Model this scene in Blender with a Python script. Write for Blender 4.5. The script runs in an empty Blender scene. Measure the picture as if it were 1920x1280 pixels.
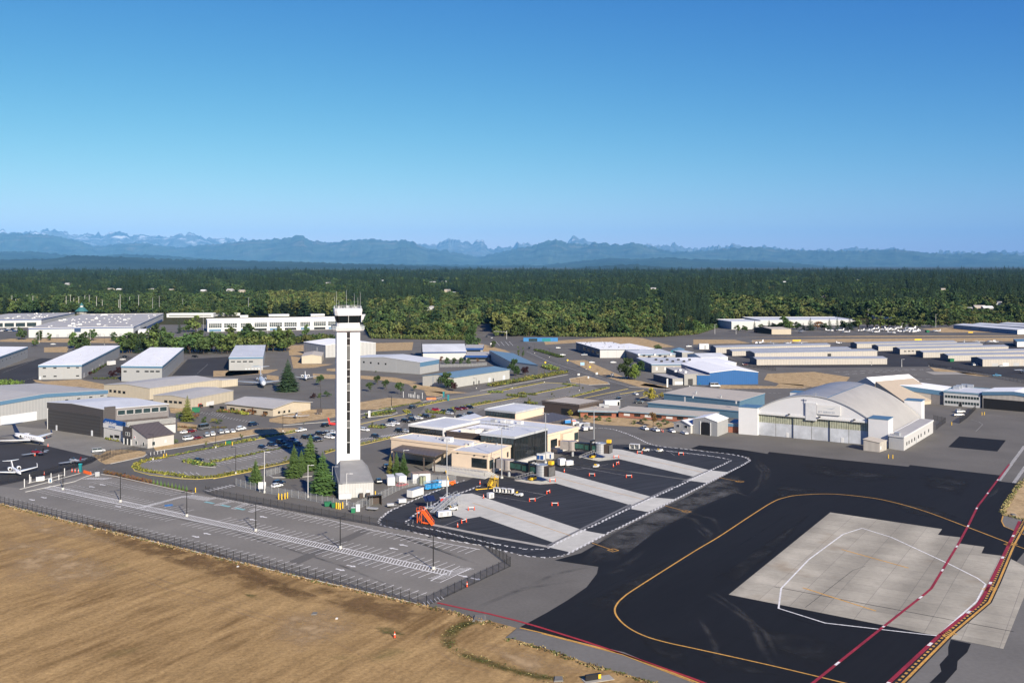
import bpy, math, random
from mathutils import Vector, noise
R = random.Random(7)
SC = bpy.context.scene
COL = SC.collection
# ---------------------------------------------------------------- camera, sky, sun, exposure
F, YH, CH = 1900.0, 497.0, 80.0            # focal length in photo pixels, horizon row, eye height in metres
cd = bpy.data.cameras.new('camera'); cam = bpy.data.objects.new('camera',cd); COL.objects.link(cam)
cam.location = (0,0,CH); cam.rotation_euler = (math.pi/2,0,0)
cd.sensor_width = 36.0; cd.lens = F/1920*36.0; cd.shift_y = -(640-YH)/1920.0
cd.clip_start = 1.0; cd.clip_end = 260000.0
SC.camera = cam
SC.view_settings.view_transform = 'Standard'; SC.view_settings.look = 'None'
SC.view_settings.gamma = 1.0; SC.view_settings.exposure = 0.68
SUN_EL = math.radians(26.5)
SUN_H = Vector((0.457,-0.889,0)).normalized()     # horizontal direction towards the sun
W = bpy.data.worlds.new('World'); SC.world = W; W.use_nodes = True
wt = W.node_tree; wt.nodes.clear()
wo = wt.nodes.new('ShaderNodeOutputWorld'); bg = wt.nodes.new('ShaderNodeBackground')
sk = wt.nodes.new('ShaderNodeTexSky'); sk.sky_type = 'NISHITA'; sk.sun_disc = False
sk.sun_elevation = SUN_EL; sk.sun_rotation = math.atan2(SUN_H.x,SUN_H.y)
sk.altitude = 100; sk.air_density = 1.0; sk.dust_density = 0.3; sk.ozone_density = 4.0
ss = wt.nodes.new('ShaderNodeSeparateColor'); sc_ = wt.nodes.new('ShaderNodeCombineColor'); wt.links.new(sk.outputs[0],ss.inputs[0])
for i_, (k_,e_,c_) in enumerate(((.140,2.10,0),(.405,1.47,1),(3.5,.47,1))):      # a deeper, polarised blue overhead
    p_ = wt.nodes.new('ShaderNodeMath'); p_.operation = 'POWER'; p_.inputs[1].default_value = e_; q_ = wt.nodes.new('ShaderNodeMath'); q_.operation = 'MULTIPLY'; q_.inputs[1].default_value = k_
    wt.links.new(ss.outputs[c_],p_.inputs[0]); wt.links.new(p_.outputs[0],q_.inputs[0]); wt.links.new(q_.outputs[0],sc_.inputs[i_])
wt.links.new(sc_.outputs[0],bg.inputs[0])
wt.links.new(bg.outputs[0],wo.inputs[0])
bg.inputs[1].default_value = 0.06
sd = bpy.data.lights.new('sun','SUN'); sd.energy = 5.0; sd.angle = math.radians(0.5); sd.color = (1.0,0.90,0.76)
sun = bpy.data.objects.new('sun',sd); COL.objects.link(sun)
sdir = SUN_H*math.cos(SUN_EL) + Vector((0,0,math.sin(SUN_EL)))
sun.rotation_euler = sdir.to_track_quat('Z','Y').to_euler(); sun.location = sdir*300
cy = SC.cycles
cy.max_bounces = 5; cy.diffuse_bounces = 2; cy.glossy_bounces = 2; cy.transmission_bounces = 2
cy.transparent_max_bounces = 12; cy.volume_bounces = 0; cy.use_denoising = True
cy.sample_clamp_indirect = 4.0
# ---------------------------------------------------------------- from a photo pixel to the ground
ZW = {0: (0,0,1),1: (0,560,4),2: (440,560,4),3: (880,560,4),4: (1300,560,3.0968),5: (0,760,4),6: (400,760,4),
      7: (700,760,4),8: (1000,760,4),9: (1300,640,3.0968),10: (700,900,3.2),11: (1300,880,3.0968),12: (0,900,2.6667),
      21: (700,740,8),22: (880,730,6.846),23: (1120,700,6),24: (640,860,8),25: (1100,600,6.4),26: (700,640,5.3333),
      27: (1640,560,6.846),28: (0,840,8)}
def px(n,x,y): a = ZW[n]; return (a[0]+x/a[2],a[1]+y/a[2])
def G(x,y,z=0.0):
    Y = F*(CH-z)/(y-YH); return Vector(((x-960)/F*Y,Y,z))
def g(n,x,y,z=0.0): return G(*px(n,x,y),z)
def gs(n,pts,z=0.0): return [g(n,x,y,z) for x,y in pts]
def hgt(n,x,ybase,ytop):                        # height of a vertical edge from its foot and its top
    return CH*(1-(px(n,x,ytop)[1]-YH)/(px(n,x,ybase)[1]-YH))
# ---------------------------------------------------------------- materials
MATS = {}
def nodes_of(m):
    m.use_nodes = True; t = m.node_tree; b = t.nodes.get('Principled BSDF'); return t, b
def mat(name,col,rough=0.7,var=0.12,scale=0.6,metal=0.0,spec=0.4,var2=0.0,scale2=0.05,stretch=None,rot=0.0,stripes=None,coat=0.0):
    """plain surface colour broken up by two noises; stripes = (axis, period, strength) for ribbed sheet metal"""
    if name in MATS: return MATS[name]
    m = bpy.data.materials.new(name); t, b = nodes_of(m); MATS[name] = m
    b.inputs['Roughness'].default_value = rough; b.inputs['Metallic'].default_value = metal
    b.inputs['Specular IOR Level'].default_value = spec; b.inputs['Coat Weight'].default_value = coat
    tc = t.nodes.new('ShaderNodeNewGeometry')
    mp = t.nodes.new('ShaderNodeMapping'); mp.vector_type = 'TEXTURE'; mp.inputs['Rotation'].default_value = (0,0,rot)
    if stretch: mp.inputs['Scale'].default_value = [1/k for k in stretch]
    t.links.new(tc.outputs['Position'],mp.inputs[0])
    n1 = t.nodes.new('ShaderNodeTexNoise'); n1.inputs['Scale'].default_value = scale; n1.inputs['Detail'].default_value = 5
    t.links.new(mp.outputs[0],n1.inputs['Vector'])
    last = None
    def layer(fac,amt,prev):
        r = t.nodes.new('ShaderNodeMapRange'); r.inputs['From Min'].default_value = 0.25; r.inputs['From Max'].default_value = 0.75
        r.inputs['To Min'].default_value = 1-amt; r.inputs['To Max'].default_value = 1+amt
        t.links.new(fac,r.inputs[0])
        if prev is None: return r.outputs[0]
        q = t.nodes.new('ShaderNodeMath'); q.operation = 'MULTIPLY'; t.links.new(prev,q.inputs[0]); t.links.new(r.outputs[0],q.inputs[1]); return q.outputs[0]
    last = layer(n1.outputs[0],var,None)
    if var2:
        n2 = t.nodes.new('ShaderNodeTexNoise'); n2.inputs['Scale'].default_value = scale2; n2.inputs['Detail'].default_value = 4
        t.links.new(mp.outputs[0],n2.inputs['Vector']); last = layer(n2.outputs[0],var2,last)
    if stripes:
        w = t.nodes.new('ShaderNodeTexWave'); w.bands_direction = stripes[0]; w.inputs['Scale'].default_value = 0.314/stripes[1]*1.0
        t.links.new(tc.outputs['Position'],w.inputs['Vector']); last = layer(w.outputs[0],stripes[2],last)
    v = t.nodes.new('ShaderNodeVectorMath'); v.operation = 'SCALE'; v.inputs[0].default_value = col[:3]
    t.links.new(last,v.inputs['Scale']); t.links.new(v.outputs[0],b.inputs['Base Color'])
    return m
def S(r,g_,b): return tuple(((c/255)/12.92 if c/255 < .04045 else ((c/255+.055)/1.055)**2.4) for c in (r,g_,b))
def grass_mat(name,c1,c2,c3,rot,sx,sy,patch=0.03):
    """dry grass: mown streaks, brown and green patches"""
    m = bpy.data.materials.new(name); t, b = nodes_of(m); MATS[name] = m
    b.inputs['Roughness'].default_value = 0.95; b.inputs['Specular IOR Level'].default_value = 0.1
    tc = t.nodes.new('ShaderNodeNewGeometry')
    def nz(scale,detail,st=None,rt=0,rough=.55):
        mp = t.nodes.new('ShaderNodeMapping'); mp.vector_type = 'TEXTURE'; mp.inputs['Rotation'].default_value = (0,0,rt)
        if st: mp.inputs['Scale'].default_value = (1/st[0],1/st[1],1)
        t.links.new(tc.outputs['Position'],mp.inputs[0])
        n = t.nodes.new('ShaderNodeTexNoise'); n.inputs['Scale'].default_value = scale; n.inputs['Detail'].default_value = detail; n.inputs['Roughness'].default_value = rough
        t.links.new(mp.outputs[0],n.inputs['Vector']); return n.outputs[0]
    def ramp(f,a,c):
        r = t.nodes.new('ShaderNodeMapRange'); r.inputs['From Min'].default_value = a; r.inputs['From Max'].default_value = c; t.links.new(f,r.inputs[0]); return r.outputs[0]
    def mix(f,a,c):
        x = t.nodes.new('ShaderNodeMix'); x.data_type = 'RGBA'; t.links.new(f,x.inputs['Factor'])
        for s, i in ((a,6),(c,7)):
            if isinstance(s,tuple): x.inputs[i].default_value = (*s,1)
            else: t.links.new(s,x.inputs[i])
        return x.outputs[2]
    big = ramp(nz(patch,5,None,0,.6),.38,.62)
    streak = ramp(nz(1.0,4,(sx,sy),rot,.6),.36,.66)
    fine = ramp(nz(1.1,8,None,0,.8),.32,.68)
    col = mix(big,c1,c2)
    col = mix(streak,col,mix(big,tuple(min(1,k*1.28) for k in c1),tuple(k*1.3 for k in c1)))
    grn = ramp(nz(patch*0.8,5,(1,1.7),.7,.6),.60,.74)
    col = mix(grn,col,c3)
    mul = t.nodes.new('ShaderNodeMix'); mul.data_type = 'RGBA'; mul.blend_type = 'MULTIPLY'; mul.inputs['Factor'].default_value = 1
    gr = t.nodes.new('ShaderNodeMapRange'); gr.inputs['To Min'].default_value = .58; gr.inputs['To Max'].default_value = 1.28; t.links.new(fine,gr.inputs[0])
    t.links.new(col,mul.inputs[6]); t.links.new(gr.outputs[0],mul.inputs[7]); t.links.new(mul.outputs[2],b.inputs['Base Color'])
    return m
def foliage_mat(name,col,vr=0.35,hue=0.0):
    """leaf colour, varied from tree to tree and from clump to clump"""
    m = bpy.data.materials.new(name); t, b = nodes_of(m); MATS[name] = m
    b.inputs['Roughness'].default_value = 0.75; b.inputs['Specular IOR Level'].default_value = 0.15
    oi = t.nodes.new('ShaderNodeObjectInfo'); tc = t.nodes.new('ShaderNodeTexCoord')
    n = t.nodes.new('ShaderNodeTexNoise'); n.inputs['Scale'].default_value = 0.55; n.inputs['Detail'].default_value = 3
    t.links.new(tc.outputs['Object'],n.inputs['Vector'])
    r1 = t.nodes.new('ShaderNodeMapRange'); r1.inputs['To Min'].default_value = 1-vr; r1.inputs['To Max'].default_value = 1+vr; t.links.new(oi.outputs['Random'],r1.inputs[0])
    r2 = t.nodes.new('ShaderNodeMapRange'); r2.inputs['From Min'].default_value = .3; r2.inputs['From Max'].default_value = .7
    r2.inputs['To Min'].default_value = .65; r2.inputs['To Max'].default_value = 1.4; t.links.new(n.outputs[0],r2.inputs[0])
    mu = t.nodes.new('ShaderNodeMath'); mu.operation = 'MULTIPLY'; t.links.new(r1.outputs[0],mu.inputs[0]); t.links.new(r2.outputs[0],mu.inputs[1])
    hv = t.nodes.new('ShaderNodeHueSaturation'); hv.inputs['Color'].default_value = (*col,1)
    hr = t.nodes.new('ShaderNodeMapRange'); hr.inputs['To Min'].default_value = .5-.014+hue; hr.inputs['To Max'].default_value = .5+.03+hue
    wn = t.nodes.new('ShaderNodeTexWhiteNoise'); wn.noise_dimensions = '1D'; t.links.new(oi.outputs['Random'],wn.inputs['W'])
    t.links.new(wn.outputs['Value'],hr.inputs[0]); t.links.new(hr.outputs[0],hv.inputs['Hue']); t.links.new(mu.outputs[0],hv.inputs['Value'])
    t.links.new(hv.outputs[0],b.inputs['Base Color'])
    return m
def link_mat(name,col,a):
    m = bpy.data.materials.new(name); t, b = nodes_of(m); b.inputs['Base Color'].default_value = (*col,1); b.inputs['Alpha'].default_value = a; b.inputs['Roughness'].default_value = .6; return m
# ---------------------------------------------------------------- mesh helpers
class MB:
    def __init__(s): s.v = []; s.f = []; s.mi = []; s.m = []
    def mid(s,m):
        if m not in s.m: s.m.append(m)
        return s.m.index(m)
    def add(s,vs,fs,m=None):
        k = len(s.v); s.v += [Vector(p) for p in vs]; i = s.mid(m)
        for f in fs: s.f.append([k+j for j in f]); s.mi.append(i)
        return s
    def hexa(s,p,m=None):                        # 8 corners: bottom 4 ccw, top 4 ccw
        return s.add(p,[(3,2,1,0),(4,5,6,7),(0,1,5,4),(1,2,6,5),(2,3,7,6),(3,0,4,7)],m)
    def obox(s,o,u,v,w,m=None):
        o, u, v, w = Vector(o), Vector(u), Vector(v), Vector(w)
        return s.hexa([o,o+u,o+u+v,o+v,o+w,o+u+w,o+u+v+w,o+v+w],m)
    def box(s,c,d,m=None,rz=0.0):              # centre of the base, sizes
        c = Vector(c); ca, sa = math.cos(rz), math.sin(rz); u = Vector((ca,sa,0))*d[0]; v = Vector((-sa,ca,0))*d[1]
        return s.obox(c-u/2-v/2,u,v,(0,0,d[2]),m)
    def prism(s,pts,h,m=None,mtop=None):       # polygon in the ground plane, pushed up by h
        n = len(pts); p = [Vector(q) for q in pts]; q = [a+Vector((0,0,h)) for a in p]
        s.add(p+q,[(i,(i+1) % n,n+(i+1) % n,n+i) for i in range(n)],m)
        return s.add(q,[tuple(range(n))],mtop or m)
    def cyl(s,a,b,r,m=None,n=8,r2=None,cap=True):
        a, b = Vector(a), Vector(b); d = (b-a).normalized(); r2 = r if r2 is None else r2
        x = d.orthogonal().normalized(); y = d.cross(x)
        c = [(math.cos(6.28319*i/n),math.sin(6.28319*i/n)) for i in range(n)]
        vs = [a+(x*i+y*j)*r for i,j in c]+[b+(x*i+y*j)*r2 for i,j in c]
        fs = [(i,(i+1) % n,n+(i+1) % n,n+i) for i in range(n)]
        if cap: fs += [tuple(range(n-1,-1,-1)),tuple(range(n,2*n))]
        return s.add(vs,fs,m)
    def loft(s,secs,m=None,n=10):               # rings (x, y, z, ry, rz) along x
        vs = []; k = len(secs)
        for x, y, z, ry, rz in secs:
            for i in range(n):
                a = 6.28319*i/n; vs.append((x,y+ry*math.cos(a),z+rz*math.sin(a)))
        fs = [(j*n+i,j*n+(i+1) % n,(j+1)*n+(i+1) % n,(j+1)*n+i) for j in range(k-1) for i in range(n)]
        fs += [tuple(range(n-1,-1,-1)),tuple(range((k-1)*n,k*n))]
        return s.add(vs,fs,m)
    def ribbon(s,pts,w,m=None,h=0.0,closed=False):
        p = [Vector(q) for q in pts]; n = len(p); L = []; Rr = []
        for i in range(n):
            a = p[(i-1) % n] if (i or closed) else p[i]; b = p[(i+1) % n] if (i < n-1 or closed) else p[i]
            d = (b-a); d.z = 0; d = d.normalized(); nn = Vector((-d.y,d.x,0))
            k = 1.0
            if (i or closed) and (i < n-1 or closed):
                d1 = (p[i]-a); d1.z = 0
                if d1.length > 1e-6: k = 1/max(.5,abs(d1.normalized().dot(d)))
            L.append(p[i]+nn*w/2*k); Rr.append(p[i]-nn*w/2*k)
        z = Vector((0,0,h)); rng = range(n if closed else n-1)
        for i in rng:
            j = (i+1) % n
            if h: s.hexa([Rr[i],Rr[j],L[j],L[i],Rr[i]+z,Rr[j]+z,L[j]+z,L[i]+z],m)
            else: s.add([Rr[i],Rr[j],L[j],L[i]],[(0,1,2,3)],m)
        return s
    def mesh(s,name,off=None,smooth=False):
        me = bpy.data.meshes.new(name); o = off or Vector((0,0,0))
        me.from_pydata([tuple(q-o) for q in s.v],[],s.f)
        for m in s.m: me.materials.append(m)
        if len(s.m) > 1: me.polygons.foreach_set('material_index',s.mi)
        if smooth: me.polygons.foreach_set('use_smooth',[True]*len(s.f))
        me.update(); return me
    def build(s,name,parent=None,off=None,smooth=False):
        if parent is not None and off is None: off = parent.get('_o') and Vector(parent['_o'])
        o = bpy.data.objects.new(name,s.mesh(name,off,smooth)); COL.objects.link(o)
        if parent is not None: o.parent = parent
        return o
def tag(o,label=None,cat=None,group=None,kind=None):
    if label: o['label'] = label
    if cat: o['category'] = cat
    if group: o['group'] = group
    if kind: o['kind'] = kind
    return o
def thing(name,label,cat,loc=(0,0,0),rz=0.0,group=None):
    o = bpy.data.objects.new(name,None); COL.objects.link(o); o.empty_display_size = .5
    o.location = loc; o.rotation_euler = (0,0,rz); return tag(o,label,cat,group)
def struct(name,mb,label=None):
    o = mb.build(name); o['kind'] = 'structure'
    if label: o['label'] = label
    return o
def linkobj(name,me,parent=None):
    o = bpy.data.objects.new(name,me); COL.objects.link(o); o.parent = parent; return o
def dup(o,loc,rz=0.0,label=None,group=None,sc=None):
    """copy of a thing with its parts and their sub-parts"""
    r = o.copy(); COL.objects.link(r); r.location = loc; r.rotation_euler = (0,0,rz)
    if sc: r.scale = sc if not isinstance(sc,(int,float)) else (sc,sc,sc)
    if label: r['label'] = label
    if group: r['group'] = group
    for c in o.children:
        a = c.copy(); COL.objects.link(a); a.parent = r
        for d in c.children:
            e = d.copy(); COL.objects.link(e); e.parent = a
    return r

# ---------------------------------------------------------------- ground sheets
ASPH = mat('asphalt',(.135,.127,.112),.9,.10,1.2,spec=.25,var2=.16,scale2=.045)
ASPH2 = mat('road_asphalt',(.115,.109,.098),.9,.10,1.2,spec=.25,var2=.15,scale2=.06)
LOT = mat('lot_asphalt',(.195,.183,.160),.9,.08,1.0,spec=.25,var2=.14,scale2=.05)
DUSTY = mat('dusty_asphalt',(.085,.084,.082),.9,.12,.8,spec=.25,var2=.35,scale2=.05)
DARK = mat('new_asphalt',(.0088,.0092,.0108),.85,.22,.6,spec=.22,var2=.3,scale2=.03,stretch=(.12,1,1),rot=math.radians(50))
DARK2 = mat('stand_asphalt',(.030,.032,.037),.85,.42,.8,spec=.25,var2=.2,scale2=.05,stretch=(.06,1.0,1),rot=math.radians(33))
DARK3 = mat('hangar_asphalt',(.040,.039,.040),.85,.1,.9,spec=.25,var2=.2,scale2=.04)
CONC = mat('stand_concrete',(.50,.49,.44),.9,.10,.35,spec=.2,var2=.10,scale2=.06)
CONC2 = mat('apron_concrete',(0.24,0.225,0.195),.9,.08,.5,spec=.2,var2=.1,scale2=.05)
WALK = mat('pavement_concrete',(.33,.31,.27),.9,.1,.5,spec=.2)
MUD = mat('bare_soil',(0.13,0.085,0.05),.95,.2,.5,spec=.1)
DRY = grass_mat('dry_grass',(.335,.222,.098),(.200,.123,.050),(.150,.120,.042),math.radians(62),.05,.28,.030)
DRY2 = grass_mat('dry_verge',(.41,.30,.165),(.31,.215,.11),(.19,.165,.07),0,.3,.3,.13)
GREEN = grass_mat('green_verge',(0.10,0.105,0.03),(0.16,0.12,0.045),(0.06,0.075,0.02),0,.3,.3,.15)
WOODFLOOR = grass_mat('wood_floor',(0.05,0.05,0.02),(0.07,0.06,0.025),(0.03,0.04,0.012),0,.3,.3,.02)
PWHITE = mat('white_marking',(.70,.69,.66),.7,.30,1.6,var2=.15,scale2=.2)
PFADE = mat('faded_marking',(.34,.33,.31),.8,.25,1.2)
PYEL = mat('yellow_marking',(.56,.30,.06),.7,.30,1.5,var2=.2,scale2=.15)
PRED = mat('red_marking',(.27,.02,.035),.7,.32,1.2,var2=.25,scale2=.12)
PBLK = mat('black_marking',(0.012,0.012,0.013),.8,.1)
PBLUE = mat('blue_marking',(0.05,0.18,0.42),.7,.15)
PTEAL = mat('teal_marking',(0.22,0.42,0.42),.7,.2)
KERB = mat('kerb_concrete',(0.50,0.49,0.45),.85,.1,1.5)
KYEL = mat('yellow_kerb',(0.56,0.44,0.10),.8,.2,1.5)
def sheet(name,pts,z,m,label=None):
    b = MB(); p = [Vector((q[0],q[1],z)) for q in pts]
    if sum(p[i].x*p[(i+1) % len(p)].y-p[(i+1) % len(p)].x*p[i].y for i in range(len(p))) < 0: p.reverse()
    b.add(p,[tuple(range(len(p)))],m); return struct(name,b,label)
def P0(*a): return [G(x,y) for x,y in a]
# the far ground, reaching past the horizon
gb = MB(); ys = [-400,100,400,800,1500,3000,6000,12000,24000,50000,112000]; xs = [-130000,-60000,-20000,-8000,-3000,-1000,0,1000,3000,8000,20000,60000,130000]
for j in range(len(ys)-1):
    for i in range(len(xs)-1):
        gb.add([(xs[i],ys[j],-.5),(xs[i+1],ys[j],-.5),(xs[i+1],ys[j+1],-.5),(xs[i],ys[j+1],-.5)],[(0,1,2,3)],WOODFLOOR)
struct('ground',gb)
EDGE = [(-400,842),(0,943),(195,992),(412,1044),(562,1080),(720,1116),(801,1136),(835,1143),(884,1157),(916,1163),(969,1177),(947,1195),(972,1200),(1019,1214),(1106,1244),(1231,1280),(1360,1318)]
sheet('apron',P0(*EDGE,(1500,1400),(2700,1500),(3600,900),(2800,612),(1300,607),(960,607),(-900,612),(-1300,735)),0.0,ASPH)
sheet('field',P0((-1500,842),*EDGE,(1500,1500),(-1500,1800)),0.06,DRY)
# green ditch in the field
dp = [g(10,x,y) for x,y in ((640,850),(560,860),(480,900),(440,950),(455,1000),(560,1055),(700,1100),(860,1150),(1000,1185),(1150,1200))]
for q in dp: q.z = .075
DITCH = grass_mat('ditch_grass',(0.10,0.095,0.028),(0.15,0.115,0.04),(0.055,0.075,0.02),0,.3,.3,.15)

# parking lot by the fence
LOTP = [(-60,928),(0,941),(195,990),(412,1042.5),(562,1078),(720,1114),(799,1132),(955,1060),(905,1021),(617,969.5),(400,931),(352,920),(190,884),(40,915),(-60,905)]
sheet('parking_lot',P0(*LOTP),0.012,LOT)
# loop road and the mid lots
sheet('loop_road',P0(*[px(5,*q) for q in ((640,490),(760,440),(870,420),(1150,350),(1920,215))],*[px(6,*q) for q in ((380,200),(600,180),(620,420),(240,520))],*[px(5,*q) for q in ((1830,590),(1500,650),(1430,640),(1100,560),(800,520))]),0.02,ASPH2)
sheet('tower_lot',P0(*[px(5,*q) for q in ((1060,415),(1260,378),(1920,250))],*[px(6,*q) for q in ((430,230),(1500,60),(1350,230),(920,330),(570,425),(0,545))],*[px(5,*q) for q in ((1480,550),(1350,545),(1120,515),(1010,485),(990,460))]),0.032,LOT)
# jet apron on the left
sheet('jet_apron',P0((-60,822),*[px(5,*q) for q in ((340,300),(740,395),(690,430),(600,460),(300,540),(0,600))],(-60,930)),0.03,DARK3)
sheet('hangar_apron',P0(*[px(5,*q) for q in ((270,170),(370,175),(780,240),(1000,300),(960,330),(740,395),(340,300),(0,235))],(-60,815),(-60,790)),0.04,mat('worn_concrete',(.20,.19,.165),.9,.1,.4,var2=.12,scale2=.06))
# dark new asphalt, the taxiway and its soft dusty band
sheet('taxiway',P0((975,1175),(1025,1148),(1065,1124),(1100,1100),(1119,1075),(1122,1062),(1040,1050),(1090,1036),(1185,982),(1290,930),(1405,865),(1405,856),(1310,834.5),*[px(9,*q) for q in ((430,652),(440,640),(800,680),(1250,726),(1258,716),(1780,776),(1785,812),(1892,824),(1800,990),(1797,1010),(1800,1070),(1940,1090))],(1940,1010),(1900,1060),(1850,1140),(1780,1200),(1690,1290),(1640,1330),(1340,1302),(1231,1256),(1100,1214)),0.016,DARK)
def soft(name,pts,z,m,fade=.35):
    """a patch whose edges wear away: opacity rises from the rim to the middle, broken by noise"""
    key = m.name+'_worn'
    if key not in MATS:
        c = m.copy(); c.name = key; MATS[key] = c; t = c.node_tree; b = t.nodes['Principled BSDF']
        at = t.nodes.new('ShaderNodeAttribute'); at.attribute_name = 'wear'
        n = t.nodes.new('ShaderNodeTexNoise'); n.inputs['Scale'].default_value = .12; n.inputs['Detail'].default_value = 8; n.inputs['Roughness'].default_value = .7
        ge = t.nodes.new('ShaderNodeNewGeometry'); t.links.new(ge.outputs['Position'],n.inputs['Vector'])
        mr = t.nodes.new('ShaderNodeMapRange'); mr.inputs['From Min'].default_value = .40; mr.inputs['From Max'].default_value = .60; mr.inputs['To Min'].default_value = .08; mr.inputs['To Max'].default_value = 1.0; t.links.new(n.outputs[0],mr.inputs[0])
        mu = t.nodes.new('ShaderNodeMath'); mu.operation = 'MULTIPLY'; t.links.new(at.outputs['Fac'],mu.inputs[0]); t.links.new(mr.outputs[0],mu.inputs[1])
        t.links.new(mu.outputs[0],b.inputs['Alpha'])
    m2 = MATS[key]; p = [Vector((q.x,q.y,z)) for q in pts]; c = sum(p,Vector())/len(p)
    if sum(p[i].x*p[(i+1) % len(p)].y-p[(i+1) % len(p)].x*p[i].y for i in range(len(p))) < 0: p.reverse()
    n = len(p); inn = [q.lerp(c,fade) for q in p]
    b = MB(); b.add(p+inn,[(i,(i+1) % n,n+(i+1) % n,n+i) for i in range(n)]+[tuple(range(n,2*n))],m2)
    o = struct(name,b); a = o.data.attributes.new('wear','FLOAT','POINT'); a.data.foreach_set('value',[0.0]*n+[1.0]*n)
    return o
def soft_line(name,pts,w,z,m):
    p = [Vector((q.x,q.y,z)) for q in pts]; b = MB(); soft(name,p[:3] if len(p) > 2 else p+[p[0]+Vector((1,1,0))],z,m) if MATS.get(m.name+'_worn') is None else None
    m2 = MATS[m.name+'_worn']; vs = []; wear = []
    for i, q in enumerate(p):
        d = (p[min(i+1,len(p)-1)]-p[max(i-1,0)]).normalized(); nn = Vector((-d.y,d.x,0))
        vs += [q+nn*w/2,q,q-nn*w/2]; e = 0.0 if i in (0,len(p)-1) else .55; wear += [0.0,e,0.0]
    fs = []
    for i in range(len(p)-1):
        for k in (0,1): fs.append((3*i+k,3*i+k+1,3*i+k+4,3*i+k+3)[::-1])
    b.add(vs,fs,m2); o = struct(name,b); a = o.data.attributes.new('wear','FLOAT','POINT'); a.data.foreach_set('value',wear); return o
soft('dust_patch',gs(8,((300,1200),(640,1160),(900,960),(1250,760),(1560,640),(1560,520),(1440,510),(1050,720),(520,990))),.021,DUSTY,.3)
soft('dust_patch',gs(8,((380,1220),(700,1050),(1150,830),(1400,680),(1360,600),(1050,720),(520,990))),.024,DUSTY,.35)
for n, pts, w in ((8,((1000,800),(1200,850),(1330,960),(1250,1060)),3),(8,((1100,780),(1350,850),(1400,960)),3),(8,((1250,520),(1500,640),(1700,720)),2.5),(8,((1650,420),(1720,500),(1690,600),(1600,680)),2.5),
                  (8,((1690,400),(1770,480),(1750,600)),2),(8,((560,1180),(800,1000),(1100,820),(1400,700)),4),(8,((520,1240),(700,1190),(860,1080)),3),(8,((1180,870),(1320,1010),(1240,1100)),1.6),
                  (11,((20,820),(120,1000),(140,1140)),2.2),(11,((60,700),(330,880),(400,1040),(470,1170)),2.2),(11,((100,690),(250,800),(420,950),(520,1180)),1.6),(9,((1680,920),(1750,880),(1790,840)),2),(9,((350,660),(430,760),(400,860)),3),
                  (10,((900,640),(1100,560),(1320,520)),3),(10,((600,760),(900,650),(1250,600)),3),(10,((1380,560),(1480,540),(1530,500)),3)):
    soft_line('tyre_track',gs(n,pts),w,.03,DUSTY)
WORN = mat('worn_new_asphalt',(.024,.025,.027),.9,.2,.8,spec=.2,var2=.3)
for n, pts in ((9,((600,700),(1000,740),(1300,800),(1000,820),(640,770))),(9,((1000,900),(1400,960),(1600,1040),(1300,1020))),(10,((1200,760),(1480,620),(1800,460),(1700,620),(1400,840))),(11,((100,640),(420,420),(700,240),(480,480),(200,700))),(11,((300,900),(700,960),(1000,1060),(700,1160),(400,1060))),(11,((0,1060),(260,1100),(520,1200),(200,1180))),(9,((1300,760),(1650,800),(1560,900),(1350,860))),(10,((1560,900),(1900,960),(1900,1150),(1640,1020))),(9,((480,820),(760,860),(600,900),(440,920)))): soft('worn_patch',gs(n,pts),.0245,WORN,.55)
for n, pts in ((9,((470,660),(900,720),(1300,790),(1720,860))),(9,((560,780),(1000,830),(1500,930))),(10,((1150,800),(1400,640),(1900,390))),(11,((0,600),(330,400),(640,200))),(11,((40,920),(500,1040),(900,1160))),(11,((240,760),(700,900),(1100,960)))): soft_line('paving_seam',gs(n,pts),.5,.0275,WORN)
# stands: dark asphalt, three concrete strips, the trench drain and its edge
STAND = [px(7,*q) for q in ((45,862),(60,893),(270,940),(540,1000),(810,1046),(960,1086),(1180,1131),(1280,1140),(1400,1130),(1480,1100),(1740,965),(1920,880))]+[px(8,*q) for q in ((1465,500),(1612,425),(1620,402),(1560,378),(1300,345),(880,296),(600,291),(480,330))]+[px(7,*q) for q in ((1480,345),(1050,545),(830,500),(700,565),(620,582),(440,652),(250,732),(110,800))]
sheet('stand_pavement',P0(*STAND),0.026,DARK2)
sheet('concrete_stand',P0(*[px(7,*q) for q in ((560,690),(610,668),(740,658),(1560,930),(1600,940),(1740,966),(1480,1100),(1315,1062),(1365,1032),(800,832),(690,852),(600,822))]),.036,CONC)
sheet('concrete_stand',P0(*[px(7,*q) for q in ((1055,562),(1130,540),(1290,500),(1350,482))],*[px(8,*q) for q in ((900,688),(1065,703),(860,798),(735,775),(742,750),(170,583))],*[px(7,*q) for q in ((1250,592),(1150,580))]),.036,CONC)
sheet('concrete_stand',P0(*[px(8,*q) for q in ((335,385),(420,365),(600,325),(660,330),(1305,480),(1330,486),(1465,500),(1300,580),(1150,560),(1210,535),(640,400),(490,417))]),.036,CONC)
PADP = P0(*[px(11,*q) for q in ((795,248),(1445,345),(1420,378),(1550,393),(1540,428),(1690,448),(1673,485),(1815,503),(1925,560),(1960,640),(1800,1040),(205,725))])
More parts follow.
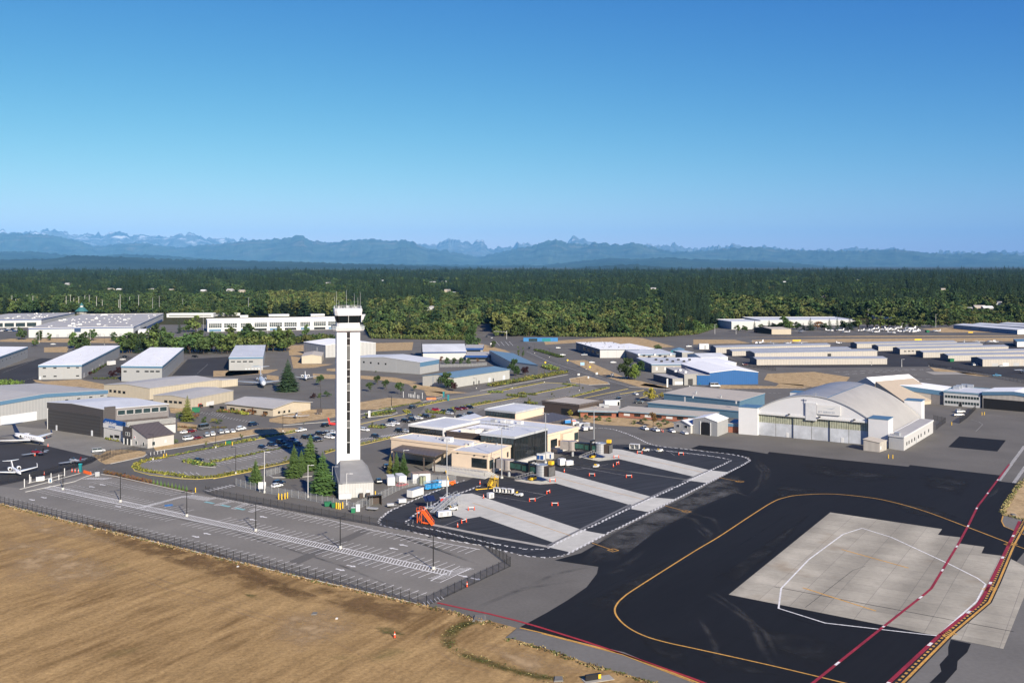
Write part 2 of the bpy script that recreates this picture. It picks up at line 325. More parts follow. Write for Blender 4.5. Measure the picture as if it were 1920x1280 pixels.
# slab pattern of the big concrete pad
pm = bpy.data.materials.new('slab_concrete'); t, bs = nodes_of(pm); bs.inputs['Roughness'].default_value = .9; bs.inputs['Specular IOR Level'].default_value = .2
a0, a1, a2 = g(11,205,725), g(11,795,248), g(11,1800,1040)
ang = math.atan2((a1-a0).y,(a1-a0).x); lane = 7.5
ge = t.nodes.new('ShaderNodeNewGeometry'); mp = t.nodes.new('ShaderNodeMapping'); mp.vector_type = 'TEXTURE'; mp.inputs['Rotation'].default_value = (0,0,ang); mp.inputs['Location'].default_value = a0
t.links.new(ge.outputs['Position'],mp.inputs[0])
br = t.nodes.new('ShaderNodeTexBrick'); br.offset = 0; br.inputs['Scale'].default_value = 1.0; br.inputs['Brick Width'].default_value = 6.2; br.inputs['Row Height'].default_value = lane
br.inputs['Mortar Size'].default_value = .09; br.inputs['Mortar Smooth'].default_value = .4; br.inputs['Color1'].default_value = (.325,.300,.240,1); br.inputs['Color2'].default_value = (.38,.350,.280,1); br.inputs['Mortar'].default_value = (.245,.225,.19,1)
t.links.new(mp.outputs[0],br.inputs['Vector'])
def nz(t,v,scale,d=5,st=None):
    n = t.nodes.new('ShaderNodeTexNoise'); n.inputs['Scale'].default_value = scale; n.inputs['Detail'].default_value = d
    if st:
        q = t.nodes.new('ShaderNodeMapping'); q.inputs['Scale'].default_value = st; t.links.new(v,q.inputs[0]); v = q.outputs[0]
    t.links.new(v,n.inputs['Vector']); return n.outputs[0]
lanes = nz(t,mp.outputs[0],1.0,1,(.004,1/15.0,1)); patch = nz(t,mp.outputs[0],.09,6); fine = nz(t,ge.outputs['Position'],.8,5); stain = nz(t,mp.outputs[0],.05,3)
def mr(t,f,a,b,c,d):
    r = t.nodes.new('ShaderNodeMapRange')
    for k, v in zip(('From Min','From Max','To Min','To Max'),(a,b,c,d)): r.inputs[k].default_value = v
    t.links.new(f,r.inputs[0]); return r.outputs[0]
def mul(t,a,b):
    q = t.nodes.new('ShaderNodeMath'); q.operation = 'MULTIPLY'; t.links.new(a,q.inputs[0]); t.links.new(b,q.inputs[1]); return q.outputs[0]
k = mul(t,mul(t,mr(t,lanes,.38,.62,.80,1.14),mr(t,patch,.3,.7,.84,1.14)),mr(t,fine,.3,.7,.93,1.07))
vm = t.nodes.new('ShaderNodeVectorMath'); vm.operation = 'SCALE'; t.links.new(br.outputs[0],vm.inputs[0]); t.links.new(k,vm.inputs['Scale'])
mx = t.nodes.new('ShaderNodeMix'); mx.data_type = 'RGBA'; mx.inputs[7].default_value = (.22,.155,.085,1); t.links.new(mr(t,stain,.62,.78,0,.6),mx.inputs['Factor']); t.links.new(vm.outputs[0],mx.inputs[6])
t.links.new(mx.outputs[2],bs.inputs['Base Color'])
sheet('concrete_pad',PADP,.030,pm)
for k_, w_ in ((0,4.5),(.6,3.2),(-.5,2.4)): soft_line('ditch',[q+Vector((k_,-k_*.6,0)) for q in dp],w_,.075+.008*abs(k_),DITCH)
BRN = mat('brown_grass',(.17,.105,.048),.95,.3,.6,spec=.1,var2=.3); PALEG = mat('pale_track',(.40,.28,.15),.95,.2,.6,spec=.1); GRNP = mat('green_patch',(.12,.115,.04),.95,.3,.6,spec=.1)
for k_, (pts_,m_) in enumerate(((((150,965),(420,1050),(560,1085),(620,1120),(480,1110),(300,1050),(150,1000)),BRN),(((560,1090),(720,1120),(800,1140),(840,1150),(760,1175),(640,1150)),BRN),(((380,1020),(500,1080),(660,1140),(560,1130),(420,1070)),BRN),(((690,1172),(740,1176),(765,1192),(715,1188)),GRNP),(((455,1112),(480,1114),(500,1126),(470,1124)),GRNP),
        (((520,1150),(640,1130),(680,1180),(560,1230),(500,1210)),PALEG),(((0,1000),(120,1010),(260,1080),(120,1120),(0,1090)),PALEG),(((880,1200),(960,1210),(1120,1262),(1000,1270)),PALEG),(((0,950),(140,985),(260,1030),(60,1000)),PALEG))):
    soft('grass_patch',P0(*pts_),.066+.0012*k_,m_,.5)
for pts_ in (((480,1190),(600,1150),(760,1200)),((470,1180),(560,1290)),((500,1170),(580,1280)),((120,1030),(300,1100),(520,1160),(700,1190)),((130,1022),(310,1090),(520,1150)),((240,1110),(420,1140),(620,1200),(800,1290)),((820,1175),(800,1205),(850,1240),(960,1275),(1060,1300)),((215,1130),(330,1070),(430,1060))): soft_line('mower_track',P0(*pts_),1.3,.082,PALEG)
soft('dust_stain',gs(6,((1010,1140),(1150,1110),(1260,1130),(1180,1210),(1100,1230))),.0255,mat('pale_dust',(.30,.29,.27),.9,.2,1),.6)
for pts_ in (((690,985),(800,1020),(900,1060)),((180,940),(420,990),(640,1060),(760,1110))): soft_line('oil_streak',P0(*pts_),1.6,.027,mat('oil_mark',(.05,.05,.048),.8))
# lighter taxiway shoulders
SHO = mat('shoulder_asphalt',(.15,.143,.128),.9,.1,1.0,var2=.14,scale2=.04)
sheet('taxiway_shoulder',P0((947,1195),(967,1181),(1014,1186),(1170,1222),(1330,1290),(1480,1360),(1360,1330),(1231,1282),(1106,1246),(1019,1215)),.02,SHO)
sheet('taxiway_shoulder',P0(*[px(11,*q) for q in ((1460,975),(1500,985),(1800,1040),(1960,640))],(2050,1010),(2050,1330),(1640,1340),*[px(11,*q) for q in ((1200,1238),(1340,1110))]),.026,SHO)
sheet('taxiway_shoulder',P0(*[px(11,*q) for q in ((1798,262),(1790,290),(1805,330),(1925,375),(1925,290))]),.028,SHO)
sheet('asphalt_patch',P0(*[px(11,*q) for q in ((1495,985),(1612,1010),(1590,1060),(1535,1110),(1530,1160),(1460,1239),(1370,1239),(1440,1170),(1430,1130),(1480,1075),(1480,1030))]),.034,DARK)
sheet('asphalt_patch',P0(*[px(9,*q) for q in ((1545,550),(1815,573),(1765,638),(1480,612))]),.012,DARK)
sheet('asphalt_patch',P0(*[px(8,*q) for q in ((1180,322),(1245,298),(1560,330),(1760,362),(1720,395),(1600,385))]),.012,DARK)
# hangar-row asphalt
sheet('asphalt_yard',P0(*[px(4,*q) for q in ((330,395),(1060,312),(1100,300),(915,290),(915,262),(1930,262),(1930,470),(1700,435),(1370,394),(700,400))]),.014,DARK3)
sheet('asphalt_yard',P0(*[px(4,*q) for q in ((0,275),(100,268),(330,285),(330,395),(200,330),(0,300))]),.014,mat('old_asphalt',(.075,.073,.070),.9,.1,.8,var2=.2))
for p in (((-200,560),(0,530),(310,445),(440,450),(290,600),(240,640),(0,640),(-200,680)),((1290,575),(1410,452),(1715,434),(1715,520),(1690,582))):
    sheet('asphalt_yard',gs(1,p),.014,DARK3)
for p in (((620,600),(900,430),(1010,440),(930,540),(900,575),(780,610)),):
    sheet('asphalt_yard',gs(1,p),.014,mat('old_asphalt',(.055,.055,.055)))
sheet('runway',P0((1180,634),(1300,627),(1400,620),(1600,624),(2100,622),(2100,628),(1650,629),(1500,631),(1320,632)),.05,ASPH2)
# dry verges
for n, p in ((5,((1150,310),(1310,290),(1560,240),(1920,172),(2210,168),(2252,178),(2210,195),(1920,215),(1500,292),(1170,342))),
             (5,((690,365),(750,372),(800,340),(900,330),(1010,335),(1090,345),(1095,368),(1060,388),(830,436),(790,440),(745,418))),
             (1,((245,605),(330,620),(600,605),(780,640),(790,690),(600,660),(420,655),(270,625))),
             (2,((260,900),(570,830),(760,825),(760,888),(400,940),(260,922))),
             (2,((940,775),(1150,742),(1390,755),(1405,772),(1080,830),(940,832))),
             (2,((420,430),(490,440),(500,490),(740,490),(600,517),(440,522))),(2,((585,560),(760,570),(760,600),(590,600))),
             (2,((-160,540),(330,530),(250,560),(0,577),(-160,585))),(2,((240,570),(330,580),(330,620),(240,600))),
             (2,((945,575),(1200,590),(1370,625),(1300,640),(1100,612),(945,600))),(2,((1300,640),(1420,630),(1600,690),(1760,705),(1560,712),(1340,670))),
             (2,((400,350),(1340,325),(1330,385),(1060,395),(660,415),(410,425))),(2,((690,525),(760,522),(760,545),(690,540))),
             (3,((560,320),(1130,285),(1280,290),(1540,360),(1400,370),(800,330),(570,345))),(3,((60,330),(270,385),(330,415),(200,420),(90,390))),
             (3,((750,600),(880,578),(1040,625),(1052,640),(900,646),(760,628))),
             (3,((740,462),(870,460),(960,500),(1100,560),(1190,600),(1300,620),(1420,652),(1520,672),(1300,668),(1100,610),(950,560))),
             (4,((430,435),(700,424),(910,455),(890,478),(690,512),(500,492),(410,470))),(4,((160,500),(680,512),(640,520),(150,522))),
             (4,((0,236),(240,238),(330,258),(0,265))),(4,((340,240),(900,232),(1930,226),(1930,246),(900,252),(340,256))),(4,((1330,175),(1520,165),(1930,212),(1500,206))),(4,((0,210),(330,206),(900,215),(1930,213),(1930,218),(900,222),(0,222))),
             (1,((1270,818),(1440,828),(1420,862),(1280,856))),(1,((1330,925),(1480,945),(1470,985),(1330,990))),(2,((1420,690),(1580,700),(1560,735),(1440,728))),(25,((700,760),(960,790),(1000,822),(860,815),(640,780))),(4,((500,490),(640,500),(640,512),(480,508))),(27,((1040,935),(1300,955),(1480,1000),(1300,990),(1100,960))),(22,((1230,330),(1440,345),(1440,380),(1300,372))),
             (9,((1940,780),(1870,860),(1790,985),(1800,1006),(1940,1040))),
             (1,((70,300),(980,295),(1000,335),(0,322),(0,310))),(1,((330,365),(520,358),(500,402),(330,402))),(1,((1690,560),(1720,535),(1940,530),(1940,560),(1690,582))),
             (3,((850,880),(1000,880),(1560,930),(1540,975),(1000,945),(850,920))),(4,((1370,395),(1560,425),(1760,455),(1640,440),(1400,420)))):
    sheet('verge',gs(n,p),.045,DRY2)
sheet('gravel_yard',gs(27,((650,935),(1050,940),(1180,970),(760,975))),.05,WALK)
# far left: baseball grounds, lawns, roads
sheet('verge',gs(0,((-300,600),(300,586),(300,600),(0,606),(-300,610))),.05,GREEN)
sheet('road',gs(1,((-300,325),(1000,335),(1000,358),(-300,362))),.05,ASPH2)
sheet('factory_yard',gs(1,((-300,220),(0,220),(240,222),(200,295),(-300,300))),.05,ASPH2)
sheet('road',gs(3,((90,285),(350,275),(1250,280),(1930,260),(1930,268),(1280,292),(560,312),(400,318),(620,450),(900,570),(1100,640),(1200,662),(1050,705),(760,590),(560,480),(350,390),(240,380),(100,330))),.03,ASPH2)
sheet('road',gs(3,((1060,640),(1120,640),(1200,662),(1420,690),(1500,690),(1930,690),(1930,740),(1560,730),(1480,705),(1180,672),(830,760),(700,750),(1050,672))),.036,ASPH2)
# the mid parking lots
sheet('middle_lot',gs(3,((-400,900),(-300,760),(60,690),(560,625),(860,640),(1040,665),(760,745),(560,770),(100,830),(40,860))),.022,LOT)

# ---------------------------------------------------------------- painted markings
def poly(n,pts,z):
    q = gs(n,pts)
    for v in q: v.z = z
    return q
def line(name,pts,w,m,z=.05): b = MB(); p = [Vector((q.x,q.y,z)) for q in pts]; b.ribbon(p,w,m); return struct(name,b)
def smooth_pts(p,k=5):
    """Catmull-Rom through ground points"""
    out = []
    for i in range(len(p)-1):
        a, b, c, d = p[max(i-1,0)], p[i], p[i+1], p[min(i+2,len(p)-1)]
        for j in range(k):
            t = j/k; out.append(.5*((2*b)+(c-a)*t+(2*a-5*b+4*c-d)*t*t+(3*b-a-3*c+d)*t**3))
    return out+[p[-1]]
def dashed(b,pts,w,m,on,off,z,side=0.0):
    """dashes along a polyline, shifted sideways by side"""
    pos = 0.0; nxt = 0.0; p = [Vector((q.x,q.y,z)) for q in pts]
    for i in range(len(p)-1):
        L = (p[i+1]-p[i]).length
        if L < 1e-6: continue
        d = (p[i+1]-p[i])/L; nn = Vector((-d.y,d.x,0))*side
        s = nxt
        while s < L:
            e = min(s+on,L); b.ribbon([p[i]+d*s+nn,p[i]+d*e+nn],w,m); s += on+off
        nxt = s-L
def zipper(pts,name='zipper_marking'):
    b = MB(); dashed(b,pts,.52,PWHITE,1.35,1.1,.052,.25); q = pts
    p = [Vector((v.x,v.y,v.z)) for v in pts]; d = (p[1]-p[0]).normalized(); p2 = [p[0]+d*1.22]+p[1:]
    dashed(b,p2,.52,PWHITE,1.35,1.1,.052,-.25); struct(name,b)
outer = [px(7,*q) for q in ((680,560),(620,582),(440,652),(250,732),(110,800),(45,862),(55,890),(110,910),(270,942),(540,1002),(810,1048),(960,1086),(1080,1116),(1180,1132),(1290,1140),(1400,1128),(1480,1100),(1740,965),(1920,880))]+[px(8,*q) for q in ((1465,500),(1600,428),(1620,405),(1560,380),(1440,360),(1300,345),(1100,322),(900,297),(760,235),(640,190),(550,172),(460,168))]
zipper(smooth_pts([G(*q) for q in outer],3))
inner = [px(7,*q) for q in ((800,600),(700,640),(560,690),(360,790),(270,850),(250,880),(300,905),(450,930),(700,990),(900,1035),(1060,1065),(1200,1078),(1315,1066),(1420,1010),(1600,925),(1920,770))]+[px(8,*q) for q in ((1050,620),(1300,500),(1460,425),(1480,412),(1450,400),(1300,375),(1000,340),(880,330))]
zipper(smooth_pts([G(*q) for q in inner],3))
for a, c in (((1300,1055),(1600,905)),((1600,905),(1930,740))): line('drain_channel',gs(7,(a,c)),.9,mat('drain_grating',(.16,.16,.16),.8),.048)
line('drain_channel',gs(8,((700,770),(1050,606))),.9,MATS['drain_grating'],.048); line('drain_channel',gs(8,((1120,570),(1330,480))),.9,MATS['drain_grating'],.048)
line('drain_channel',gs(7,((440,892),(900,985),(1320,1060))),1.7,mat('drain_concrete',(.36,.34,.30),.9),.042)
line('drain_channel',gs(8,((290,440),(520,470),(800,505),(1180,560))),1.5,mat('old_concrete',(.11,.11,.105),.9),.034)
line('drain_channel',gs(7,((1480,440),(1700,470),(1920,497))),1.4,MATS['old_concrete'],.034)
# lead-in lines on the stands
for n, p in ((7,((745,730),(850,765),(1480,975))),(8,((150,530),(330,580),(830,705))),(8,((640,370),(800,395),(1270,500)))):
    line('lead_in_line',gs(n,p),.28,PYEL,.050)
b = MB()
for n, p in ((8,((440,1030),(600,1085))),(8,((985,750),(1150,795))),(8,((1390,540),(1550,570)))):
    q = gs(n,p); d = (q[1]-q[0]).normalized(); nn = Vector((-d.y,d.x,0))
    line('taxi_border',[q[0]+nn*.6,q[1]+nn*.6],.5,PBLK,.040); line('taxi_border',[q[0]-nn*.6,q[1]-nn*.6],.5,PBLK,.040)
    line('lead_in_line',q,.32,PYEL,.044); e = q[1]; line('lead_in_line',[e+nn*1.1-d*1.2,e-nn*1.1-d*1.2,e-nn*1.1+d*1.0,e+nn*1.1+d*1.0,e+nn*1.1-d*1.2],.3,PYEL,.044)
# thin white equipment boxes
for n, p in ((7,((750,655),(1165,722),(1295,668),(1060,630))),(7,((480,920),(660,850))),(7,((1350,440),(1530,475),(1560,465),(1920,530))),(7,((1350,408),(1540,345))),(8,((320,480),(450,465),(560,440))),(8,((600,292),(760,310),(1010,340),(1060,375))),(8,((0,655),(90,670),(0,705))),(7,((300,850),(295,890)))):
    line('equipment_line',gs(n,p),.16,PFADE,.046)
# stand safety dashes in red
for n, p in ((7,((1060,555),(1180,585),(1350,590))),(7,((700,780),(760,775)))): line('red_line',gs(n,p),.22,mat('worn_red',(.32,.07,.05),.8),.051)
# taxi line curve
ty = [px(10,*q) for q in ((1920,1007),(1770,975),(1640,938),(1540,890),(1475,835),(1449,785),(1462,742),(1500,702),(1580,645),(1920,430))]
ty = [px(11,*q) for q in ((1200,1320),(880,1239),(430,1132),(0,1037))]+ty[1:]+[px(9,*q) for q in ((150,1132),(320,1020),(455,935),(530,906),(620,891),(800,885),(1000,903),(1150,930),(1350,987),(1600,1080),(1840,1172),(1960,1215))]
line('taxi_line',smooth_pts([G(*q) for q in ty],6),.42,PYEL,.056)
# red boundary lines with white gaps
def red_line(pts,w):
    line('red_line',pts,w,PRED,.060); b = MB(); dashed(b,pts[1:],w*.8,PWHITE,2.2,24,.064); struct('red_line_gap',b)
red_line([G(*px(9,*q)) for q in ((1835,712),(1770,800),(1680,920),(1652,955),(1600,1062),(1545,1165))]+[G(*px(11,*q)) for q in ((1470,545),(1382,690),(1345,722),(1100,915),(690,1242),(540,1350))],.65)
red_line(gs(11,((1895,300),(1860,380),(1770,565),(1695,720),(1652,785),(1430,962),(1130,1242),(1020,1340))),.85)
line('red_line',gs(10,((385,735),(520,765),(690,800),(860,842),(1000,882),(1250,960),(1550,1060),(1920,1190),(2100,1260))),.7,mat('bright_red_marking',(.34,.025,.03),.7,.2),.060)
line('taxi_line',gs(10,((880,885),(1010,915),(1500,1042),(1920,1203),(2080,1270))),.5,PYEL,.060)
line('taxi_line',gs(10,((1010,920),(1500,1048),(1920,1212))),.3,PYEL,.0601)
yb = gs(11,((1935,285),(1920,315),(1855,432),(1762,650),(1705,768),(1490,948),(1195,1242),(1110,1330)))
line('hold_border',yb,2.1,PBLK,.048); b = MB()
def shift(p,s):
    r = []
    for i, q in enumerate(p):
        d = (p[min(i+1,len(p)-1)]-p[max(i-1,0)]); d.z = 0; d.normalize(); r.append(q+Vector((-d.y,d.x,0))*s)
    return r
line('hold_line',shift(yb,.45),.55,PYEL,.056); dashed(b,yb,.5,PYEL,1.0,1.0,.056,-.5); struct('hold_line',b)
line('taxi_line',gs(11,((1798,270),(1790,300),(1806,330),(1925,380))),.35,PYEL,.056)
for x, y in ((1843,433),(1717,692),(1478,955)):
    c = g(11,x,y); b = MB()
    for k in range(-2,3): b.box((c.x+k*.75,c.y+k*.45,.057),(.38,2.4,.003),PYEL,.3)
    struct('hold_marking',b)
line('pad_line',gs(11,((980,340),(870,375),(670,522),(510,690),(495,805),(765,890),(1420,965),(1645,765),(1697,665),(1650,630),(1480,545),(1150,393),(980,340))),.42,PWHITE,.046)
for p in (((860,463),(1250,571)),((635,685),(800,738),(1060,820))): line('lead_in_line',gs(11,p),.5,PYEL,.046)
line('pad_joint',gs(11,((470,680),(870,755),(1860,940))),.28,PBLK,.042)
line('pad_joint',gs(11,((1000,560),(925,585),(650,800))),.0+.12,PBLK,.042)
# white dashes by the right edge
for p in (((1775,808),(1925,605)),((1862,820),(1960,680))):
    b = MB(); dashed(b,gs(9,p),1.3,PWHITE,.5,.7,.05); struct('edge_marking',b)
# front lot: hatched spine, stall lines, arrows
def stalls(p0,p1,L,z=.05,w=.20,step=2.62,sd=None,skip=(),m=PWHITE,end=0.0):
    """angled stall lines along a baseline"""
    b = MB(); d = (p1-p0); n = int(d.length/step); d.normalize()
    for i in range(n+1):
        s = i*step
        if any(a <= s/ (n*step+1e-6) <= c for a,c in skip): continue
        q = p0+d*s; q.z = z; b.ribbon([q,q+sd*L],w,m)
    if b.v: struct('stall_lines',b)
s0, s1 = G(90,912.5), G(845,1075)
sd = (g(6,870,875)-g(6,780,901)).normalized(); ax = (s1-s0).normalized(); nrm = Vector((-ax.y,ax.x,0))
if nrm.dot(sd) < 0: nrm = -nrm
RG = Vector((.1,1,0)); RG *= 1.75/RG.dot(nrm)
b = MB(); Ls = (s1-s0).length; i = 0; sp = 1.0
for side in (-1,1):
    o = nrm*side*1.75; b.ribbon([Vector((*(s0+o).xy,.05)),Vector((*(s1+o).xy,.05))],.44,PWHITE)
while i*sp < Ls:
    c = s0+ax*i*sp; c.z = .051; b.ribbon([c-RG,c+RG],.24,PWHITE); i += 1
struct('spine_hatching',b)
STL = 5.6
stalls(s0+nrm*1.8+ax*6,s1+nrm*1.8-ax*3,STL,sd=sd,skip=((.385,.47),))
stalls(s0-nrm*1.8+ax*3,s1-nrm*1.8-ax*4,STL,sd=-sd,skip=((.42,.455),))
f0, f1 = G(-20,939), G(800,1131); stalls(f0+nrm*.8,f1+nrm*.8-ax*3,STL,sd=sd)
u0, u1 = g(6,870,858), G(900,1030); bx = (u1-u0).normalized()
line('lot_edge',[u0,G(700,994),u1],.35,PWHITE,.05); stalls(u0,u1,STL,sd=-sd)
v0, v1 = g(5,770,560), g(5,1400,655); stalls(v0,v1,STL,sd=-sd)
v0, v1 = g(6,330,745), g(6,860,858); stalls(v0,v1,STL,sd=-sd,skip=())
b = MB()                                            # short hatch along the kerb
q0, q1 = g(5,1600,690), g(6,870,862); n = int((q1-q0).length/1.35);
for i in range(n): c = q0.lerp(q1,i/n); c.z = .05; b.ribbon([c-sd*.6,c+sd*1.1],.3,PWHITE)
q0, q1 = g(5,1060,765), g(5,1400,675)
for i in range(22): c = q0.lerp(q1,i/22); c.z = .05; b.ribbon([c-nrm*1.0-ax*.8,c+nrm*1.0+ax*.8],.32,PWHITE)
q0, q1 = g(5,1430,675), g(5,1600,700)
for i in range(11): c = q0.lerp(q1,i/10.); c.z = .05; b.ribbon([c-sd*3.4,c+sd*1.2],.36,PWHITE)
q0, q1 = g(5,640,548), g(5,790,552)
for i in range(9): c = q0.lerp(q1,i/8.); c.z = .05; b.ribbon([c-sd*1.2,c+sd*2.6],.4,PWHITE)
q0, q1 = g(10,375,590), g(10,560,530)
for i in range(13): c = q0.lerp(q1,i/12.); c.z = .05; b.ribbon([c-ax*1.8-nrm*.8,c+ax*1.8+nrm*.8],.22,PWHITE)
q0, q1 = g(10,318,740), g(10,420,700)
for i in range(6): c = q0.lerp(q1,i/5.); c.z = .05; b.ribbon([c-ax*1.2+nrm*.4,c+ax*1.0-nrm*1.2],.22,PWHITE)
for q in (((345,603),(520,515),(585,527),(400,614)),): b.ribbon([Vector((*v.xy,.051)) for v in gs(10,q)],.2,PWHITE,closed=True)
q0, q1 = g(5,1560,640), g(5,1740,600)
for i in range(7): c = q0.lerp(q1,i/6.); c.z = .05; b.ribbon([c-ax*1.6,c+ax*1.6],.5,PWHITE)
q0, q1 = g(5,690,492), g(5,760,480)
for i in range(6): c = q0.lerp(q1,i/5.); c.z = .05; b.ribbon([c-sd*1.0,c+sd*1.6],.35,PWHITE)
struct('lot_hatching',b)
for n, x, y in ((5,1265,748),):
    c = g(n,x,y); bb = MB(); bb.box((c.x,c.y,.052),(2.6,2.6,.003),PBLUE,.4); struct('accessible_marking',bb)
for k, (x,y) in enumerate(((1570,728),(1690,752),(1800,775))):
    c = g(5,x,y); bb = MB(); bb.ribbon([c-bx*2.2+Vector((0,0,.052)),c+bx*2.2+Vector((0,0,.052))],1.3,PTEAL); struct('accessible_marking',bb)
for x0, y0, x1, y1 in ((1605,745,1720,715),(1735,772,1850,730),(1860,795,1925,770)):
    q0, q1 = g(5,x0,y0), g(5,x1,y1); bb = MB(); bb.ribbon([Vector((*q0.xy,.05)),Vector((*q1.xy,.05))],.18,PWHITE); q2, q3 = q0+bx*1.9, q1+bx*1.9; bb.ribbon([Vector((*q2.xy,.05)),Vector((*q3.xy,.05))],.18,PWHITE)
    for i in range(8): c = q0.lerp(q1,i/8); c.z = .051; bb.ribbon([c,c+bx*1.9],.2,PWHITE)
    struct('accessible_hatching',bb)
def arrow(c,d,s=1.0):
    c = Vector((c.x,c.y,.055)); d = d.normalized(); nn = Vector((-d.y,d.x,0)); b = MB()
    b.add([c-d*1.7*s+nn*.3*s,c-d*1.7*s-nn*.3*s,c+d*.3*s-nn*.3*s,c+d*.3*s+nn*.3*s],[(0,1,2,3)],PWHITE); b.add([c+d*.3*s-nn*.85*s,c+d*1.8*s,c+d*.3*s+nn*.85*s],[(0,1,2)],PWHITE); struct('arrow_marking',b)
for n, x, y, s in ((5,328,690,1),(5,240,707,1),(5,690,610,-1),(5,770,595,-1),(5,885,757,1),(5,1468,983,1),(5,1553,961,-1),(6,375,835,-1),(6,298,857,-1),(6,1425,1047,-1),(6,1352,1073,-1),(6,1035,1203,1),(6,952,1231,1),(10,540,575,1),(10,615,592,1)):
    arrow(g(n,x,y),ax*s,.95)
sheet('asphalt_patch',gs(6,((560,1170),(640,1190),(1180,940),(1120,925))),.028,mat('lot_patch',(.115,.108,.096),.9,.1,1.0))
# tower lot stalls
def rowlines(n,a,c,dirpx,L,step=2.7,w=.18,m=PWHITE,skip=()):
    p0, p1 = g(n,*a), g(n,*c); q = px(n,*a); d = (G(q[0]+dirpx[0],q[1]+dirpx[1])-G(*q)).normalized(); stalls(p0,p1,L,sd=d,step=step,w=w,m=m,skip=skip,z=.052)
rowlines(5,(1300,388),(1920,268),(12,3),5.5); rowlines(6,(0,290),(330,235),(12,3),5.5)
rowlines(5,(1640,425),(1920,368),(-12,-3),5.5); rowlines(5,(1600,440),(1920,375),(12,3.2),5.5); rowlines(6,(0,412),(520,315),(-12,-3),5.5); rowlines(6,(0,424),(520,325),(12,3.2),5.5)
rowlines(5,(1180,500),(1500,522),(-8,-6),5.5,skip=()); rowlines(6,(150,505),(560,408),(-12,-3.2),5.5)
rowlines(5,(1050,430),(1200,418),(10,-5),4,step=1.2,w=.25)
rowlines(6,(1100,260),(1450,210),(8,-5),5,step=1.6,w=.3)
# mid lots stalls
rowlines(3,(40,800),(370,742),(-9,-2.4),5.2); rowlines(3,(50,812),(380,752),(9,2.6),5.2); rowlines(3,(260,690),(560,632),(9,2),5.2); rowlines(3,(420,720),(770,655),(9,2.4),5.2); rowlines(3,(620,755),(1030,680),(-9,-2.4),5.2)
rowlines(2,(950,840),(1380,780),(0,1),.01)
rowlines(3,(930,770),(1250,700),(9,3),5.0,m=PFADE,w=.5); rowlines(3,(950,745),(1130,705),(9,3),5.0,m=PFADE,w=.5)
rowlines(5,(1520,48),(1690,80),(-10,6),5,m=PWHITE); rowlines(5,(1700,85),(1900,120),(-10,6),5); rowlines(6,(0,48),(100,70),(-10,6),5)
for a, c in (((820,425),(1300,408)),((880,438),(1500,400)),((1060,445),(1300,440)),((1230,468),(1400,466))):
    bb = MB(); dashed(bb,gs(4,(a,c)),.5,PWHITE,4.5,3.0,.05); struct('lot_marking',bb)
for a, c in (((200,525),(660,517)),((180,540),(520,548))): bb = MB(); dashed(bb,gs(4,(a,c)),.35,PWHITE,1.5,1.5,.05); struct('lot_marking',bb)
for a, c in (((20,555),(260,460)),((190,610),(300,580)),((1480,560),(1560,490))): line('yard_line',gs(1,(a,c)),.2,PFADE,.05)
# road lines
for n, p in ((3,((600,480),(800,575),(1000,640))),(3,((440,400),(560,455)))): bb = MB(); dashed(bb,gs(n,p),.25,PFADE,3,3,.05); struct('road_line',bb)
for x in (200,235,270,300): line('road_line',gs(3,((x,322),(x+28,352))),.3,PWHITE,.05)
line('taxi_line',gs(4,((1610,700),(1660,715),(1680,730),(1640,770))),.2,PFADE,.05); line('taxi_line',gs(4,((1690,670),(1930,705))),.2,PFADE,.05)
# kerbs
def kerb(pts,m=KERB,w=.35,h=.14): b = MB(); b.ribbon([Vector((q.x,q.y,.01)) for q in pts],w,m,h); return struct('kerb',b)
for n, p, m in ((5,((830,437),(980,405),(1080,382),(1100,366)),KERB),(5,((1170,342),(1500,292),(1920,218),(2210,196),(2252,180)),KERB),(6,((520,150),(700,135),(920,118)),KERB),
             (5,((1240,520),(1100,490),(1010,470),(992,462),(998,440),(1050,418),(1260,378),(1920,252)),KYEL),(6,((0,310),(430,236),(620,200)),KYEL),
             (5,((992,462),(1010,490),(1120,520),(1350,548),(1480,553),(1650,540),(1900,492)),KYEL),(6,((0,550),(170,512),(570,428)),KYEL),
             (6,((1100,300),(1330,245)),KYEL),(6,((840,360),(920,335)),KYEL),
             (3,((0,810),(370,740)),KYEL),(3,((480,715),(770,655)),KYEL),(3,((250,688),(560,628),(800,640)),KYEL),(3,((570,765),(740,745),(900,705),(1050,668),(1045,660)),KYEL),(3,((810,755),(1000,715),(1190,675)),KYEL),(3,((1300,820),(1450,775),(1460,765)),KYEL),(3,((1280,745),(1360,720)),KYEL),(3,((1130,715),(1310,685)),KYEL),
             (3,((80,690),(400,630),(740,568)),KERB),(3,((430,395),(620,480),(950,585),(1200,660),(1520,680)),KERB),(3,((750,600),(880,578),(1040,625),(1052,640),(900,646),(760,628),(750,600)),KERB),
             (2,((945,865),(1200,810),(1420,770),(1560,735)),KERB),(2,((945,895),(1180,870),(1220,855),(1200,840)),KERB),(2,((945,940),(1200,880),(1310,860),(1300,830),(1280,830)),KYEL),(2,((1370,810),(1600,760),(1920,710)),KYEL),(2,((1610,830),(1920,770)),KYEL),
             (5,((150,628),(360,575),(600,508)),KERB),(5,((190,648),(420,600),(560,570),(640,535),(720,510)),KERB),(5,((210,582),(330,555),(480,520)),KERB),
             (5,((760,515),(860,530),(1400,650),(1450,660)),KERB),(0,((-40,935),(0,944),(195,993),(412,1045),(562,1081),(720,1117),(801,1136)),KERB),
             (5,((1380,425),(1500,455),(1620,465),(1600,450)),KERB),(6,((420,525),(450,540),(600,540),(740,530)),KERB),(4,((1380,398),(1560,420),(1900,480)),KERB)):
    kerb(gs(n,p),m)

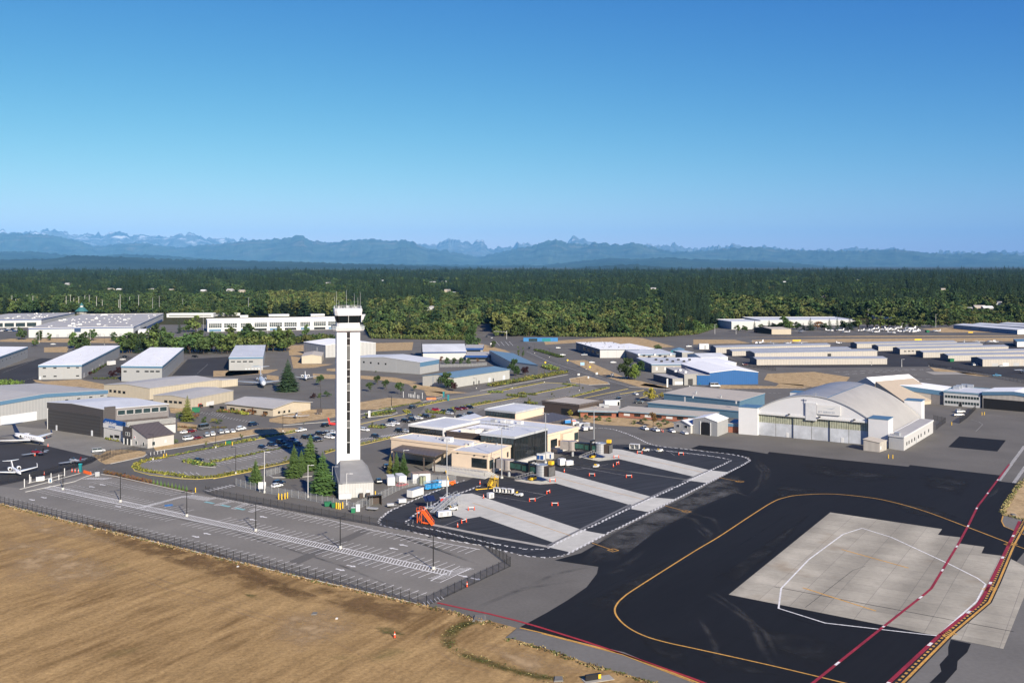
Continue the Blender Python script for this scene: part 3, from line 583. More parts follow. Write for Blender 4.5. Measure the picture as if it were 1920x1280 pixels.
# ---------------------------------------------------------------- trees
BARK = mat('bark',(.075,.055,.040),.9,.2,2.0,spec=.1)
F_FIR = foliage_mat('fir_needles',(.034,.058,.028),.35)
F_FAR = foliage_mat('far_needles',(.017,.031,.0145),.4)
F_FIR2 = foliage_mat('cedar_needles',(.065,.105,.030),.2)
F_DARK = foliage_mat('dark_leaves',(.050,.078,.026),.3)
F_MID = foliage_mat('green_leaves',(.085,.122,.034),.3)
F_OLIVE = foliage_mat('olive_leaves',(.108,.122,.038),.3)
F_GOLD = foliage_mat('golden_leaves',(.27,.25,.040),.25)
F_PURP = foliage_mat('purple_leaves',(.032,.012,.016),.25)
F_RUST = foliage_mat('rust_leaves',(.17,.085,.040),.25)
F_BED = foliage_mat('bed_leaves',(.22,.21,.048),.35)
F_LIME = foliage_mat('lime_leaves',(.12,.19,.040),.2)
def leafq(b,c,s,rr,m,up=.3):
    """one leaf clump: a bent ragged quad facing outwards"""
    n = Vector((rr.gauss(0,1),rr.gauss(0,1),rr.gauss(0,1)+up)).normalized(); u = n.orthogonal().normalized(); v = n.cross(u)
    a = rr.random()*6.28; u, v = u*math.cos(a)+v*math.sin(a), v*math.cos(a)-u*math.sin(a); k = s*(.6+.7*rr.random())
    b.add([c-u*k,c-v*k*.6,c+u*k*.9+n*k*.25,c+v*k*.75],[(0,1,2,3)],m)
def deciduous(seed,h,r,leaf,n=900,clumps=16,s=.42,bare=.22,tall=1.0):
    rr = random.Random(seed); c = MB(); t = MB()
    cz = h*(bare+(1-bare)*.5); rz = h*(1-bare)*.5
    cl = []
    for i in range(clumps):
        a = rr.random()*6.283; q = rr.uniform(-.85,.95); w = math.sqrt(max(0,1-q*q))*(.35+.65*rr.random())
        wz = 1.0 if q < .2 else 1.0-(q-.2)*.25
        cl.append((Vector((math.cos(a)*w*r*wz,math.sin(a)*w*r*wz,cz+q*rz*.88)),r*rr.uniform(.26,.46)))
    for i in range(n):
        p, cr = cl[i % clumps]; d = Vector((rr.gauss(0,1),rr.gauss(0,1),rr.gauss(0,1)*.8+.15)).normalized()
        leafq(c,p+d*cr*(.55+.5*rr.random()),s*(r/3.5)**.5,rr,leaf)
    t.cyl((0,0,0),(0,0,h*.55),.045*h*.5,BARK,7,.012*h*.5)
    for p, cr in cl[:6]: t.cyl((0,0,h*bare*rr.uniform(.7,1.3)),p*1.0,.012*h*.5,BARK,5,.004*h)
    return c.mesh('crown'), t.mesh('trunk')
def conifer(seed,h,r,leaf,tiers=17,per=9,bare=.06,droop=.35,gap=.0):
    rr = random.Random(seed); c = MB(); t = MB()
    for i in range(tiers):
        f = i/(tiers-1); z = h*(bare+(1-bare)*f*.97); L = r*(1-f)**.85*(.8+.35*rr.random())+.12*r*.3
        if i < 2: L *= .8
        k = max(4,int(per*(1-f*.5)))
        a0 = rr.random()*6.28
        for j in range(k):
            if rr.random() < gap: continue
            a = a0+6.283*j/k+rr.uniform(-.25,.25); l = L*rr.uniform(.65,1.15); d = Vector((math.cos(a),math.sin(a),0)); sd_ = Vector((-d.y,d.x,0))
            th = h/tiers*.9; p0 = Vector((0,0,z+th*.35)); p1 = p0+d*l*.55+Vector((0,0,-droop*l*.25+rr.uniform(-.1,.1)*th)); p2 = p0+d*l+Vector((0,0,-droop*l*.75+rr.uniform(-.2,.2)*th)); w = l*.30
            c.add([p0,p1+sd_*w+Vector((0,0,-th*.35)),p2,p1-sd_*w+Vector((0,0,-th*.35)),p1+Vector((0,0,th*.18))],[(0,4,1),(1,4,2),(2,4,3),(3,4,0)],leaf)
            for e in (1,-1): q = p1+sd_*w*e*.7; c.add([q,q+d*l*.30+sd_*w*e*.5+Vector((0,0,-th*.7)),q+d*l*.05+sd_*w*e*.9+Vector((0,0,-th*.55))],[(0,1,2)],leaf)
    c.cyl((0,0,h*.93),(0,0,h*1.03),.05*r*.3+.04,leaf,4,.01)
    t.cyl((0,0,0),(0,0,h*.9),.018*h,BARK,7,.004*h)
    return c.mesh('crown'), t.mesh('trunk')
PROTO = {}
def proto(k,f): PROTO[k] = f; return f
for i in range(4): proto('fir%d' % i,conifer(20+i,10,1.7+.3*i,F_FAR,13,7,.08,.35,.06))
for i in range(4): proto('alder%d' % i,deciduous(40+i,10,3.3+.3*i,F_OLIVE,420,13,.72,.12))
for i in range(3): proto('maple%d' % i,deciduous(60+i,10,3.5+.3*i,F_DARK,420,13,.74,.1))
for i in range(3): proto('green%d' % i,deciduous(70+i,10,3.6,F_MID,420,13,.74,.12))
proto('poplar0',deciduous(80,10,1.5,F_MID,420,14,.5,.08)); proto('poplar1',deciduous(81,10,1.7,F_MID,420,14,.5,.08))
# near kinds, finer
for i in range(3): proto('spruce%d' % i,conifer(100+i,10,3.7,F_FIR2,24,13,.04,.25))
proto('bigspruce',conifer(104,10,4.3,F_FIR,24,13,.05,.3))
proto('cypress0',conifer(105,10,2.6,F_FIR2,26,12,.02,.1)); proto('cypress1',conifer(106,10,2.5,F_FIR2,26,12,.02,.1))
proto('goldtree',deciduous(110,10,3.9,F_GOLD,1300,20,.42,.2)); proto('goldfir',conifer(111,10,3.3,foliage_mat('golden_needles',(.13,.135,.03),.1),20,12,.04,.2))
proto('purple',deciduous(112,10,4.2,F_PURP,1100,16,.45,.15)); proto('limetree',deciduous(113,10,4.3,F_LIME,1500,20,.42,.14))
proto('darktree',deciduous(114,10,4.6,F_DARK,1500,20,.45,.12)); proto('lottree',deciduous(115,10,4.4,F_DARK,900,14,.45,.32)); proto('sapling',deciduous(116,10,2.4,F_OLIVE,260,8,.5,.35))
proto('rusttree',deciduous(117,10,3.6,F_RUST,700,14,.4,.3)); proto('roundtree',deciduous(118,10,4.2,F_DARK,1000,22,.5,.06))
proto('shrub0',deciduous(130,2,1.25,F_DARK,260,9,.30,.0)); proto('shrub1',deciduous(131,2,1.2,F_MID,260,9,.30,.0)); proto('shrub2',deciduous(132,2,1.2,F_BED,260,9,.30,.0))
proto('shrub3',deciduous(133,2,1.2,F_RUST,220,9,.30,.0)); proto('shrub4',conifer(134,2,.75,F_LIME,9,8,.02,.1)); proto('shrub5',deciduous(135,2,1.2,F_PURP,260,9,.30,.0))
KIND = {'fir': ('fir_tree','tree'),'alder': ('alder_tree','tree'),'maple': ('maple_tree','tree'),'green': ('broadleaf_tree','tree'),'poplar': ('poplar_tree','tree')}
def tree(key,name,label,loc,h,group=None,cat='tree',wide=1.0,base=10.0):
    cm, tm = PROTO[key]; r = thing(name,label,cat,loc,R.random()*6.28,group); s = h/base; r.scale = (s*wide,s*wide,s)
    linkobj('crown',cm,r); linkobj('trunk',tm,r); return r
# ---- the wood: the 300 that show largest are trees of their own, the rest is one mass
BND = [(-900,588),(310,588),(330,592),(630,593),(690,598),(700,634),(884,636),(892,604),(926,604),(931,631),(1235,631),(1300,627),(1345,612),(1362,604),(1400,597),(1640,597),(1700,604),(1790,609),(1920,606),(2900,604)]
def bnd(x):
    for i in range(len(BND)-1):
        if BND[i][0] <= x <= BND[i+1][0]: return BND[i][1]+(BND[i+1][1]-BND[i][1])*(x-BND[i][0])/(BND[i+1][0]-BND[i][0])
    return 600
HOUSES = []   # (x px, y px of the foot, metres wide, deep, high)
for a in ((125,535,16),(205,546,18),(222,547,14),(283,546,16),(320,547,14),(380,549,14),(430,548,18),(452,549,16),(555,522,26),(615,534,20),(625,535,16),(810,531,24),(832,530,22),(838,548,16),(845,552,22),(806,584,13),(1405,524,22),(1471,531,12),(1577,522,12),(1609,527,22),(1543,560,12),(1816,585,14),(1838,584,18),(1853,585,16),(1875,574,14),(1770,546,16),(718,529,14),(1225,545,16),(380,514,14)):
    q = G(a[0],a[1]); HOUSES.append((q.x,q.y,a[2]))
def zone(x,d,rr):
    u = rr.random(); d /= 1.476
    if 690 < x < 1245 and d < 1260: return ('alder','alder','green','maple')[int(u*4)] if u < .93 else 'fir'
    if 1330 < x < 1570 and 930 < d < 1330: return 'alder' if u < .75 else 'maple'
    if 500 < x < 650 and 1080 < d < 1650: return 'alder' if u < .8 else 'green'
    if x < 520 and d < 1500: return 'maple' if u < .45 else ('alder' if u < .62 else ('green' if u < .75 else 'fir'))
    if x > 1640 and d < 1300: return 'alder' if u < .4 else ('maple' if u < .75 else ('green' if u < .85 else 'fir'))
    nn = noise.noise(Vector((x*.012*d/1500,d*.0022,0)))+.5*noise.noise(Vector((x*.04*d/1500,d*.008,3)))
    return 'fir' if u < (.93 if nn > -.12 else .25) else ('maple' if u < .88 else ('green' if u < .965 else 'alder'))
pts = []; rr = random.Random(11); d = 960.0
while d < 11000:
    s = 8.6+(d-960)*.0048; X = -d*.58
    while X < d*.58:
        x_, y_ = X+rr.uniform(-.45,.45)*s, d+rr.uniform(-.45,.45)*s
        xp = 960+x_/y_*F; yp = YH+F*CH/y_
        if yp < bnd(xp)-.2 and rr.random() < (.95 if y_ < 1700 else .80+.35*noise.noise(Vector((x_*.006,y_*.0025,7)))):
            ok = True; low = 1.0
            if y_ > 1250:
                for hx, hy, hw in HOUSES:
                    if abs(x_-hx*y_/hy) < hw*1.2 and -1500 < y_-hy < 15:
                        if y_-hy > -90: ok = False
                        low = .5
                        break
            if ok: z_ = zone(xp,y_,rr); pts.append((x_,y_,z_ if low == 1 or z_ != 'fir' else 'green',s,low))
        X += s
    d += s
HB = {'fir': (18,35),'alder': (13,20),'maple': (14,24),'green': (12,20),'poplar': (14,20)}
NV = {'fir': 4,'alder': 4,'maple': 3,'green': 3,'poplar': 2}
WOODLAB = {'fir': ('dark pointed fir standing along the near edge of the wood','firs along the near edge of the wood'),
           'alder': ('olive green round-topped alder along the near edge of the wood','alders along the near edge of the wood'),
           'maple': ('dark green broad maple along the near edge of the wood','maples along the near edge of the wood'),
           'green': ('mid green bushy broadleaf tree along the near edge of the wood','broadleaf trees along the near edge of the wood')}
pts.sort(key=lambda p: p[1]); NIND = 240; mass = []
indi = [p for p in pts if abs(p[0]) < p[1]*.515][:NIND]; iset = set(map(id,indi))
for p in indi:
    k = p[2]; h = rr.uniform(*HB[k])*(.8 if k != 'fir' else .9); key = k+str(rr.randrange(NV[k]))
    tree(key,KIND[k][0],WOODLAB[k][0],(p[0],p[1],-.3),h,WOODLAB[k][1],wide=rr.uniform(1.1,1.5))
mass = [p for p in pts if id(p) not in iset]
order = [k+str(i) for k in ('fir','alder','maple','green') for i in range(NV[k])]
pc = bpy.data.collections.new('wood_kinds')
for i, k in enumerate(order):
    a = MB(); o = bpy.data.objects.new('kind_%02d' % i,PROTO[k][0]); pc.objects.link(o)
me = bpy.data.meshes.new('wood'); co = []; sc_ = []; ro = []; ix = []
for x_, y_, k, s, low in mass:
    h = low*rr.uniform(*HB[k])*(1+.45*noise.noise(Vector((x_*.004,y_*.002,1))))*(1+max(0,y_-2500)*.00004)*(1.45 if k == 'fir' and rr.random() < .1 else 1); w = h/low**.6*rr.uniform(1.1,1.5)*(1+max(0,s-9)*.028)
    if k == 'fir' : w = h*rr.uniform(.9,1.25)*(1+max(0,s-9)*.03)
    co.append((x_,y_,-.4)); sc_ += [w/10,w/10,h/10]; ro += [0,0,rr.random()*6.28]; ix.append(order.index(k+str(rr.randrange(NV[k]))))
me.from_pydata(co,[],[])
for nm, ty, dat, key in (('tsize','FLOAT_VECTOR',sc_,'vector'),('tturn','FLOAT_VECTOR',ro,'vector'),('tkind','INT',ix,'value')):
    a = me.attributes.new(nm,ty,'POINT'); a.data.foreach_set(key,dat)
wood = bpy.data.objects.new('forest',me); COL.objects.link(wood); tag(wood,kind='stuff')
ng = bpy.data.node_groups.new('wood_nodes','GeometryNodeTree')
ng.interface.new_socket('Geometry',in_out='INPUT',socket_type='NodeSocketGeometry'); ng.interface.new_socket('Geometry',in_out='OUTPUT',socket_type='NodeSocketGeometry')
gi = ng.nodes.new('NodeGroupInput'); go = ng.nodes.new('NodeGroupOutput'); ip = ng.nodes.new('GeometryNodeInstanceOnPoints'); ci = ng.nodes.new('GeometryNodeCollectionInfo')
ci.inputs['Collection'].default_value = pc; ci.inputs['Separate Children'].default_value = True; ci.inputs['Reset Children'].default_value = True
def na(nm,ty):
    q = ng.nodes.new('GeometryNodeInputNamedAttribute'); q.data_type = ty; q.inputs['Name'].default_value = nm; return q.outputs['Attribute']
ng.links.new(gi.outputs[0],ip.inputs['Points']); ng.links.new(ci.outputs[0],ip.inputs['Instance']); ip.inputs['Pick Instance'].default_value = True
ng.links.new(na('tkind','INT'),ip.inputs['Instance Index']); ng.links.new(na('tsize','FLOAT_VECTOR'),ip.inputs['Scale'])
e2 = ng.nodes.new('FunctionNodeEulerToRotation'); ng.links.new(na('tturn','FLOAT_VECTOR'),e2.inputs[0]); ng.links.new(e2.outputs[0],ip.inputs['Rotation'])
ng.links.new(ip.outputs[0],go.inputs[0]); wm = wood.modifiers.new('wood','NODES'); wm.node_group = ng
print('wood',len(pts),len(mass))

# ---------------------------------------------------------------- buildings
WWHITE = mat('white_metal_wall',(.46,.46,.45),.55,.03,.4,stripes=None,spec=.3)
WRIB = mat('ribbed_white_wall',(.31,.315,.315),.5,.03,.4,spec=.3,stripes=('X',.9,.045))
WGREY = mat('grey_metal_wall',(.27,.265,.25),.6,.04,.4)
WTAN = mat('tan_metal_wall',(.42,.37,.285),.6,.05,.4,stripes=('X',1.1,.04))
WBEIGE = mat('beige_metal_wall',(.37,.345,.31),.6,.05,.4,stripes=('X',2.2,.05))
STUCCO = mat('cream_stucco',(.60,.485,.365),.85,.04,.5)
WDK = mat('charcoal_siding',(.055,.050,.050),.6,.06,.5,stripes=('Z',.8,.12))
WMID = mat('grey_siding',(.16,.15,.15),.6,.08,.5)
BROWN = mat('brown_metal',(.095,.080,.073),.5,.06,.5,stripes=('X',1.6,.07))
BRWALL = mat('brown_wall',(.060,.045,.038),.6,.08,.5)
BRICK = mat('red_brick',(.28,.11,.070),.9,.15,1.5)
BLUEB = mat('steel_blue_band',(.080,.165,.26),.5,.04,.5)
NAVY = mat('navy_metal',(.022,.05,.11),.5,.06,.5,stripes=('X',1.2,.06))
ROYAL = mat('royal_blue_metal',(.008,.080,.24),.45,.04,.5,stripes=('X',1.5,.05))
ROYB = mat('royal_blue_band',(.010,.055,.20),.45,.04,.5)
SKYROOF = mat('pale_blue_roof',(.135,.225,.30),.5,.05,.4,stripes=('Y',2.0,.04))
RWHITE = mat('white_roof',(.84,.84,.82),.6,.05,.25,var2=.06,scale2=.06,stretch=(1,.25,1),rot=.3)
RGREY = mat('grey_roof',(.40,.39,.37),.75,.06,.35,var2=.07,scale2=.05)
RLIGHT = mat('light_grey_roof',(.56,.58,.60),.6,.06,.25,var2=.10,scale2=.07,stretch=(1,.3,1),rot=.5)
RMETAL = mat('metal_roof',(.47,.48,.47),.42,.05,.3,metal=.35,var2=.06,stripes=('X',1.4,.05))
RTAN = mat('worn_tan_roof',(.43,.39,.33),.8,.07,.3,var2=.08)
GLASS = mat('dark_glass',(.012,.017,.020),.06,.2,.3,spec=.7)
GLASS2 = mat('green_glass',(.022,.038,.042),.08,.25,.3,spec=.7)
DOORM = mat('dark_door',(.03,.03,.033),.5,.1,.5)
TRIM = mat('white_trim',(.58,.58,.57),.5,.02)
GREYM = mat('grey_paint',(.33,.34,.35),.5,.05)
STEEL = mat('galvanised_steel',(.46,.48,.50),.4,.06,1.0,metal=.5)
BLACKM = mat('black_paint',(.014,.014,.015),.5,.1)
YELM = mat('yellow_paint',(.70,.44,.03),.5,.08)
ORGM = mat('orange_paint',(.80,.13,.015),.5,.06)
REDM = mat('red_paint',(.50,.025,.02),.4,.06)
GRNM = mat('green_paint',(.015,.16,.07),.5,.08)
TEALM = mat('teal_paint',(.01,.17,.19),.5,.05)
CONCW = mat('concrete_wall',(.44,.43,.40),.9,.08,.5)
class Bld:
    """a block on corners A, B (nearest) and C; u runs B to A, v runs B to C"""
    def __init__(s,name,label,A,B,C,H,wall,roof,kind='flat',rise=0.0,band=None,over=.25,cat='building',group=None,apex=.5,wallv=None,parapet=None,base=0.0,lid=True):
        s.B = Vector((B.x,B.y,base)); s.u = Vector((A.x-B.x,A.y-B.y,0)); s.v = Vector((C.x-B.x,C.y-B.y,0)); s.H = H; s.kind = kind; s.rise = rise; s.apex = apex
        c = s.B+(s.u+s.v)/2; s.o = Vector((c.x,c.y,base)); s.root = thing(name,label,cat,s.o,0,group)
        s.w = MB(); s.roofm = roof; s.wall = wall; s.h = H-base
        un, vn = s.u.normalized(), s.v.normalized(); z = Vector((0,0,1)); s.un, s.vn = un, vn
        Bq, Aq, Dq, Cq = s.B, s.B+s.u, s.B+s.u+s.v, s.B+s.v
        wv = wallv or wall; hz_ = z*s.h
        def face(p,q,apexp=None,m=wall):
            if apexp: s.w.add([p,q,q+hz_,p.lerp(q,apexp)+hz_+z*rise,p+hz_],[(0,1,2,3,4)],m)
            else: s.w.add([p,q,q+hz_,p+hz_],[(0,1,2,3)],m)
        gu = apex if kind == 'gable_v' else None          # ridge runs along v: gables on the u faces
        gv = apex if kind == 'gable_u' else None
        face(Bq,Aq,gu); face(Aq,Dq,gv,wv); face(Dq,Cq,(1-apex) if gu else None); face(Cq,Bq,(1-apex) if gv else None,wv)
        s.wallo = s.w.build('wall',s.root,s.o)
        e = over; th = .22; r = MB()
        def slab(p): r.hexa([q for q in p]+[q+z*th for q in p],roof)
        P = lambda a, b, hh: s.B+un*a+vn*b+z*hh
        U, V = s.u.length, s.v.length; h = s.h
        if kind == 'flat': slab([P(-e,-e,h),P(U+e,-e,h),P(U+e,V+e,h),P(-e,V+e,h)])
        elif kind == 'gable_v':
            m = U*apex; k1 = rise/max(m,.1)*e; k2 = rise/max(U-m,.1)*e
            slab([P(-e,-e,h-k1),P(m,-e,h+rise),P(m,V+e,h+rise),P(-e,V+e,h-k1)]); slab([P(m,-e,h+rise),P(U+e,-e,h-k2),P(U+e,V+e,h-k2),P(m,V+e,h+rise)])
        elif kind == 'gable_u':
            m = V*apex; k1 = rise/max(m,.1)*e; k2 = rise/max(V-m,.1)*e
            slab([P(-e,-e,h-k1),P(U+e,-e,h-k1),P(U+e,m,h+rise),P(-e,m,h+rise)]); slab([P(-e,m,h+rise),P(U+e,m,h+rise),P(U+e,V+e,h-k2),P(-e,V+e,h-k2)])
        elif kind == 'shed_u':                            # falls or climbs along u by rise
            s.w = MB(); A2, D2 = Aq+hz_, Dq+hz_
            slab([P(-e,-e,h+.02),P(U+e,-e,h+rise+.02),P(U+e,V+e,h+rise+.02),P(-e,V+e,h+.02)])
            s.w.add([Bq+hz_,A2,A2+z*rise],[(0,1,2)],wall); s.w.add([Cq+hz_,D2,D2+z*rise],[(0,1,2)],wall); s.w.add([A2,D2,D2+z*rise,A2+z*rise],[(0,1,2,3)],wall); s.w.build('upper_wall',s.root,s.o)
        elif kind == 'shed_v':
            s.w = MB(); slab([P(-e,-e,h+.02),P(U+e,-e,h+.02),P(U+e,V+e,h+rise+.02),P(-e,V+e,h+rise+.02)])
            s.w.add([Bq+hz_,Cq+hz_,Cq+hz_+z*rise],[(0,1,2)],wall); s.w.add([Aq+hz_,Dq+hz_,Dq+hz_+z*rise],[(0,1,2)],wall); s.w.add([Cq+hz_,Dq+hz_,Dq+hz_+z*rise,Cq+hz_+z*rise],[(0,1,2,3)],wall); s.w.build('upper_wall',s.root,s.o)
        s.rf = r.build('roof',s.root,s.o) if lid else None
        if parapet:                                       # a coping all round a flat roof
            p = MB(); t = .35; ph = parapet[0]; m = parapet[1]
            for a0, b0, a1, b1 in ((-e-.02,-e-.02,U+e+.02,t-e),(-e-.02,V+e-t,U+e+.02,V+e+.02),(-e-.02,t-e,t-e,V+e-t),(U+e-t,t-e,U+e+.02,V+e-t)):
                p.obox(P(a0,b0,h-.3),un*(a1-a0),vn*(b1-b0),(0,0,ph+.5),m)
            p.build('parapet',s.root,s.o)
        if band:
            bh, m = band[0], band[1]; p = MB(); t = e+.06
            def strip(p0,p1,out,n,ap):
                top0, top1 = p0+z*(h+.05), p1+z*(h+.05); mid = p0.lerp(p1,ap)+z*(h+rise+.05) if ap else None
                segs = [(top0,mid),(mid,top1)] if ap else [(top0,top1)]
                for a, c in segs: p.hexa([a-z*bh,c-z*bh,c-z*bh+out*t,a-z*bh+out*t,a,c,c+out*t,a+out*t],m)
            strip(Bq-un*t,Aq+un*t,-vn,None,gu); strip(Cq-un*t,Dq+un*t,vn,None,gu)
            strip(Bq,Cq,-un,None,gv); strip(Aq,Dq,un,None,gv)
            p.build('fascia',s.root,s.o)
    def hit(s,face,x,y):
        """where the sight line through a photo pixel meets the face: metres along it and above its foot"""
        d = Vector(((x-960)/F,1,-(y-YH)/F)); ax_ = s.un if face == 'u' else s.vn; n = ax_.cross(Vector((0,0,1)))
        E = Vector((0,0,CH)); t = (s.B-E).dot(n)/d.dot(n); q = E+d*t-s.B; return q.dot(ax_), q.z
    def panel(s,face,a0,a1,z0,z1,m,name='window',out=.05,label=None,frame=None):
        ax_ = s.un if face == 'u' else s.vn; n = ax_.cross(Vector((0,0,1)))
        if n.dot(s.vn if face == 'u' else s.un) > 0: n = -n
        b = MB(); b.obox(s.B+ax_*a0+Vector((0,0,z0))-n*.02,ax_*(a1-a0),n*(out+.02),(0,0,z1-z0),m); o = b.build(name,s.root,s.o)
        if label: o['label'] = label
        if frame:
            f = MB(); w = .12
            for x0, x1, y0, y1 in ((a0-w,a1+w,z0-w,z0),(a0-w,a1+w,z1,z1+w),(a0-w,a0,z0,z1),(a1,a1+w,z0,z1)): f.obox(s.B+ax_*x0+Vector((0,0,y0))-n*.02,ax_*(x1-x0),n*(out+.05),(0,0,y1-y0),frame)
            q = f.build('frame',None,s.o); q.parent = o
        return o
    def win(s,face,n,x0,y0,x1,y1,m=None,name='window',out=.05,frame=None):
        p, q = px(n,x0,y0), px(n,x1,y1); a0, z1 = s.hit(face,*p); a1, z0 = s.hit(face,*q)
        # the two ends read at their own columns; heights at the middle column
        if a0 > a1: a0, a1 = a1, a0
        _, zt = s.hit(face,(p[0]+q[0])/2,p[1]); _, zb = s.hit(face,(p[0]+q[0])/2,q[1])
        return s.panel(face,a0,a1,max(zb,.02),zt,m or GLASS,name,out,None,frame)
    def box(s,n,x,y,w,d,h,m=None,name='roof_unit',z=None):
        zz = (s.H+.2) if z is None else z; c = g(n,x,y,zz); b = MB(); b.box(c,(w,d,h),m or GREYM,math.atan2(s.un.y,s.un.x)); return b.build(name,s.root,s.o)
    def vents(s,n,pts,h=.7,r=.35,m=None):
        for x, y in pts:
            c = g(n,x,y,s.H+.2); b = MB(); b.cyl(c,c+Vector((0,0,h)),r,m or GREYM,7); b.cyl(c+Vector((0,0,h)),c+Vector((0,0,h+.2)),r*1.5,m or GREYM,7,r*.6); b.build('roof_vent',s.root,s.o)
def P1(n,x,y): return g(n,x,y)
def top(n,x,y,H): return g(n,x,y,H)
# ---- left hangars with the blue fascia
H = hgt(1,612,600,495)
b1 = Bld('hangar','long white hangar with a blue fascia all round and two rows of dark end windows',g(1,290,605),g(1,612,600),top(1,898,352,H),H,WRIB,RWHITE,band=(1.3,BLUEB))
for x0, y0, x1, y1 in ((320,515,345,524),(400,514,424,523),(502,513,524,521),(570,512,592,520),(322,577,345,586),(402,576,425,585),(570,573,594,582)): b1.win('u',1,x0,y0,x1,y1)
b1.panel('u',b1.u.length-1.6,b1.u.length-.5,0,2.2,TRIM,'door'); b1.panel('u',b1.u.length*.49,b1.u.length*.49+.12,0,b1.H*.68,GREYM,'downpipe')
for k in range(6): b1.panel('v',8+k*16,11.5+k*16,0,3.2,GREYM if k % 2 else TRIM,'door')
H = 10.6
b2 = Bld('hangar','white hangar with a blue fascia and one row of dark windows beside purple trees',g(1,910,618),g(1,1215,622),top(1,1378,368,H),H,WRIB,RWHITE,band=(1.3,BLUEB))
for x0, x1 in ((927,950),(1022,1046),(1085,1115),(1126,1156),(1168,1198)): b2.win('u',1,x0,539,x1,550)
for k in range(14): b2.panel('v',5+k*7.5,6.6+k*7.5,7.0,7.7,GLASS)
H = hgt(1,1718,538,440)
b3 = Bld('hangar','grey roofed white hangar with a blue fascia and a swoosh on its end wall',g(1,1718,538),g(2,212,534),top(2,230,348,H),H,WRIB,RLIGHT,band=(1.2,BLUEB))
for x0, x1 in ((1732,1762),(1778,1808),(1822,1852),(1866,1898)): b3.win('u',1,x0,467,x1,475)
b3.win('u',2,62,466,90,474); b3.win('u',2,108,466,134,474)
q = MB()
for k in range(6): b3.panel('u',7-k*.9,7.9-k*.9,2.6+k*.16,3.0+k*.12,BLUEB,'swoosh')
for k in range(5): b3.panel('u',2.2+k*2.4,3.6+k*2.4,.6,1.4,TRIM,'vent_box')
H = 9.5
b0 = Bld('hangar','white hangar with a blue fascia cut by the left edge of the view',G(-190,718),G(-70,719),g(1,207,444),H,WRIB,RWHITE,band=(1.3,BLUEB))
for k in range(9): b0.panel('v',b0.v.length*(.42+.065*k),b0.v.length*(.42+.065*k)+1.6,5.2,6.0,GLASS)
# ---- factory with the blue edge
H = hgt(1,1000,279,212)
f1 = Bld('factory','vast grey roofed white factory with a dark blue edge and roof vents',g(1,215,291),g(1,1000,279),top(1,1225,112,H),H,WWHITE,RGREY,band=(1.0,ROYB),parapet=(.4,TRIM))
rr = random.Random(3)
for k in range(70):
    a, c_ = rr.random(), rr.random(); w = f1.B+f1.u*(.03+.94*a)+f1.v*(.03+.94*c_); b = MB(); b.box((w.x,w.y,H+.2),(1.8,1.8,.7) if k % 5 else (4,2.5,1.4),TRIM if k % 4 else GREYM,.4); b.build('roof_unit',f1.root,f1.o)
f1.win('u',1,557,222,606,250,NAVY,'door'); f1.win('v',1,1100,180,1218,212,ROYB,'loading_bay'); f1.win('v',1,1010,225,1098,262,BLACKM,'loading_bay')
for k in range(9): f1.panel('u',12+k*11,15+k*11,0,3.2,GREYM,'door')
f0 = Bld('factory','far white factory wing with a long dark window band, at the left edge',g(1,-260,222),g(1,310,212),top(1,560,105,H),H,WWHITE,RGREY,band=(1.0,ROYB))
for k in range(10): f0.panel('u',6+k*13,17+k*13,1.0,6.0,GLASS2)
for k in range(30):
    a, c_ = rr.random(), rr.random(); w = f0.B+f0.u*(.03+.6*a)+f0.v*(.03+.94*c_); b = MB(); b.box((w.x,w.y,H+.2),(2,2,.8),TRIM if k % 3 else GREYM,.4); b.build('roof_unit',f0.root,f0.o)
tr = Bld('white_trailer','white box trailer parked by the factory loading bay',g(1,1035,268),g(1,1135,262),g(1,1145,248),4.0,TRIM,RWHITE,cat='trailer')
# ---- white office block behind the tower
H = hgt(1,1555,245,165); oA, oB = G(389,622), G(640,617); off = oA-oB; od = Vector((-off.y,off.x,0)).normalized()
if od.y < 0: od = -od
o1 = Bld('office_block','long white three-storey office block with dark framed window bays behind the tower',oA,oB,oB+od*46,H,TRIM,RWHITE,parapet=(.5,TRIM))
L = o1.u.length; n = 9
for k in range(n):
    a0 = L*(k+.08)/n; a1 = L*(k+.92)/n
    if k in (2,6): a0 += 1.5; a1 -= 1.5
    o1.panel('u',a0,a1,H*.36,H*.76,GLASS2,'window'); o1.panel('u',a0+.4,a1-.4,.3,H*.24,GLASS if k % 2 else BLUEB,'ground_window')
    w = MB()
    for j in range(1,6): w.obox(o1.B+o1.un*(a0+(a1-a0)*j/6)+Vector((0,0,H*.36))-o1.vn*.12,o1.un*.25,-o1.vn*.1,(0,0,H*.4),TRIM)
    for j in (1,2): w.obox(o1.B+o1.un*a0+Vector((0,0,H*(.36+.4*j/3)))-o1.vn*.12,o1.un*(a1-a0),-o1.vn*.1,(0,0,.25),TRIM)
    w.build('mullion_grid',o1.root,o1.o)
for x, y, w, d in ((330,130,26,12),(620,128,18,10),(70,138,10,6)): o1.box(2,x,y,w,d,2.6,TRIM,'penthouse')
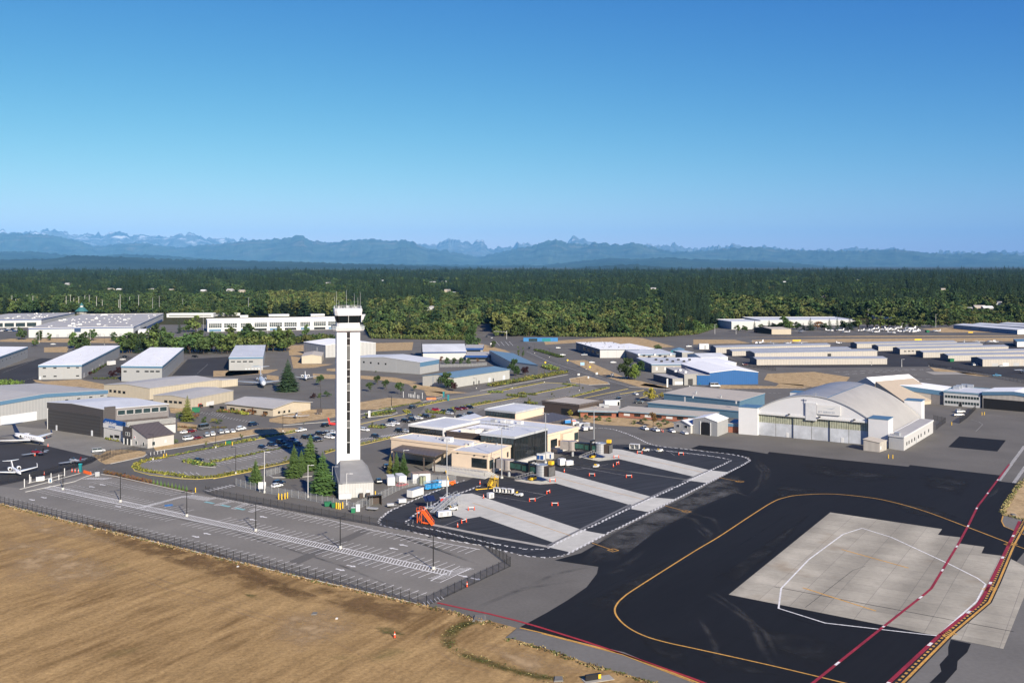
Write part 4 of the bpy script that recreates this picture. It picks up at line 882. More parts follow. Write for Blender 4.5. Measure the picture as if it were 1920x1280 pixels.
for i, (n_,xa,xb,yb,yt,lab,wm_,rm) in enumerate(((2,630,760,120,90,'low white block with a flat roof beyond the office block',TRIM,RGREY),(2,950,1080,175,112,'stepped white block just right of the tower cab',TRIM,RLIGHT),(2,1120,1285,120,84,'tan roofed white block in the trees right of the tower',STUCCO,RTAN),(1,1250,1600,140,108,'low white and blue block beyond the factory yard',TRIM,RLIGHT),(1,1600,1800,128,106,'low blue edged block left of the office roof',TRIM,BLUEB))):
    A_, B_ = g(n_,xa,yb), g(n_,xb,yb-2); dd = Vector((-(A_-B_).y,(A_-B_).x,0)).normalized(); dd = dd if dd.y > 0 else -dd
    q = Bld('white_block',lab,A_,B_,B_+dd*22,hgt(n_,xa,yb,yt)*.8,wm_,rm,parapet=(.3,TRIM)); q.panel('u',3,q.u.length-3,q.H*.35,q.H*.6,GLASS2)
rr = random.Random(31)
for bl in (b1,b2,b3,l1 if 'l1' in globals() else b0):
    for k in range(7): w = bl.B+bl.u*rr.uniform(.1,.9)+bl.v*rr.uniform(.05,.95); b = MB(); b.cyl((w.x,w.y,bl.H),(w.x,w.y,bl.H+.9),.3,GREYM,6); b.build('roof_vent',bl.root,bl.o)
# ---- tan hangars
H = hgt(1,1122,757,672)
t1 = Bld('hangar','big tan hangar with a grey roof and four dark windows on its end wall',g(1,780,728),g(1,1122,757),top(1,1640,606,H),H,WTAN,RGREY,'gable_v',1.4,over=.3)
for x0, x1 in ((820,838),(852,872),(886,906),(920,940)): t1.win('u',1,x0,680+(x0-820)*.12,x1,700+(x0-820)*.12)
t1b = Bld('hangar','smaller tan hangar joined to the back of the big tan one',g(1,1490,660),g(1,1665,664),g(1,1783,652),hgt(1,1665,664,612),WTAN,RGREY,'flat')
H = hgt(1,1430,830,752)
t2 = Bld('hangar','tan workshop with a grey roof and a white glazed entrance',g(1,1150,800),g(1,1430,830),g(1,1750,762),H,WTAN,RGREY,'gable_v',1.0)
for x0, x1 in ((1232,1256),(1268,1292),(1304,1328),(1340,1364)): t2.win('u',1,x0,760+(x0-1232)*.08,x1,778+(x0-1232)*.08)
t2.win('v',1,1548,770,1600,822,TRIM,'entrance',.4); t2.win('v',1,1486,785,1512,815,REDM,'door')
H = 4.2
t3 = Bld('office','low cream building with a grey gabled roof behind the museum aircraft',g(2,288,882),g(2,568,832),g(2,300,725),H,STUCCO,RGREY,'flat') if False else Bld('office','low cream building with a grey gabled roof behind the museum aircraft',g(1,1700,842),g(2,288,882),g(2,568,832),H,mat('cream_wall',(.43,.375,.29),.7,.05,.5),RGREY,'gable_u',2.0,over=.9)
for x0, x1 in ((325,340),(365,380),(402,416)): t3.win('v',2,x0,842-(x0-325)*.12,x1,860-(x0-325)*.12)
for k in range(8): t3.panel('u',4+k*8.5,7.5+k*8.5,.8,2.3,GLASS)
# ---- the left white hangar with the sloping blue band
lA, lB = g(1,-420,1010), g(1,805,832); lv = Vector((-(lA-lB).y,(lA-lB).x,0)).normalized(); lv = lv if lv.y > 0 else -lv
l1 = Bld('hangar','wide white hangar with a gabled blue band, behind the grey hangar and the business jet',lA,lB,lB+lv*62,10.8,WRIB,RGREY,'gable_v',2.2,band=(1.9,BLUEB),apex=.42)
for x0, x1, y in ((488,512,754),(578,602,744),(668,692,733),(752,776,722)): l1.win('u',1,x0,y,x1,y+8)
l1.panel('u',l1.u.length*.47,l1.u.length*.47+20,0,4.5,RLIGHT,'sliding_door'); l1.vents(1,((200,670),(110,690)),1.2,.7)
# ---- charcoal hangar with the name board
H = hgt(1,778,1040,830); cA, cB = g(1,352,975), g(1,778,1040); cC = top(1,1265,790,H)
c1 = Bld('hangar','charcoal hangar with a closed grey door and an AVIATION name board',cA,cB,cC,H,WDK,RLIGHT,'gable_v',.9,over=.15,apex=.55,wallv=WMID)
c1.panel('u',2.0,c1.u.length-1.2,0,H*.74,mat('charcoal_door',(.042,.040,.040),.5,.05,.5,stripes=('Z',1.5,.15)),'hangar_door',.25)
c1.panel('u',c1.u.length-1.0,c1.u.length-.55,0,H*.78,TRIM,'door_post',.3); c1.panel('u',8.0,9.2,0,2.6,RLIGHT,'door',.35); c1.panel('u',c1.u.length-9,c1.u.length-7.9,0,2.6,RLIGHT,'door',.35)
V = c1.v.length
c1.panel('v',0.2,V*.17,H*.62,H+1.2,WDK,'corner_block',.8)
for k in range(6): c1.panel('v',V*(.21+.13*k),V*(.21+.13*k+.11),H*.76,H*.92,GLASS2,'window',.05,None,TRIM)
# lean-to roof on the right face, with the white end
ln = Bld('annex','white annex under a brown lean-to roof on the side of the charcoal hangar',c1.B+c1.vn*V*.22-c1.un*6.5,c1.B+c1.vn*V*.22-c1.un*.1,c1.B+c1.vn*V*.97-c1.un*.1,7.2,WWHITE,BROWN,'shed_u',-3.0,over=.4)
# office with its gable
gA, gB, gC = g(5,918,285), g(5,1002,300), g(5,1005,300)
e0 = g(5,1107,322); e1 = g(5,1304,290); dv = (e1-e0); du = (e0-g(5,1000,300))
of = Bld('office','white gabled office with a brown roof and charcoal front beside the AVIATION board',e0-dv.normalized()*0+(g(5,925,287)-g(5,1002,300))*1.0+du*-1.0,e0,e1,4.6,mat('white_siding',(.43,.415,.39),.6,.03,.4,stripes=('Z',.35,.04)),BROWN,'gable_v',4.2,over=.45,apex=.66)
of.panel('u',of.u.length*.62,of.u.length-.02,2.9,8.0,WDK,'gable_cladding',.3);
for k in (0,1): of.panel('u',of.u.length*.70+k*1.9,of.u.length*.70+k*1.9+1.2,4.2,5.6,GLASS2,'window',.36,None,TRIM)
of.panel('u',of.u.length*.64,of.u.length*.98,0,2.7,GLASS,'entrance',.1)
for k in (0,1,2): of.panel('u',of.u.length*(.64+.15*k),of.u.length*(.64+.15*k)+.45,0,2.8,TRIM,'post',.35)
for k in (.12,.42): of.panel('u',of.u.length*k,of.u.length*k+1.2,.9,2.4,GLASS2,'window',.06,None,TRIM)
of.panel('u',of.u.length*.48,of.u.length*.48+1.4,3.0,4.6,TRIM,'sign_panel',.06); of.panel('u',of.u.length*.48+.5,of.u.length*.48+1.1,3.6,4.2,REDM,'emblem',.09)
of.panel('v',2.2,3.6,1.0,2.6,GLASS2,'window',.06,None,TRIM); of.panel('v',8.5,9.4,1.3,2.6,TRIM,'window',.06)
# name board: blue above, white below, with its lettering
bl0 = g(5,778,242); bl1 = g(5,922,272); bd = (bl1-bl0).normalized(); bw = (bl1-bl0).length
bn = Vector((bd.y,-bd.x,0)); bn = bn if bn.y < 0 else -bn
sg = Bld('entrance_block','grey entrance block under a curved blue and white AVIATION name board',bl0,bl1,bl1+Vector((-bd.y,bd.x,0))*6,5.4,mat('pale_grey_wall',(.50,.49,.46),.7,.05),RLIGHT,'flat')
for x0, x1 in ((825,848),(858,890),(868,895)): sg.win('u',5,x0,222,x1,242)
hb0, hb1 = 5.0, 9.0
b = MB(); b.obox(bl0+bn*.3+Vector((0,0,hb0)),bd*bw,-bn*.5,(0,0,2.0),TRIM); o = b.build('board_panel',sg.root,sg.o)
b = MB()
for k in range(5):
    a0, a1 = k*.32, (k+1)*.32; y0, y1 = 2.0*math.sin(a0)/1.0, 2.0*math.sin(a1); i0, i1 = .9*(1-math.cos(a0)), .9*(1-math.cos(a1))
    p0 = bl0+bn*(.3-i0)+Vector((0,0,hb0+2.0+y0)); p1 = bl0+bn*(.3-i1)+Vector((0,0,hb0+2.0+y1)); b.add([p0,p0+bd*bw,p1+bd*bw,p1],[(0,1,2,3)],ROYB)
b.obox(bl0-bn*1.0+Vector((0,0,hb0+1.9)),bd*bw,-bn*.3,(0,0,1.9),ROYB)
b.build('board_top',sg.root,sg.o)
def letters(txt,origin,right,up,size,m,parent,off,name='lettering',shear=0.0):
    """raised lettering from the built-in typeface, as a mesh"""
    cu = bpy.data.curves.new('letters','FONT'); cu.body = txt; cu.size = size; cu.extrude = .03; cu.shear = shear; cu.resolution_u = 2
    ob = bpy.data.objects.new('letters',cu); COL.objects.link(ob); dg = bpy.context.evaluated_depsgraph_get()
    me = bpy.data.meshes.new_from_object(ob.evaluated_get(dg)); COL.objects.unlink(ob); bpy.data.objects.remove(ob)
    n = right.cross(up)
    for v in me.vertices: v.co = origin+right*v.co.x+up*v.co.y+n*v.co.z-off
    me.materials.clear(); me.materials.append(m); o = bpy.data.objects.new(name,me); COL.objects.link(o); o.parent = parent; return o
Zv = Vector((0,0,1))
letters('Castle & Cooke',bl0+bd*bw*.08+bn*.38+Vector((0,0,hb0+2.05)),bd,(Zv*.97-bn*.2).normalized(),1.55,TRIM,sg.root,sg.o,shear=.3)
letters('AVIATION',bl0+bd*bw*.28+bn*.36+Vector((0,0,hb0+.45)),bd,Zv,1.25,ROYB,sg.root,sg.o,shear=.15)
# ---- right of the tower
def simple(name,label,n,A_,B_,C_,H_,wall,roof,**k):
    return Bld(name,label,g(n,*A_),g(n,*B_),(g(n,*C_) if len(C_) == 2 else C_[2]),H_,wall,roof,**k)
def back(A_,B_,depth):
    d = A_-B_; v = Vector((-d.y,d.x,0)).normalized(); v = v if v.y > 0 else -v; return B_+v*depth*1.4
H = hgt(2,652,486,432); A_, B_ = g(2,503,487), g(2,652,485)
Bld('shed','small tan shed with a pale gabled roof left of the tower',A_,B_,back(A_,B_,26),H,WTAN,RTAN,'gable_v',1.2)
A_, B_ = g(2,682,441), g(2,1058,420); H = 10.5
q = Bld('hangar','pale grey hangar standing directly behind the tower',A_,B_,back(A_,B_,34),H,mat('pale_metal_wall',(.37,.37,.365),.5,.04,.4,stripes=('X',3.0,.05)),RWHITE,'gable_v',2.2)
for k in range(5): q.panel('u',8+k*12,8.3+k*12,0,9.5,GREYM,'door_seam')
H = hgt(2,1390,566,477)
q = Bld('hangar','wide white hangar with a pale roof and a blue band on its right end',g(2,850,528),g(2,1390,566),g(2,1532,540),H,WRIB,RLIGHT,'gable_v',2.2,over=.3)
for x0, y in ((963,468),(1015,473),(1073,478),(1126,482)): q.win('u',2,x0,y,x0+12,y+13)
q.panel('u',q.u.length*.32,q.u.length*.32+.25,0,8.5,GREYM,'door_seam'); q.panel('v',0,q.v.length,H*.62,H-.1,BLUEB,'blue_band',.06); q.panel('u',.1,q.u.length*.41,H*.99,H+.12,GREYM,'door_rail')
H = hgt(2,1410,458,398); A_, B_ = g(2,1735,455), g(2,1412,458)
q = Bld('hangar','white hangar with a royal blue stripe and a navy tail-shaped end',B_,A_,back(B_,A_,40),H,WWHITE,RLIGHT,'gable_u',4.2,over=.3)
q.panel('u',0,q.u.length,H-1.1,H-.2,ROYB,'blue_stripe',.5)
b = MB(); L0 = B_; e = (B_-A_).normalized(); v = q.vn;
b.add([L0+e*.5,L0+v*40+e*.5,L0+v*40+e*.5+Zv*13.0,L0+v*34+e*.5+Zv*13.2,L0+e*.5+Zv*7.2],[(0,1,2,3,4)],NAVY); b.add([L0+e*.9,L0+v*40+e*.9,L0+v*40+e*.9+Zv*13.0,L0+v*34+e*.9+Zv*13.2,L0+e*.9+Zv*7.2],[(4,3,2,1,0)],NAVY); b.build('navy_end',q.root,q.o)
for i, (xa,xb,yb,yt,lab,d) in enumerate(((1725,1860,402,368,'low flat block with a royal blue fascia behind the round trees',26),(1735,1915,462,424,'low entrance block with a royal blue canopy edge beside the round trees',24))):
    A_, B_ = g(2,xa,yb), g(2,xb,yb); q = Bld('pavilion',lab,A_,B_,back(A_,B_,d),hgt(2,xa,yb,yt),WGREY,RGREY,band=(1.9,ROYB)); q.panel('u',2,q.u.length-2,.5,3.0,GLASS)
H = hgt(2,1645,665,590)
q = Bld('long_hall','long low hall with a pale blue roof behind the dark and purple trees',g(2,1410,652),g(2,1645,667),g(3,302,600),H,mat('hall_wall',(.37,.37,.35),.6,.05,.4),SKYROOF,'gable_v',1.6,over=.5)
q.panel('u',q.u.length*.66,q.u.length*.66+.25,0,H,BLUEB,'pilaster')
for k in (.33,.42,.60,.68,.87): q.panel('v',q.v.length*k,q.v.length*k+(2.6 if k in (.60,.87) else 1.2),0,3.0 if k in (.60,.87) else 2.2,RLIGHT if k in (.60,.87) else DOORM,'door')
A_, B_ = g(3,302,545), g(3,513,577)
q = Bld('hall','blue roofed white hall with a dark blue gable beyond the long hall',A_,B_,g(3,330,480),7.6,mat('hall_wall',(.37,.37,.35)),SKYROOF,'flat',over=.5)
H = hgt(3,980,442,378)
q = Bld('warehouse','white warehouse with a navy side wall and many small roof vents',g(3,1272,441),g(3,980,443),g(3,800,386),H,WWHITE,RWHITE,band=(.6,NAVY),wallv=NAVY)
rr = random.Random(5)
for k in range(26):
    w = q.B+q.u*rr.uniform(.05,.95)+q.v*rr.uniform(.06,.94); b = MB(); b.cyl((w.x,w.y,H+.2),(w.x,w.y,H+1.2),.45,GREYM if k % 3 else BLACKM,7,.3); b.build('roof_vent',q.root,q.o)
for k in range(4): q.panel('u',q.u.length*(.2+.22*k),q.u.length*(.2+.22*k)+.2,0,H,GREYM,'wall_joint')
for k in range(4): q.panel('v',4+k*14,12+k*14,2.5,5.0,GLASS,'window')
A_, B_ = g(3,1272,432), g(3,1385,420)
q = Bld('warehouse','plain white roofed block with a teal side behind the vented warehouse',A_,B_,g(3,1200,380),5.6,mat('teal_wall',(.16,.30,.36),.6),RWHITE)
H = hgt(3,1368,552,490); A_, B_ = g(3,1665,552), g(3,1368,554)
def offices(lab,A_,B_,C_,H,m,ventpts):
    q = Bld('office',lab,A_,B_,C_,H,m,RLIGHT,band=(.7,BLUEB),wallv=NAVY)
    for x, y in ventpts: q.box(3,x,y,1.8,1.6,1.3,BLACKM if (x+y) % 3 else TRIM,'roof_unit')
    return q
GB = mat('grey_block_wall',(.30,.29,.27),.8,.08,.4)
q = offices('grey block office with a blue roof edge and white framed windows',A_,B_,g(3,1255,500),H,GB,[(1400+k*42,462+(k % 2)*12) for k in range(7)])
for k in range(9): q.panel('u',3+k*6.5,4.4+k*6.5,H*.28,H*.68,TRIM,'window',.06)
q = offices('blue edged grey office behind the vented grey one',g(3,1545,470),g(3,1270,478),g(3,1165,440),6.5,GB,[(1270+k*40,425+(k % 3)*7) for k in range(7)])
A_, B_ = g(3,1596,462), g(3,1682,460); Bld('block_tower','square grey windowless block beside the teal shed',B_,A_,back(B_,A_,14),hgt(3,1596,462,404),WGREY,RLIGHT)
A_, B_ = g(3,1510,438), g(3,1595,440); Bld('shed','teal shed with an open front beside the square grey block',A_,B_,back(A_,B_,16),5.5,TEALM,SKYROOF,'gable_v',1.2)
H = hgt(3,1612,648,568); A_, B_ = g(3,1710,645), g(3,1612,648)
q = Bld('workshop','grey workshop with one dark roller door next to the royal blue hangar',A_,B_,g(3,1475,592),H,WGREY,RGREY,wallv=NAVY); q.win('u',3,1640,600,1676,645,DOORM,'roller_door')
for x, y in ((1545,548),(1580,540),(1620,555)): q.box(3,x,y,1.6,1.6,1.2,TRIM)
A_, B_ = g(3,1612,646), g(3,1525,648)
q = Bld('workshop','low grey wing with pale blue roof edge in front of the grey workshop',A_,B_,g(3,1380,610),4.2,WGREY,RGREY,wallv=NAVY); q.panel('u',1.5,q.u.length-1,.4,2.4,TRIM,'window')
H = hgt(4,95,500,430); A_, B_ = g(4,95,500), g(4,376,495)
q = Bld('hangar','royal blue hangar with a white gabled roof',A_,B_,back(A_,B_,44),H,ROYAL,RWHITE,'gable_v',1.8,over=.3)
A2, B2 = g(4,22,500), g(4,95,500); Bld('lean_to','royal blue lean-to on the left of the blue hangar',A2,B2,back(A2,B2,34),H*.8,ROYAL,RGREY)
A2, B2 = g(4,-80,420), g(4,250,415); q = Bld('warehouse','white roofed low warehouse behind the royal blue hangar',A2,B2,back(A2,B2,34),5.6,TRIM,RWHITE)
A2, B2 = g(4,45,385), g(4,200,382); q = Bld('warehouse','white hipped roof peeping over the white warehouse',A2,B2,back(A2,B2,22),6.0,TRIM,RLIGHT,'gable_u',2.0)
# ---- rows of small hangars
def hrow(lab,n,lx,ly,rx,ry,ex,ey,yt,roof=RMETAL,end=None,wall=WBEIGE,group=None,doors=8):
    A_, B_, C_ = g(n,lx,ly), g(n,rx,ry), g(n,ex,ey); H = hgt(n,lx,ly,yt)
    q = Bld('hangar_row',lab,C_,A_,B_,H,end or NAVY,roof,'gable_v',1.1,over=.3,group=group,wallv=wall)
    for k in range(1,doors): q.panel('v',q.v.length*k/doors-.1,q.v.length*k/doors+.1,0,H-.4,GREYM,'door_seam',.06)
    return q
LR = 'rows of small hangars'
for lab, a in (('nearest long beige hangar row with a grey roof beside the fenced lots',(4,368,385,1125,380,328,373,352)),('second long beige hangar row from the fenced lots, one dark doorway in it',(4,357,350,1068,336,305,338,316)),('third long beige hangar row from the fenced lots, mostly hidden by the second',(4,226,332,915,316,192,322,305)),('farthest long beige hangar row on the left, near the runway',(4,132,317,795,300,98,308,284)),
               ('beige hangar row with a dark blue end nearest the runway on the right',(4,950,287,1530,276,912,280,262)),('beige hangar row second from the runway on the right',(4,1075,303,1680,290,1036,296,276)),('beige hangar row third from the runway with a line of small dark panes',(4,1200,323,1830,308,1158,314,292)),
               ('beige hangar row fourth from the runway with a dark blue end',(4,1335,342,1960,330,1292,334,312)),('beige hangar row with a teal tug beside its dark blue end',(4,1480,362,2000,352,1433,352,330)),('nearest right-hand hangar row with lean-to sheds on its wall',(4,1680,393,2060,388,1612,380,352))):
    n, lx, ly, rx, ry, ex, ey, yt = a; q = hrow(lab,n,lx,ly,rx,ry,ex,ey,yt,group=LR)
    if 'doorway' in lab: q.win('v',4,779,318,800,336,BLACKM,'doorway')
    if 'panes' in lab:
        for k in range(10): q.panel('v',4+k*4,6.5+k*4,2.2,3.2,DOORM)
    if 'lean-to' in lab:
        for k in range(6): q.panel('v',8+k*9,13+k*9,0,2.6,TRIM if k % 2 else GREYM,'shed')
for lab, a in (('front steel blue hangar row with a white end, far right by the trees',(4,1882,207,1510,174,2010,203,182)),('middle steel blue hangar row far right by the trees',(4,2010,190,1625,165,2100,187,170)),('rearmost steel blue hangar row far right by the trees',(4,2100,178,1775,160,2200,176,160))):
    n, lx, ly, rx, ry, ex, ey, yt = a; A_, B_, C_ = g(n,lx,ly), g(n,rx,ry), g(n,ex,ey)
    q = Bld('hangar_row',lab,C_,A_,B_,hgt(n,lx,ly,yt),TRIM,RLIGHT,'gable_v',1.2,group=LR,wallv=mat('steel_blue_wall',(.10,.19,.30),.5,.05))
    for k in range(1,7): q.panel('v',q.v.length*k/7-.1,q.v.length*k/7+.1,0,4.0,NAVY,'door_seam',.06)
A_, B_ = g(4,455,207), g(4,568,207); q = Bld('open_hangar','tan roofed open hangar beside the runway',B_,A_,g(4,352,197),6.0,WTAN,RTAN,'gable_u',1.6,wallv=BRWALL); q.win('v',4,365,175,448,204,BLACKM,'doorway')
for i, (xa,xb,yb,yt,d,lab) in enumerate(((222,400,178,118,40,'white industrial block in the trees beyond the runway'),(390,960,155,116,60,'long white industrial hall in the trees beyond the runway'),(1160,1330,128,104,40,'white hall half hidden by poplars beyond the runway'),(80,225,150,116,30,'small white hall at the edge of the far trees'))):
    A_, B_ = g(4,xa,yb), g(4,xb,yb-2); H = hgt(4,xa,yb,yt)*.72; q = Bld('industrial_hall',lab,A_,B_,back(A_,B_,d),H,WWHITE,RLIGHT,parapet=(.4,TRIM))
    for k in range(int(q.u.length/14)): q.panel('u',5+k*14,10+k*14,0,H*.35,GREYM,'loading_door')
A_, B_ = g(4,1880,280), g(4,2000,278); q = Bld('shed','navy shed with a white front at the right edge by the runway',B_,A_,g(4,1858,262),5.0,TRIM,SKYROOF,wallv=NAVY)
# ---- blue banded hangars and the small office beyond the arched hangar
A_, B_ = g(9,1140,345), g(9,1452,367); H = hgt(9,1452,367,288)
q = Bld('hangar','beige hangar with a steel blue band and white roof beyond the arched hangar',A_,B_,back(A_,B_,17),H,mat('beige_door_wall',(.33,.31,.28),.6,.05),RWHITE,'gable_v',1.8,band=(2.6,BLUEB),apex=.8)
q.panel('u',.3,q.u.length*.22,0,7.0,WMID,'sliding_door',.12)
H = hgt(9,1454,369,292); A_, B_ = g(9,1454,369), g(9,1668,386)
q = Bld('office','pale two-storey office with two rows of white windows and big roof ducts',A_,B_,back(A_,B_,20),H,mat('office_grey_wall',(.46,.47,.47),.7,.04),RLIGHT,parapet=(.4,SKYROOF))
for r_ in (0,1):
    for k in range(12):
        if k in (6,) and r_ == 0: continue
        q.panel('u',q.u.length*(.04+.078*k),q.u.length*(.04+.078*k)+1.35,H*(.16+.42*r_),H*(.36+.42*r_),GLASS2,'window',.05,None,TRIM)
q.panel('u',q.u.length*.5,q.u.length*.5+1.8,0,2.6,BLACKM,'door')
for x, y in ((1545,270),(1575,265),(1610,268),(1530,276)): q.box(9,x,y,3.2,2.4,1.8,STEEL,'roof_duct')
A_, B_ = g(9,1680,388), g(9,2050,420); H = hgt(9,1680,388,292)
q = Bld('hangar','white roofed hangar with a steel blue band and an open dark doorway, right edge',A_,B_,back(A_,B_,17),H,WBEIGE,RWHITE,'gable_v',1.4,band=(1.9,BLUEB)); q.panel('u',.5,q.u.length-.4,0,H*.62,BLACKM,'doorway',.06)
# ---- low blue halls between the white shed and the arched hangar
BLW = mat('faded_blue_wall',(.085,.16,.225),.6,.06)
A_, B_, C_ = g(23,748,345), g(23,1600,440), g(23,1060,262); u_ = B_-A_; H = 6.3
q = Bld('workshop_hall','largest flat pale roofed hall with a faded blue wall beside the arched hangar',A_,B_,B_+(C_-A_),H,BLW,RTAN,band=(.5,BLUEB)); q.vents(23,((1110,230),(1075,275),(1560,340),(1390,275)),1.4,.5)
q.panel('u',q.u.length*.7,q.u.length*.7+1,.5,H-.8,TRIM,'downpipe')
A_, B_ = g(23,570,405), g(23,1590,505); q2 = Bld('workshop_hall','middle strip of faded blue hall in front of the largest flat one',A_,B_,B_+(A_-B_).orthogonal().normalized()*0+Vector((-(A_-B_).y,(A_-B_).x,0)).normalized()*(-14 if Vector((-(A_-B_).y,(A_-B_).x,0)).y < 0 else 14),3.9,BLW,RTAN,band=(.6,BLUEB))
A_, B_ = g(23,240,490), g(23,1250,565); vv = back(A_,B_,11)
q = Bld('office_wing','low brick wing with a grey blue eave and white windows behind the parked pickups',A_,B_,vv,3.6,BRICK,RTAN,band=(.7,mat('grey_blue_eave',(.17,.24,.30),.6)),over=.9)
for k in range(8): q.panel('u',q.u.length*(.03+.12*k),q.u.length*(.03+.12*k)+3.4,1.0,2.3,TRIM if k % 2 else GLASS,'window')
A_, B_ = g(22,1460,405), g(22,1850,360); A_, B_ = g(23,-190,490), g(23,205,500)
q = Bld('office_wing','brick corner office with an overhanging grey blue eave left of the brick wing',A_,B_,back(A_,B_,13),3.7,BRICK,RTAN,band=(.8,MATS['grey_blue_eave']),over=1.2); q.panel('u',2,q.u.length-4,.9,2.4,GLASS,'window')
for x, y in ((1760,230),(1700,215)): q.box(22,x,y,2.6,2.0,1.4,GREYM)
A_, B_ = g(22,935,290), g(22,1410,345)
q = Bld('terminal_wing','brown walled single-storey wing with a pale roof right of the terminal',A_,B_,back(A_,B_,16),5.8,BRWALL,RTAN,parapet=(.4,BROWN)); q.win('u',22,1180,245,1300,335,BLACKM,'doorway')
A_, B_ = g(22,1410,300), g(22,1700,290); Bld('terminal_wing','pale flat roof joining the brown wing to the brick office',A_,B_,back(A_,B_,14),4.2,BRICK,RTAN,band=(.7,MATS['grey_blue_eave']))
A_, B_ = g(23,1475,660), g(23,1590,668); Bld('lean_to','small brick lean-to between the white shed and the arched hangar',A_,B_,back(A_,B_,10),4.2,BRICK,RTAN,band=(1.4,BLUEB))
# white shed with an arched doorway, and the little white house
H = hgt(23,1350,708,545); A_, B_, C_ = g(23,1075,672), g(23,1350,709), g(23,1472,660)
q = Bld('shed','white corrugated shed with a tall dark rounded doorway',A_,B_,C_,H,WRIB,RWHITE,'gable_v',1.5,over=.2)
p0, p1 = q.hit('u',*px(23,1165,660))[0], q.hit('u',*px(23,1268,660))[0]; a0, a1 = sorted((p0,p1)); b = MB(); hh = H*.92; w_ = a1-a0; cc = .9
pts_ = [(a0,0),(a1,0),(a1,hh-1.6),(a1-.25,hh-.8),(a1-1.0,hh-.2),(a0+1.0,hh-.2),(a0+.25,hh-.8),(a0,hh-1.6)]
fr = [q.B+q.un*a+Zv*z_-q.vn*.06 for a,z_ in pts_]; b.add(fr,[tuple(range(8))],BLACKM); b.build('doorway',q.root,q.o); q.panel('u',a0-.5,a0-.1,0,hh,TRIM,'door_edge',.2); q.panel('u',a1+.1,a1+.5,0,hh,TRIM,'door_edge',.2)
H = hgt(23,1050,675,575); A_, B_ = g(23,860,645), g(23,1050,675)
q = Bld('cottage','small white gabled house with two dark windows beside the white shed',A_,B_,back(A_,B_,13),H*.92,mat('white_siding',(.43,.415,.39)),RLIGHT,'gable_v',1.8,over=.4)
for x0 in (890,978): q.win('u',23,x0,575+(x0-890)*.1,x0+36,602+(x0-890)*.1,GLASS,'window',.05,TRIM)
# houses and halls far out in the wood
for i, (hx,hy,hw) in enumerate(HOUSES):
    r_ = random.Random(i); A_ = Vector((hx-hw/2,hy,0)); B_ = Vector((hx+hw/2,hy-hw*.15,0)); hh = 4.0+r_.random()*2+hw*.10
    Bld('house',('pale house in a clearing of the far wood' if hw < 22 else 'large white building in a clearing of the far wood'),A_,B_,back(A_,B_,hw*.7),hh,(WWHITE,WTAN,WGREY)[i % 3] if hw < 22 else WWHITE,(RGREY,RTAN,RWHITE)[i % 3] if hw < 22 else RWHITE,'gable_u' if hw < 22 else 'flat',hw*.16,group='houses in the far wood' if hw < 22 else 'large buildings in the far wood',lid=True)

# ---------------------------------------------------------------- control tower
TW = mat('tower_white',(.64,.64,.64),.6,.02,.3)
TG = mat('tower_grey',(.42,.43,.43),.7,.08,.6,var2=.08,scale2=.12)
tf0, tf1 = g(6,940,697), g(6,1200,680)          # front foot of the annex
tb0 = g(6,915,410,8.5); tb1 = g(6,1150,405,8.5)
tdir = ((tb0-tf0)+(tb1-tf1))/2; tdir.z = 0; tdir.normalize(); tx = Vector((tdir.y,-tdir.x,0)); twd = (tf1-tf0).dot(tx)
adep = ((tb0-tf0).dot(tdir)+(tb1-tf1).dot(tdir))/2
tq = tf0.lerp(tf1,.5); tq.z = 0
anx = thing('annex','pale grey annex with a sloping grey roof at the foot of the control tower','building',tq)
w2 = twd/2; z0, z1 = 4.9, 8.5; ch = 1.2
b = MB(); P = lambda a, d_, z_: tq+tx*a+tdir*d_+Vector((0,0,z_))
b.add([P(-w2,0,0),P(w2,0,0),P(w2,0,z0),P(-w2,0,z0)],[(0,1,2,3)],mat('annex_wall',(.40,.40,.39),.6,.04,.5,stripes=('X',.9,.05)))
m_ = b.m[0]
b.add([P(w2,0,0),P(w2,adep,0),P(w2,adep,z1-2.5),P(w2,0,z0)],[(0,1,2,3)],m_); b.add([P(-w2,adep,0),P(-w2,0,0),P(-w2,0,z0),P(-w2,adep,z1-2.5)],[(0,1,2,3)],m_); b.build('wall',anx,tq)
b = MB()
fr = [P(-w2-.15,-.15,z0),P(w2+.15,-.15,z0),P(w2+.15,adep,z1-2.5),P(-w2-.15,adep,z1-2.5)]; tp = [P(-w2+.5,.6,z0+.35),P(w2-.5,.6,z0+.35),P(w2-2.0,adep,z1),P(-w2+2.0,adep,z1)]
b.add(fr+tp,[(0,1,5,4),(1,2,6,5),(3,0,4,7),(4,5,6,7),(2,3,7,6)],mat('annex_roof',(.235,.235,.23),.75,.08,.4,var2=.1,scale2=.15)); b.build('roof',anx,tq)
for a, wd, hh, mm, nm in ((1.0,2.4,3.2,TG,'roller_door'),(4.0,1.1,2.3,TRIM,'door'),(-4.8,.9,1.6,GREYM,'louvre')):
    b = MB(); b.obox(P(a-wd/2,-.08,.05),tx*wd,tdir*.1,(0,0,hh),mm); b.build(nm,anx,tq)
b = MB(); b.obox(P(-w2-.05,-.12,0),tx*4.2,-tdir*1.6,(0,0,1.7),TRIM); b.build('plant_box',anx,tq)
for a, c_ in ((1.0,.0),(3.4,.5)):
    b = MB(); b.obox(P(a,-1.8,0),tx*1.3,tdir*1.2,(0,0,1.6),BRWALL); b.build('cooling_unit',anx,tq)
